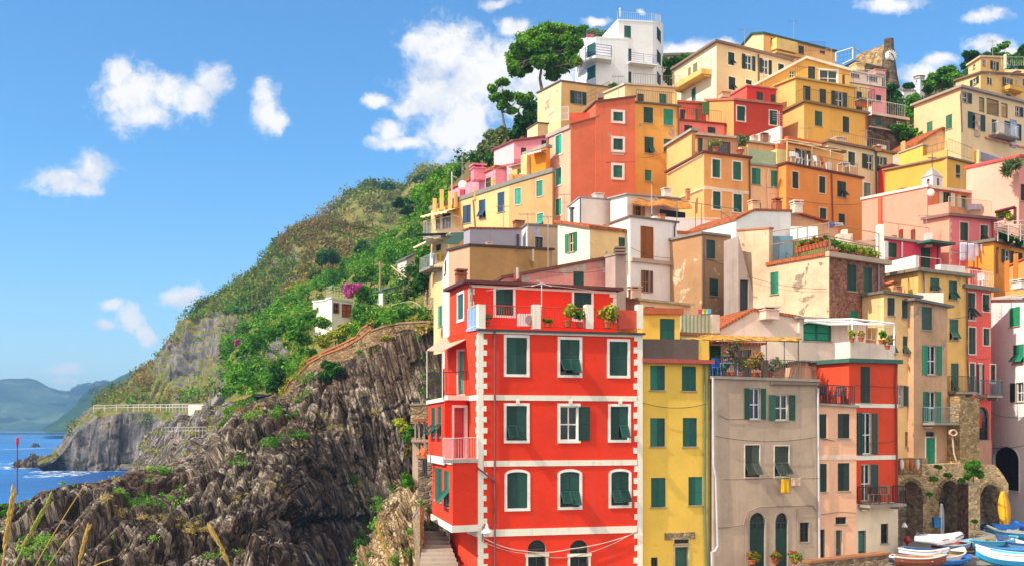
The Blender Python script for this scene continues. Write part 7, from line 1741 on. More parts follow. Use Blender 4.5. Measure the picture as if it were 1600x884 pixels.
# inflatable dinghy lying across the boats
def gpt(x, y, v=W2):
    px, py = v(x, y); return P(px, py, 10 / ((py - HY) / F + .05))
a, c = gpt(200, 838), gpt(470, 856); root = thing('inflatable_dinghy', 'white and grey inflatable dinghy lying on top of the other boats', 'boat', (a + c) / 2)
u = (c - a).normalized(); sd = Vector((-u.y, u.x, 0)).normalized(); zz = Vector((0, 0, 1)); L = (c - a).length; o = a + zz * 1.15
m = MB(); pts = [o + sd * .55, o + u * L * .6 + sd * .6, o + u * L * .85 + sd * .45 + zz * .12, o + u * L * 1.0 + zz * .25, o + u * L * .85 - sd * .45 + zz * .12, o + u * L * .6 - sd * .6, o - sd * .55]
m.tube(pts, [.16, .24, .24, .23, .24, .24, .16], 10); m.build('tube', plain('#E4E4E6', .5, .3), root, smooth=True)
m = MB(); m.q(*[p - zz * .1 for p in pts]); m.build('floor', plain('#9A9CA0', .7), root); m = MB(); m.tube([p + zz * .03 + (p - o - u * L * .5).normalized() * .24 for p in pts[1:-1]], .03, 5); m.build('rub_strip', plain('#7A3A3A'), root)
m = MB(); m.obox(o, sd, u, zz, -.5, .5, .05, .12, -.2, .3); m.build('transom', plain('#6A6A70'), root)
# boards, box, buoy, lamp on the slipway
def board(label, v, x, y0, y1, Y, col, wd, name, lean=.12):
    b0, t0 = P(*v(x, y1), Y), P(*v(x, y0), Y); h = t0.z - b0.z; root = thing(name, label, 'board', b0)
    m = MB(); K = 20; vs_ = []
    for i in range(K + 1):
        t_ = i / K; hw = wd * (math.sin(math.pi * min(1, max(0, .03 + .94 * t_))) ** .55)
        for q, dd in ((-hw, 0), (0, -.06), (hw, 0), (0, .05)): vs_.append(b0 + Vector((q, dd + lean * h * t_, h * t_)))
    m.mesh(vs_, [(i * 4 + j, i * 4 + (j + 1) % 4, (i + 1) * 4 + (j + 1) % 4, (i + 1) * 4 + j) for i in range(K) for j in range(4)] + [(0, 1, 2, 3), (K * 4, K * 4 + 1, K * 4 + 2, K * 4 + 3)]); m.build('deck', plain(col, .4, .4, 0, .08), root, smooth=True)
    m = MB(); m.tube([b0 + Vector((0, -.065, .1)), b0 + Vector((0, -.065 + lean * h * .95, h * .95))], .012, 4); m.build('stringer', plain('#8A6A20'), root)
board('yellow surfboard standing upright against the dark stone wall', W2, 758, 425, 650, 66.9, '#F2AE18', .4, 'surfboard', .2)
board('slim white board standing in the middle arch', W2, 364, 498, 712, 65.4, '#E4E4E8', .2, 'paddle_board', .05)
m = MB(); q = P(*W2(328, 645), 64.8); m.box(q, .42, .3, .55, .1); m.box(q + Vector((0, 0, .55)), .46, .34, .05, .1); tag(m.build('locker_box', plain('#2A7AB8', .5), org=q), 'blue locker box on the pier between the left and middle arch', 'box')
root = thing('marker_buoy', 'red ball buoy with white lamp beside the left arch', 'buoy', P(*W2(148, 760), 62.5)); m = MB(); ellipsoid(m, P(*W2(148, 722), 62.5), .19, .19, .22, 12, 8); m.build('float', plain('#C4302C', .4), root, smooth=True)
m = MB(); m.tube([P(*W2(148, 765), 62.5), P(*W2(148, 735), 62.5)], .04, 6); m.build('stem', plain('#5A5A5A'), root)
root = thing('harbour_lamp', 'small white bell lamp on a bracket near the left arch', 'lamp', P(*W2(118, 760), 62)); m = MB(); m.lathe(P(*W2(130, 642), 62), [(.2, 0), (.17, .06), (.08, .2), (.04, .26)], 12); m.build('lamp_shade', plain('#E8E6E2', .4), root)
m = MB(); m.tube([P(*W2(112, 770), 62), P(*W2(112, 600), 62), P(*W2(130, 612), 62), P(*W2(130, 640), 62)], .035, 6); m.build('post', plain('#6A6A6A'), root)
# ropes and fenders on the terrace parapet above the left arch
root = thing('fender_rack', 'wooden rail hung with orange and white boat fenders above the left arch', 'rack', P(*W2(170, 320), 64.6)); m = MB()
for x in (100, 165, 235): m.tube([P(*W2(x, 318), 64.6), P(*W2(x, 218), 64.6)], .04, 5)
for y in (222, 312): m.tube([P(*W2(96, y), 64.6), P(*W2(238, y), 64.6)], .035, 5)
m.build('rail', plain('#8A6A48', .8), root)
for x, cc in ((115, '#E8E2DA'), (145, '#C87838'), (175, '#B86A34'), (212, '#D8CFC4')): m = MB(); ellipsoid(m, P(*W2(x, 258), 64.45), .13, .1, .33, 10, 8); m.build('fender', plain(cc, .6), root, smooth=True)
root = thing('mooring_rope', 'coiled pale rope hanging beside the stone buttress', 'rope', P(*W2(440, 240), 66.5)); m = MB(); c0 = P(*W2(422, 62), 66.6)
m.tube([c0 + Vector((.2 * math.cos(k * .5), -.1 - .004 * k, .17 * math.sin(k * .5))) for k in range(52)], .05, 5); m.build('coil', plain('#C8A898', .9), root); m = MB(); m.tube([c0, P(*W2(430, 120), 66.6), P(*W2(436, 190), 66.5), P(*W2(452, 242), 66.4)], .05, 5); m.build('rope_end', plain('#C8B8A0', .9), root)

# ================================================================ walls and paths on the spur
def wallrun(label, pts, h, th, mat, cap, v=PX, name='path_wall', cat='wall', below=1.2):
    q = [P(*v(x, y), Y) for x, y, Y in pts]; root = thing(name, label, cat, q[0] - Vector((0, 0, below))); m, k = MB(), MB(); wv_ = Vector((0, th, 0)); Z = Vector((0, 0, 1))
    for a, c in zip(q, q[1:]):
        d = (c - a); s_ = Vector((-d.y, d.x, 0)).normalized() * th if d.xy.length > .01 else wv_
        s_ = s_ if s_.y > 0 else -s_
        m.box8([a - Z * below, c - Z * below, c + s_ - Z * below, a + s_ - Z * below, a + Z * h, c + Z * h, c + s_ + Z * h, a + s_ + Z * h])
        e = s_.normalized() * .06; a2, c2 = a - d.normalized() * .02, c + d.normalized() * .02
        k.box8([a2 - e + Z * (h + .003), c2 - e + Z * (h + .003), c2 + s_ + e + Z * (h + .003), a2 + s_ + e + Z * (h + .003), a2 - e + Z * (h + .16), c2 - e + Z * (h + .16), c2 + s_ + e + Z * (h + .16), a2 + s_ + e + Z * (h + .16)])
    m.build('wall', mat, root); k.build('coping', cap, root); return root
WST = rubble('#7A6248', '#A88A66', 3.5, '#9A8466'); TER = plain('#C07850', .85, .15, 0, .2)
wallrun('lower stone path wall with terracotta coping climbing the ridge', [(446, 614, 102.5), (452, 602, 102.5), (466, 590, 102.5), (482, 574, 102.5), (505, 561, 102), (540, 548, 101.5), (562, 535, 101), (580, 520, 100.5)], .35, .4, WST, TER)
wallrun('upper parallel path wall with terracotta coping beside the steps', [(452, 600, 106), (464, 586, 106), (470, 574, 106), (500, 558, 105.5), (536, 542, 105), (556, 532, 104.5), (566, 518, 104), (580, 511, 103.5)], .3, .4, WST, TER)
wallrun('straight stone wall along the cliff top towards the houses', [(580, 521, 100.4), (600, 514, 100.2), (625, 509, 100), (660, 507, 99.5), (700, 506, 99)], .2, .5, WST, plain('#A88868', .9, .1, 0, .25))
wallrun('old dry stone retaining wall below the lookout rail', [(372, 585, 139), (400, 582, 137), (428, 580, 135)], .4, .6, rubble('#6A645C', '#9A948A', 2.5), STONECAP(), below=3)
wallrun('pale concrete block wall on the promontory path', [(294, 640, 246), (326, 640, 238)], 1.3, 1.0, S('#D8CDBC', None, .5), STONECAP())
def fence(label, pts, h, mat, name='fence', sp=1.6, mid=1, r=.05, v=PX):
    q = [P(*v(x, y), Y) for x, y, Y in pts]; root = thing(name, label, 'fence', q[0]); m = MB(); Z = Vector((0, 0, 1)); posts = []
    for a, c in zip(q, q[1:]):
        n_ = max(1, int((c - a).length / sp)); posts += [a + (c - a) * (i / n_) for i in range(n_)]
    posts.append(q[-1]); k = MB()
    for p in posts: k.tube([p - Z * .5, p + Z * h], r, 5)
    k.build('fence_post', mat, root)
    for j in range(mid + 1): m.tube([p + Z * h * (j + 1) / (mid + 1) * .97 for p in q], r * .7, 5)
    m.build('rail', mat, root)
fence('long pale railing along the cliff path of the promontory', [(146, 641, 308), (200, 640, 305), (260, 640, 288), (296, 640, 270)], 1.5, plain('#D8D4CC'), r=.09, sp=3)
fence('wooden rail of the cliff top lookout', [(372, 574, 138), (385, 570, 137), (408, 572, 136), (428, 574, 135)], 1.3, plain('#8A8078', .8), r=.08)
fence('crossed wooden handrail descending the garden slope beside the houses', [(612, 494, 112), (640, 488, 110), (652, 492, 108), (664, 505, 105)], 1.2, plain('#B8A48C', .8), r=.07)
fence('wooden stair handrail below the lookout', [(328, 628, 150), (345, 608, 146), (366, 588, 142)], 1.3, plain('#9A9084', .8), r=.08)
fence('thin railing on the small path below the promontory wall', [(258, 678, 186), (290, 678, 178), (322, 678, 170)], 1.2, plain('#B8B4AA'), r=.06)
def steps(label, v, x0, x1, y0, y1, Y0, Y1, n_, mat, name='steps'):
    a0, a1, b0, b1 = P(*v(x0[0], y0), Y0), P(*v(x0[1], y0), Y0), P(*v(x1[0], y1), Y1), P(*v(x1[1], y1), Y1); root = thing(name, label, 'stairs', a0)
    for i in range(n_):
        t0, t1 = i / n_, (i + 1) / n_; L0, R0, L1, R1 = a0 + (b0 - a0) * t0, a1 + (b1 - a1) * t0, a0 + (b0 - a0) * t1, a1 + (b1 - a1) * t1
        zt = L1.z; dn = .7; m = MB(); g = lambda p, z_: Vector((p.x, p.y, z_))
        m.box8([g(L0, zt - dn), g(R0, zt - dn), g(R1, zt - dn), g(L1, zt - dn), g(L0, zt), g(R0, zt), g(R1, zt), g(L1, zt)]); m.build('step', mat, root)
    return root
steps('worn stone steps climbing behind the corner of the red house', W7, (40, 215), (62, 150), 905, 735, 52.5, 58.5, 9, S('#A8A094', None, .5))
steps('stone stairs rising to the cliff top lookout', PX, (330, 345), (358, 368), 628, 592, 149, 142, 12, S('#9A938A', None, .4))
steps('grey steps beside the pale block wall of the promontory', PX, (322, 334), (326, 338), 648, 622, 205, 196, 8, S('#A8A198', None, .4))
H = House('rubble retaining wall left of the steps beside the red house', name='retaining_wall', cat='stone wall')
RW = rubble('#8A7458', '#B09A78', 3.4, '#A08C6C')
b = H.block(W7, (6, 690, 61.5), (44, 640, 55), (62, 642, 55.6), RW, RW, bot=930, drop=2, roof='cap', th=.12, ov=.06)
c_ = H.block(W7, None, (36, 425, 60.5), (112, 432, 60.5), None, rubble('#6E6050', '#9A8A72', 3), bot=800, drop=3, depth=3, roof='cap', th=.1, ov=.05)
d_ = H.block(W7, None, (12, 345, 62.5), (40, 350, 62.5), None, S('#C8B8A4', None, .6), bot=640, drop=2, depth=2, roof='cap', th=.1, ov=.05)
H.done()
H = House('small stone terrace with posts and planter left of the red house', name='stone_terrace', cat='terrace')
b = H.block(W7, None, (4, 200, 65), (78, 196, 65), None, RW, bot=262, drop=.2, depth=2, roof='cap', th=.1, ov=.05)
for x in (24, 40, 62): boxes(H, W7, x - 3, 258, x + 3, 352, 62.4, .2, plain('#A89888'), 'post')
boxes(H, W7, 6, 345, 80, 356, 61.8, 1.5, S('#B8A890'), 'terrace_slab'); boxes(H, W7, 18, 256, 70, 268, 62, .35, plain('#B05A3A'), 'planter_box')
H.done()
H = House('stone wall remains with rough pale face above the slope left of the pink house', name='retaining_wall', cat='stone wall')
b = H.block(PX, (662, 440, 106), (684, 424, 100), (692, 424, 100.3), rubble('#8A7450', '#B89E74', 2.2, '#A08A60'), RW, bot=520, drop=2, roof=None); H.done()
H = House('narrow white hut on the upper garden slope', name='hut', cat='hut')
b = H.block(R5, None, (852, 376, 133), (880, 362, 133.5), None, S('#D8D0C4', None, .6), bot=455, drop=1, depth=3, roof=plain('#6A6A66'), th=.15, ov=.2); b.win('R', 858, 400, 870, 430, 'd', '#8A8A84', name='door'); H.done()
H = House('small hut with green roof beside the utility pole', name='hut', cat='hut')
b = H.block(R5, None, (772, 484, 126), (812, 474, 127), None, S('#C8D4CC'), bot=520, drop=1, depth=3, roof=plain('#3E6A5A'), th=.15, ov=.2); b.win('R', 780, 492, 800, 512, 'g'); H.done()
root = thing('utility_pole', 'wooden utility pole standing on the garden slope', 'pole', P(*R5(763, 530), 127)); m = MB(); m.tube([P(*R5(763, 535), 127), P(*R5(763, 385), 127)], [.14, .1], 7); m.build('pole', plain('#A8906C', .9), root); m = MB(); m.tube([P(*R5(753, 388), 127), P(*R5(776, 390), 127)], .06, 5); m.build('crossarm', plain('#7A6A54'), root)
m = MB(); m.tube([P(*R5(800, 400), 128), P(*R5(852, 440), 126)], .1, 5); q = m.build('timber_prop', plain('#B8A488', .9), org=P(*R5(852, 440), 126)); tag(q, 'leaning pale timber beam beside the narrow white hut', 'beam')
root = thing('signal_pole', 'thin signal pole with red top on the near rocks at the left', 'pole', P(27, 765, 73.5)); m = MB(); m.tube([P(27, 772, 73.5), P(27, 684, 73.5)], .035, 6); m.build('pole', plain('#6A3A44', .5), root)
m = MB(); m.tube([P(27, 695, 73.5), P(27, 684, 73.5)], .1, 8); m.build('lantern', plain('#C8323C', .4), root); m = MB(); m.tube([P(24, 685, 73.5), P(33, 682, 73.5)], .03, 4); m.build('wind_vane', plain('#B8404A'), root)
# sea rocks
def boulder(label, pts, name='sea_rock'):
    C0 = P(*pts[0][:2], pts[0][2]); vs_, fs_ = [], []; 
    for (x, y, Y, rx, ry) in pts:
        k = Y / F; c = P(x, y, Y); N1, N2 = 22, 14; o = len(vs_); q = []
        for i in range(N2 + 1):
            for j in range(N1): a, b_ = math.pi * i / N2, 2 * math.pi * j / N1; q.append((math.sin(a) * math.cos(b_), math.sin(a) * math.sin(b_), math.cos(a)))
        q = np.array(q); pp = q * np.array([rx * k, rx * k * .8, ry * k * 1.3]) + np.array([c.x, c.y, 0]); v1, e1 = worley(pp * .45); pp = pp * 1 + q * ((v1 - .5) * rx * k * .5 + fbm(pp * .8, 3) * rx * k * .2)[:, None]
        vs_ += pp.tolist(); fs_ += [(o + i * N1 + j, o + i * N1 + (j + 1) % N1, o + (i + 1) * N1 + (j + 1) % N1, o + (i + 1) * N1 + j) for i in range(N2) for j in range(N1)]
    m = MB(); m.v = [tuple(p) for p in vs_]; m.f = fs_; m.mi = [0] * len(fs_); tag(m.build(name, ROCKSEA, org=C0), label, 'rock')
boulder('dark jagged rock in the surf off the promontory', [(48, 726, 345, 22, 14), (66, 728, 345, 14, 9)]); boulder('small lone black rock further out in the sea', [(56, 697, 760, 7, 4)])

# ================================================================ terrace life: pots, chairs, laundry, people
def pot(label, v, x, y, Y, r=.16, h=.3, fol=FOL_GREEN, fr=.35, fh=.5, leaf=.08, n=160, group=None, col='#B8603C', flower=None):
    c = P(*v(x, y), Y); root = thing('potted_plant', label, 'potted plant', c, group); m = MB(); m.lathe(c, [(r * .7, 0), (r, h * .85), (r * 1.12, h * .85), (r * 1.12, h), (r * .9, h)], 10); m.build('pot', plain(col, .8), root)
    rng = np.random.default_rng(int(x * 13 + y)); C = np.array([np.array(c) + np.array([rng.normal() * fr * .4, rng.normal() * fr * .4, h + fh * (.3 + .5 * rng.random())]) for _ in range(6)])
    vv, ff = leaf_cloud(C, np.full((6, 3), fr * .55), n // 6, leaf, rng); np_mesh('foliage', vv, ff, fol, parent=root)
    if flower: vv, ff = leaf_cloud(C, np.full((6, 3), fr * .6), max(26, n // 8), leaf * .7, rng); np_mesh('flowers', vv, ff, flower, parent=root)
    return root
FL_RED, FL_PINK = foliage('red_petals', '#B82A2A', '#D04038', '#E05A50'), foliage('pink_petals', '#D06A9A', '#E08AB0', '#F0A8C4')
GP = 'potted plants on the red house terrace'
pot('tall yellow green potted plant by the right shuttered door of the red terrace', V1, 432, 172, 53.4, .22, .3, FOL_YEL, .5, 1.0, .12, 320, GP); pot('wide yellow leaved plant in a terracotta pot at the right of the red house terrace', V1, 552, 176, 53.9, .24, .32, FOL_YEL, .6, .7, .12, 340, GP)
pot('slender dark plant near the third parapet post of the red terrace', V1, 466, 174, 53.5, .15, .25, FOL_GREEN, .3, .7, .1, 160, GP); pot('low green plant at the foot of the red terrace railing', V1, 375, 172, 53.0, .14, .16, FOL_GREEN, .22, .2, .08, 120, GP)
pot('tiny potted plant behind the first parapet post of the red terrace', V1, 195, 172, 52.8, .14, .25, FOL_OLIVE, .2, .4, .08, 120, GP)
c = P(*V1(310, 172), 53.2); root = thing('air_conditioner', 'white air conditioning unit behind the red terrace railing', 'air conditioner', c); m = MB(); m.box(c, .85, .35, .62, .25); m.build('casing', plain('#ECECEE', .5), root); m = MB(); ca_, sa_ = math.cos(.25), math.sin(.25)
m.tube([c + Vector((.12 + sa_ * .18, -.19, .32)), c + Vector((.12 + sa_ * .18, -.2, .32))], .24, 16); m.build('fan_grille', plain('#8A8C90', .5), root)
GT = 'potted plants on the grey house terrace'
for lab, x, y, fo, fr, fh, fl in (('tall climbing plant in the middle of the grey house terrace', 335, 284, FOL_DARK, .5, 1.7, FL_PINK), ('bushy plant with red flowers beside the tall climber on the grey terrace', 360, 284, FOL_GREEN, .45, .9, FL_RED), ('broad leafy plant in front of the black post on the grey terrace', 405, 286, FOL_YEL, .5, 1.3, FL_RED), ('small flowering pot left of the black post on the grey terrace', 425, 286, FOL_GREEN, .35, .8, FL_PINK), ('low green pot next to the blue chair on the grey terrace', 315, 284, FOL_GREEN, .3, .5, None), ('pink flowering pot at the right end of the grey terrace', 470, 292, FOL_GREEN, .4, 1.0, FL_PINK)):
    pot(lab, V2, x, y, 57.2, .18, .3, fo, fr, fh, .09, 260, GT, flower=fl)
for lab, x in (('geranium pot beside the left arched door of the grey house', 398), ('geranium pot between the arched doors of the grey house', 470), ('geranium pot by the small barred window of the grey house', 532)): pot(lab, V2, x, 878, 54.9, .2, .22, FOL_GREEN, .4, .35, .1, 180, 'geraniums by the grey house doors', flower=FL_RED)
ORD = ['first', 'second', 'third', 'fourth', 'fifth', 'sixth', 'seventh', 'eighth', 'ninth']
for i in range(9): x = 660 + i * 14.5; pot(ORD[i] + ' terracotta pot from the left in the row on the concrete terrace edge', V5, x, 552 - i * 3.5, 68.2 - i * .23, .17, .3, FOL_YEL if i % 3 == 0 else FOL_GREEN, .2, .2 + .15 * (i % 3), .07, 90, 'row of terracotta pots on the concrete house', flower=FL_RED if i % 2 else None)
for i in range(6):
    x = 812 + i * 33; pot(ORD[i] + ' flower box from the left along the brick side of the terrace', V5, x, 556 + i * 6.8, 66.6 + i * .5, .3, .26, FOL_YEL if i % 2 else FOL_GREEN, .5, .6 - .05 * i, .1, 220, 'flower boxes on the brick house', '#A85A40')
for i, (x, y) in enumerate(((125, 270), (150, 268), (205, 275), (222, 290))): pot(['yellow flowering pot at the left of the white parapet roof', 'tall thin plant on the white parapet roof', 'green pot before the right parapet post', 'dry grassy pot at the right end of the white parapet'][i], V3, x, y, 58.6, .16, .22, [FOL_YEL, FOL_DRY, FOL_GREEN, FOL_DRY][i], .28, .5, .09, 110, 'pots on the white parapet roof')
pot('bushy yellow green plant on the peach house terrace', V5, 318, 130, 87.6, .3, .4, FOL_YEL, .6, .7, .14, 220); pot('tall leafy plant by the parapet of the peach house terrace', V5, 420, 140, 88.2, .3, .4, FOL_OLIVE, .6, 1.2, .14, 240)
def chair(label, v, x, y, Y, col, rz=0, group=None, table=False):
    c = P(*v(x, y), Y)
    root = thing('garden_table' if table else 'garden_chair', label, 'table' if table else 'chair', c, group); mat = plain(col, .5, .4); ca_, sa_ = math.cos(rz), math.sin(rz); X, Yv, Z = Vector((ca_, sa_, 0)), Vector((-sa_, ca_, 0)), Vector((0, 0, 1))
    hs, w_ = (.72, .4) if table else (.44, .24)
    m = MB(); m.obox(c, X, Yv, Z, -w_, w_, -w_, w_, hs, hs + .04); m.build('table_top' if table else 'seat', mat, root)
    for a in (-1, 1):
        for b_ in (-1, 1): m = MB(); m.obox(c + X * a * (w_ - .04) + Yv * b_ * (w_ - .04), X, Yv, Z, -.025, .025, -.025, .025, 0, hs); m.build('leg', mat, root)
    if not table:
        m = MB()
        for k in range(5): m.obox(c, X, Yv, Z, -w_ + k * .11, -w_ + .07 + k * .11, w_ - .04, w_, hs + .04, hs + .46)
        m.obox(c, X, Yv, Z, -w_, w_, w_ - .045, w_ + .005, hs + .44, hs + .52); m.build('backrest', mat, root)
    return root
chair('bright blue chair by the green door on the grey house terrace', V2, 290, 280, 57, '#1E6AC8', .5); chair('pale blue table beside the bright blue chair on the grey terrace', V2, 325, 284, 57.4, '#6A9AD0', 0, None, True)
chair('left bistro chair on the orange red house balcony', V3, 182, 710, 57.9, '#6A4A3A', .6); chair('right bistro chair on the orange red house balcony', V3, 212, 711, 58.2, '#6A4A3A', -.5)
for i, (x, y, Y) in enumerate(((640, 172, 90.2), (665, 178, 90.6), (712, 188, 91.2), (740, 192, 91.6))): chair(['white chair nearest the left pergola post on the orange house', 'white chair in front of the open door on the orange house', 'white chair beside the middle pergola post on the orange house', 'white chair right of the middle pergola post on the orange house'][i], V5, x, y, Y, '#F0EEEA', i * .7, 'white chairs on the orange house terrace')
chair('white garden table at the right of the orange house terrace', V5, 852, 214, 93.2, '#F0EEEA', .3, None, True); chair('orange folded chair on the orange house terrace', V5, 768, 196, 92, '#D8783A', .8)
chair('white chair on the coral house roof terrace', V6, 745, 785, 72.6, '#F2F0F0', .3); chair('dark balcony chair on the pink strip house', V3, 50, 438, 58, '#3A3A40', .3); chair('second dark balcony chair beside the terrace rail of the pink strip house', V3, 92, 440, 58.2, '#3A3A40', -.4)
def cloth(label, v, x0, y0, x1, y1, Y0, Y1, col, name='hanging_cloth', group=None, wave=.06):
    a, c = P(*v(x0, y0), Y0), P(*v(x1, y0), Y1); h = P(*v(x0, y0), Y0).z - P(*v(x0, y1), Y0).z; nx, nz = 10, 8; d = c - a; nn = Vector((-d.y, d.x, 0)).normalized(); vs_ = []
    for i in range(nz + 1):
        for j in range(nx + 1): u_, w_ = j / nx, i / nz; vs_.append(a + d * u_ + Vector((0, 0, -h * w_ * (1 + .04 * math.sin(j * 1.7)))) + nn * (wave * w_ * math.sin(j * 1.3 + x0)))
    m = MB(); m.mesh(vs_, [(i * (nx + 1) + j, i * (nx + 1) + j + 1, (i + 1) * (nx + 1) + j + 1, (i + 1) * (nx + 1) + j) for i in range(nz) for j in range(nx)]); o = m.build(name, plain(col, .9, .1, 0, .06), org=a, smooth=True)
    sm = o.modifiers.new('thickness', 'SOLIDIFY'); sm.thickness = .012; tag(o, label, 'laundry', group); return o
GL = 'laundry hung from the salmon house'
for lab, x0, y0, x1, y1, cc in (('tall white bed sheet, leftmost under the salmon house windows', 631, 566, 667, 655, '#E6E2F2'), ('tall white bed sheet right of the leftmost one', 672, 570, 705, 658, '#E4E0F0'), ('short white towel beside the two sheets', 708, 573, 729, 635, '#E8E4F0'), ('small white cloth, rightmost on the salmon house line', 733, 576, 764, 612, '#ECE8F2')): cloth(lab, V6, x0, y0, x1, y1, 79.9, 80.4, cc, 'bed_sheet' if y1 > 650 else 'towel', GL)
cloth('yellow cloth hanging under the grey house window', V2, 491, 607, 518, 652, 56.2, 56.4, '#E2B024', 'towel'); cloth('beige shirt hanging right of the yellow cloth', V2, 522, 604, 554, 630, 56.3, 56.6, '#D8B49C', 'shirt')
for lab, x0, x1, cc in (('pink towel on the small glass terrace', 224, 238, '#E0609C'), ('yellow towel on the small glass terrace', 240, 252, '#E0D038'), ('pale blue towel on the small glass terrace', 253, 268, '#8ABCE4')): cloth(lab, V2, x0, 66, x1, 82, 60.3, 60.5, cc, 'towel')
for lab, x0, x1, y0, y1, cc in (('white sheet on the lower balcony at the far left house', 42, 58, 460, 530, '#EDEBE8'), ('white shirt next to the yellow towel at the far left house', 60, 74, 462, 520, '#E8E6E6'), ('yellow towel on the lower balcony at the far left house', 77, 97, 456, 500, '#E8B828')): cloth(lab, W8, x0, y0, x1, y1, 94.5, 93.8, cc, 'laundry')
cloth('blue and white shirts on the line above the flower terrace', V5, 786, 420, 812, 446, 68.5, 68.8, '#6A7AA8', 'shirt'); cloth('pale shirt at the right of the line above the flower terrace', V5, 815, 424, 850, 440, 68.8, 69.2, '#C8C8D8', 'shirt')
cloth('pink blanket on the sill of the vermilion house', V6, 322, 280, 378, 296, 99.4, 100, '#F08AA0', 'blanket', None, .2)
# flag on the reed awning roof
root = thing('flag', 'small red white and blue flag on a pole by the reed awning', 'flag', P(*V4(1132, 420), 80.6)); m = MB(); m.tube([P(*V4(1132, 425), 80.6), P(*V4(1130, 280), 80.6)], .03, 5); m.build('flagpole', plain('#B8B8B8'), root)
p0 = P(*V4(1131, 285), 80.6)
for k, cc in enumerate(('#C83A3A', '#ECE8E8', '#4A5A9A')):
    m = MB(); q = [p0 + Vector((.02 + .05 * i + .18 * k, .05 * math.sin(i * 2), -.1 - .08 * i - .55 * k)) for i in range(5)]; m.mesh([p for a in q for p in (a, a + Vector((.22, .05, -.4)))], [(2 * i, 2 * i + 1, 2 * i + 3, 2 * i + 2) for i in range(4)]); m.build('stripe', plain(cc, .9), root)
# Italian coloured cloth in the loggia
root = thing('banner', 'green white and red banner in the loggia of the coral house', 'banner', P(*V3(470, 500), 71.3))
for k, cc in enumerate(('#2E7A48', '#ECECE8', '#C8302E')):
    m = MB(); a = P(*V3(466 + k * 5, 465), 71.35 - k * .02); m.box(a - Vector((0, 0, .95)), .2, .03, .95, .1); m.build('stripe', plain(cc, .9), root)
# wall lamp on the red corner
root = thing('street_lamp', 'small white street lamp on a bracket at the red house corner', 'street lamp', P(*W7(310, 770), 51.7)); m = MB(); q = P(*W7(330, 752), 51.5); m.lathe(q, [(.03, .55), (.05, .5), (.1, .32), (.24, .18), (.26, .14), (.26, .1)][::-1], 12); m.build('lamp_shade', plain('#E4E0DA', .4), root)
m = MB(); ellipsoid(m, q + Vector((0, 0, .03)), .12, .12, .13, 10, 6); m.build('globe', plain('#D8DCE0', .2, .5), root); m = MB(); m.tube([P(*W7(310, 780), 51.75), P(*W7(312, 715), 51.7), P(*W7(330, 712), 51.5), q + Vector((0, 0, .55))], .03, 5); m.build('bracket', plain('#6A6A6A'), root)
# person leaning on the wall beside the red house
def person(label, base, h=1.7, top='#D86A3A', legs='#3A4A5A', face=0):
    root = thing('person', label, 'person', base); me = bpy.data.meshes.new('body'); s = h / 1.7
    J = [(0, 0, .95, .15), (0, -.04, 1.15, .14), (0, -.1, 1.38, .17), (0, -.14, 1.5, .06), (0, -.17, 1.6, .085), (0, -.18, 1.69, .08),
         (.1, .02, .88, .095), (.11, 0, .48, .065), (.11, .03, .06, .045), (.11, -.12, .03, .035), (-.1, .02, .88, .095), (-.11, .02, .48, .065), (-.11, .05, .06, .045), (-.11, -.1, .03, .035),
         (.2, -.1, 1.4, .055), (.24, -.22, 1.14, .042), (.16, -.4, 1.08, .034), (.12, -.48, 1.06, .03), (-.2, -.1, 1.4, .055), (-.25, -.2, 1.14, .042), (-.18, -.4, 1.08, .034), (-.14, -.48, 1.06, .03)]
    E = [(0, 1), (1, 2), (2, 3), (3, 4), (4, 5), (0, 6), (6, 7), (7, 8), (8, 9), (0, 10), (10, 11), (11, 12), (12, 13), (2, 14), (14, 15), (15, 16), (16, 17), (2, 18), (18, 19), (19, 20), (20, 21)]
    ca_, sa_ = math.cos(face), math.sin(face); me.from_pydata([((x * ca_ - y * sa_) * s, (x * sa_ + y * ca_) * s, z * s) for x, y, z, r in J], E, [])
    t = NT('clothed_skin'); co_ = t.n('ShaderNodeTexCoord').outputs['Object']; sp_ = t.n('ShaderNodeSeparateXYZ'); t.l(co_, sp_.inputs[0]); r_ = t.n('ShaderNodeValToRGB'); r_.color_ramp.interpolation = 'CONSTANT'; e_ = r_.color_ramp.elements
    while len(e_) < 4: e_.new(.5)
    for k, (p_, c_) in enumerate(((0, lin(legs)), (.93 / 2, lin(top)), (1.47 / 2, lin('#C89070')), (1.95 / 2, lin('#C89070')))): e_[k].position = p_; e_[k].color = c_
    t.l(t.math('DIVIDE', sp_.outputs[2], 2 * s), r_.inputs[0]); t.bsdf(r_.outputs[0], .8, .2); me.materials.append(t.m)
    o = bpy.data.objects.new('body', me); COL.objects.link(o); o.parent = root; sk = o.modifiers.new('skin', 'SKIN'); sk.use_smooth_shade = True
    for i, j in enumerate(J): me.skin_vertices[0].data[i].radius = (j[3] * s, j[3] * s)
    me.skin_vertices[0].data[0].use_root = True
    o.modifiers.new('sub', 'SUBSURF').render_levels = 2
    m = MB(); hx, hy = (.0 * ca_ + .165 * sa_) * s, (0 * sa_ - .165 * ca_) * s; ellipsoid(m, Vector(base) + Vector((hx, hy, 1.69 * s)), .1 * s, .11 * s, .1 * s, 10, 6); m.build('hair', plain('#4A2E20', .8), root, smooth=True)
q = P(*W7(64, 462), 57.4); person('person in an orange top leaning over the wall beside the red house', Vector((q.x, q.y, P(*W7(64, 362), 57.4).z - 1.72)), 1.7, '#D8703A', '#3A3A44', -.9)

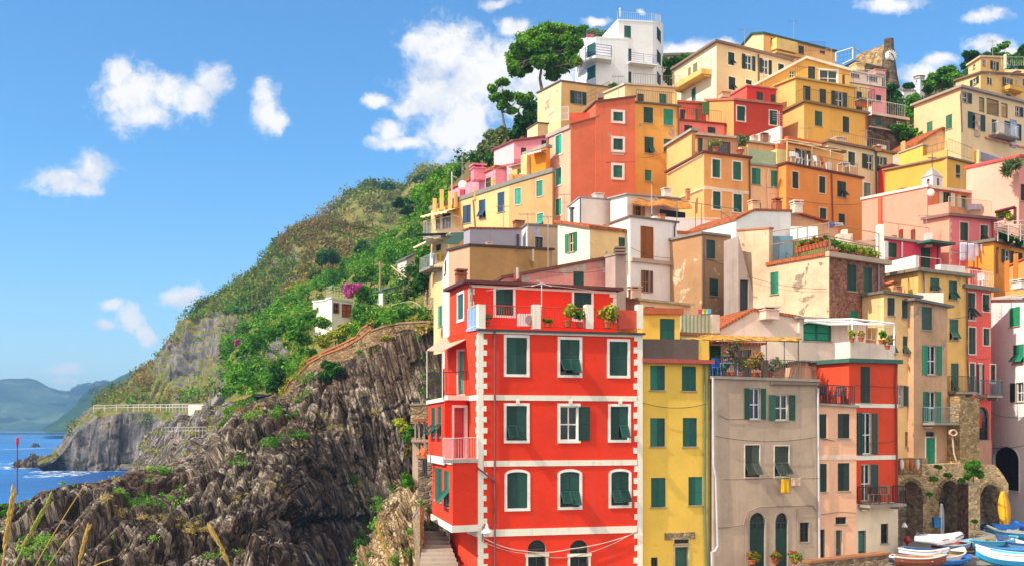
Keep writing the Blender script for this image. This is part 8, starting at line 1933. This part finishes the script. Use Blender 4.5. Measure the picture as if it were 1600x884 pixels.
# ================================================================ grass in front of the viewer
GR = plain('#B89A54', .8, .2, 0, .2); GRG = plain('#9AA052', .8, .2, 0, .2)
def stalk(label, pts, Y, r, head=None, mat=GR):
    q = [P(*W3(x, y), Y) for x, y in pts]; base = q[0] + (q[0] - q[1]).normalized() * .25; base.z = min(base.z, CZ - 1.6) if False else base.z
    d = (q[1] - q[0]).normalized(); ext = []; p = q[0].copy()
    while p.z > CZ - 1.55 and len(ext) < 30: p = p - d * .06; d = (d * .9 + Vector((0, .02, 1)) * .1).normalized(); ext.append(p.copy())
    root = thing('grass_stalk', label, 'grass stalk', ext[-1] if ext else q[0], 'dry grass stalks in front of the view')
    full = ext[::-1] + q; m = MB(); m.tube(full, [r * (1 - .6 * i / (len(full) - 1)) for i in range(len(full))], 5); m.build('stem', mat, root)
    if head:
        t0 = head; m = MB(); rng = random.Random(len(label)); N = 46
        for i in range(N):
            f = t0 + (1 - t0) * i / N; s_ = f * (len(q) - 1); k = min(int(s_), len(q) - 2); c = q[k] + (q[k + 1] - q[k]) * (s_ - k); dd = (q[k + 1] - q[k]).normalized(); a = rng.uniform(0, 6.28)
            side = dd.cross(Vector((math.cos(a), math.sin(a), .3))).normalized(); e = c + side * r * .9 + dd * r * 4; m.tube([c, (c + e) / 2 + side * r * .3, e], [r * .4, r * .5, r * .1], 4)
        m.build('seed_head', mat, root)
stalk('thick green golden seed stalk at the left edge of the view', [(8, 900), (22, 800), (40, 680), (58, 570)], 2.6, .006, .25, GR); stalk('pale green seed stalk right of the thick golden one', [(50, 900), (100, 800), (160, 690), (215, 590)], 2.7, .005, .3, GRG)
stalk('long thin straw stalk leaning far right at the left of the view', [(140, 900), (220, 760), (300, 630), (368, 525)], 2.8, .0035); stalk('short straw stalk leaning right below the long thin one', [(195, 900), (260, 800), (335, 710)], 2.7, .003)
stalk('plump straw coloured seed stalk standing alone at the lower left', [(330, 900), (350, 810), (376, 725)], 2.5, .0042, .2); stalk('almost flat thin straw at the bottom of the view', [(380, 892), (430, 870), (482, 853)], 2.5, .003)
stalk('slanting seed stalk in front of the dark cliff', [(985, 900), (945, 810), (898, 724)], 2.5, .0048, .15); stalk('seed stalk near the bottom in front of the retaining wall bushes', [(1680, 905), (1640, 800), (1612, 715)], 2.6, .0042, .2)

# ================================================================ roof clutter: aerials, cables, vents (parts of the houses they stand on)
def house(start):
    return next(h for l, h in HOUSES.items() if l.startswith(start))
def aerial(h, v, x, y, Y, ht=2.0, dish=False):
    b = P(*v(x, y), Y); m = MB(); Z = Vector((0, 0, 1)); m.tube([b - Z * .3, b + Z * ht], .03, 5)
    for k in range(5): w_ = .45 - .05 * k; q = b + Z * (ht - .08) + Vector((-.5 + .22 * k, .1, 0)); m.tube([q - Vector((.05, w_, 0)), q + Vector((.05, w_, .02))], .014, 4)
    m.tube([b + Z * (ht - .08) + Vector((-.55, .1, 0)), b + Z * (ht - .08) + Vector((.5, .1, 0))], .018, 4); m.tube([b + Z * ht * .7 - Vector((.3, 0, 0)), b + Z * ht * .7 + Vector((.3, 0, 0))], .014, 4)
    m.build('aerial', plain('#A8A6A4', .4, .5, .5), house(h).root)
for a_ in (('khaki walled', V4, 520, 600, 71, 2.4), ('lavender', W8, 430, 333, 82, 1.8), ('cream house with flaking', V4, 700, 475, 77, 2.2), ('white gabled', V5, 560, 376, 78, 1.8), ('salmon'[:0] + 'tall salmon', V7, 770, 522, 96, 2.0), ('ochre yellow tower', V7, 1000, 455, 103, 1.8), ('pale peach house', V8, 420, 198, 113, 2.2), ('buff yellow', V8, 680, 150, 126, 2.4),
           ('large golden', V8, 880, 282, 110, 1.8), ('dark brick', V8, 520, 402, 105, 1.6), ('wide bright orange', V5, 700, 108, 97, 1.8), ('pale sage', V6, 170, 105, 101, 1.8), ('large salmon', V6, 640, 322, 86, 1.6), ('small vermilion', V6, 400, 208, 104, 1.6), ('large cream house', W1, 700, 415, 108, 2.2), ('butter yellow', W1, 720, 172, 123, 2.0), ('tall ochre', V3, 420, 84, 73, 1.5),
           ('faded pink', V4, 620, 690, 66.5, 3.2), ('flaking brown', V5, 380, 483, 77, 1.8), ('low pink house', PX, 722, 285, 102, 2.6), ('deep pink terrace', V6, 465, 575, 80, 2.2), ('two tone yellow', V6, 520, 118, 97, 1.6), ('cream house with stained', V7, 560, 445, 108, 1.8)):
    aerial(*a_)
def cable(h, v, A, B, sag=.5, r=.018, col='#4A4644'):
    a, b = P(*v(A[0], A[1]), A[2]), P(*v(B[0], B[1]), B[2]); q = [a + (b - a) * (i / 12) - Vector((0, 0, sag * 4 * (i / 12) * (1 - i / 12))) for i in range(13)]; m = MB(); m.tube(q, r, 4); m.build('cable', plain(col), house(h).root)
for a_ in (('flaking brown', V5, (262, 560, 74), (412, 600, 75.9)), ('bright peach', V5, (0, 150, 93), (112, 120, 92.5)), ('large salmon', V6, (580, 600, 79.8), (812, 590, 81.9)), ('deep pink', V6, (200, 640, 76), (540, 600, 79)), ('narrow coral', V3, (432, 300, 71.3), (505, 312, 72.8)), ('tall ochre', V3, (308, 190, 69.3), (440, 200, 71)), ('white house with tall', V4, (1028, 590, 74.8), (1250, 640, 76.8)), ('cream house with flaking', V4, (830, 640, 73.8), (1030, 655, 75.4)),
           ('faded pink', V4, (560, 700, 64.4), (950, 690, 65.8)), ('raw concrete', V5, (430, 640, 71.5), (780, 700, 66)), ('taupe grey', V2, (280, 470, 55.2), (600, 474, 57)), ('narrow yellow', V2, (50, 364, 54.3), (258, 366, 55.4)), ('orange red', V3, (30, 530, 57.2), (246, 540, 59.6)), ('white modernist', V7, (560, 455, 126), (700, 462, 124)), ('wide bright', V5, (614, 320, 88.6), (926, 345, 93.4))):
    cable(*a_, sag=.25, r=.014)
for h, v, x, y0, y1, Y, w_ in (('khaki walled', V4, 330, 565, 584, 70, .35), ('bright peach', V5, 200, 282, 330, 87, .3), ('cream house with flaking', V4, 900, 478, 502, 75.5, .4), ('white house with tall', V4, 1180, 428, 452, 77.5, .4), ('plain beige', V5, 480, 60, 90, 94, .45), ('wide bright orange', V5, 660, 72, 98, 97, .4), ('pale peach house', V8, 590, 222, 246, 113.5, .6), ('large golden', V8, 700, 250, 275, 109, .5), ('large cream house', W1, 600, 372, 396, 108, .6), ('butter yellow', W1, 880, 262, 284, 125, .6), ('large salmon', V6, 350, 300, 322, 85, .5), ('pale sage', V6, 220, 92, 118, 101, .6), ('deep pink terrace', V6, 300, 530, 556, 78.5, .45), ('cream yellow', V3, 250, 118, 142, 68, .4), ('small vermilion', V6, 385, 190, 212, 103.5, .5)):
    house(h).blocks[0].v = v; house(h).blocks[0].roofo = None; house(h).blocks[0].chimney(x, y0, y1, Y, w_, S('#B88468') if int(x) % 3 else S('#D8C4B0'))
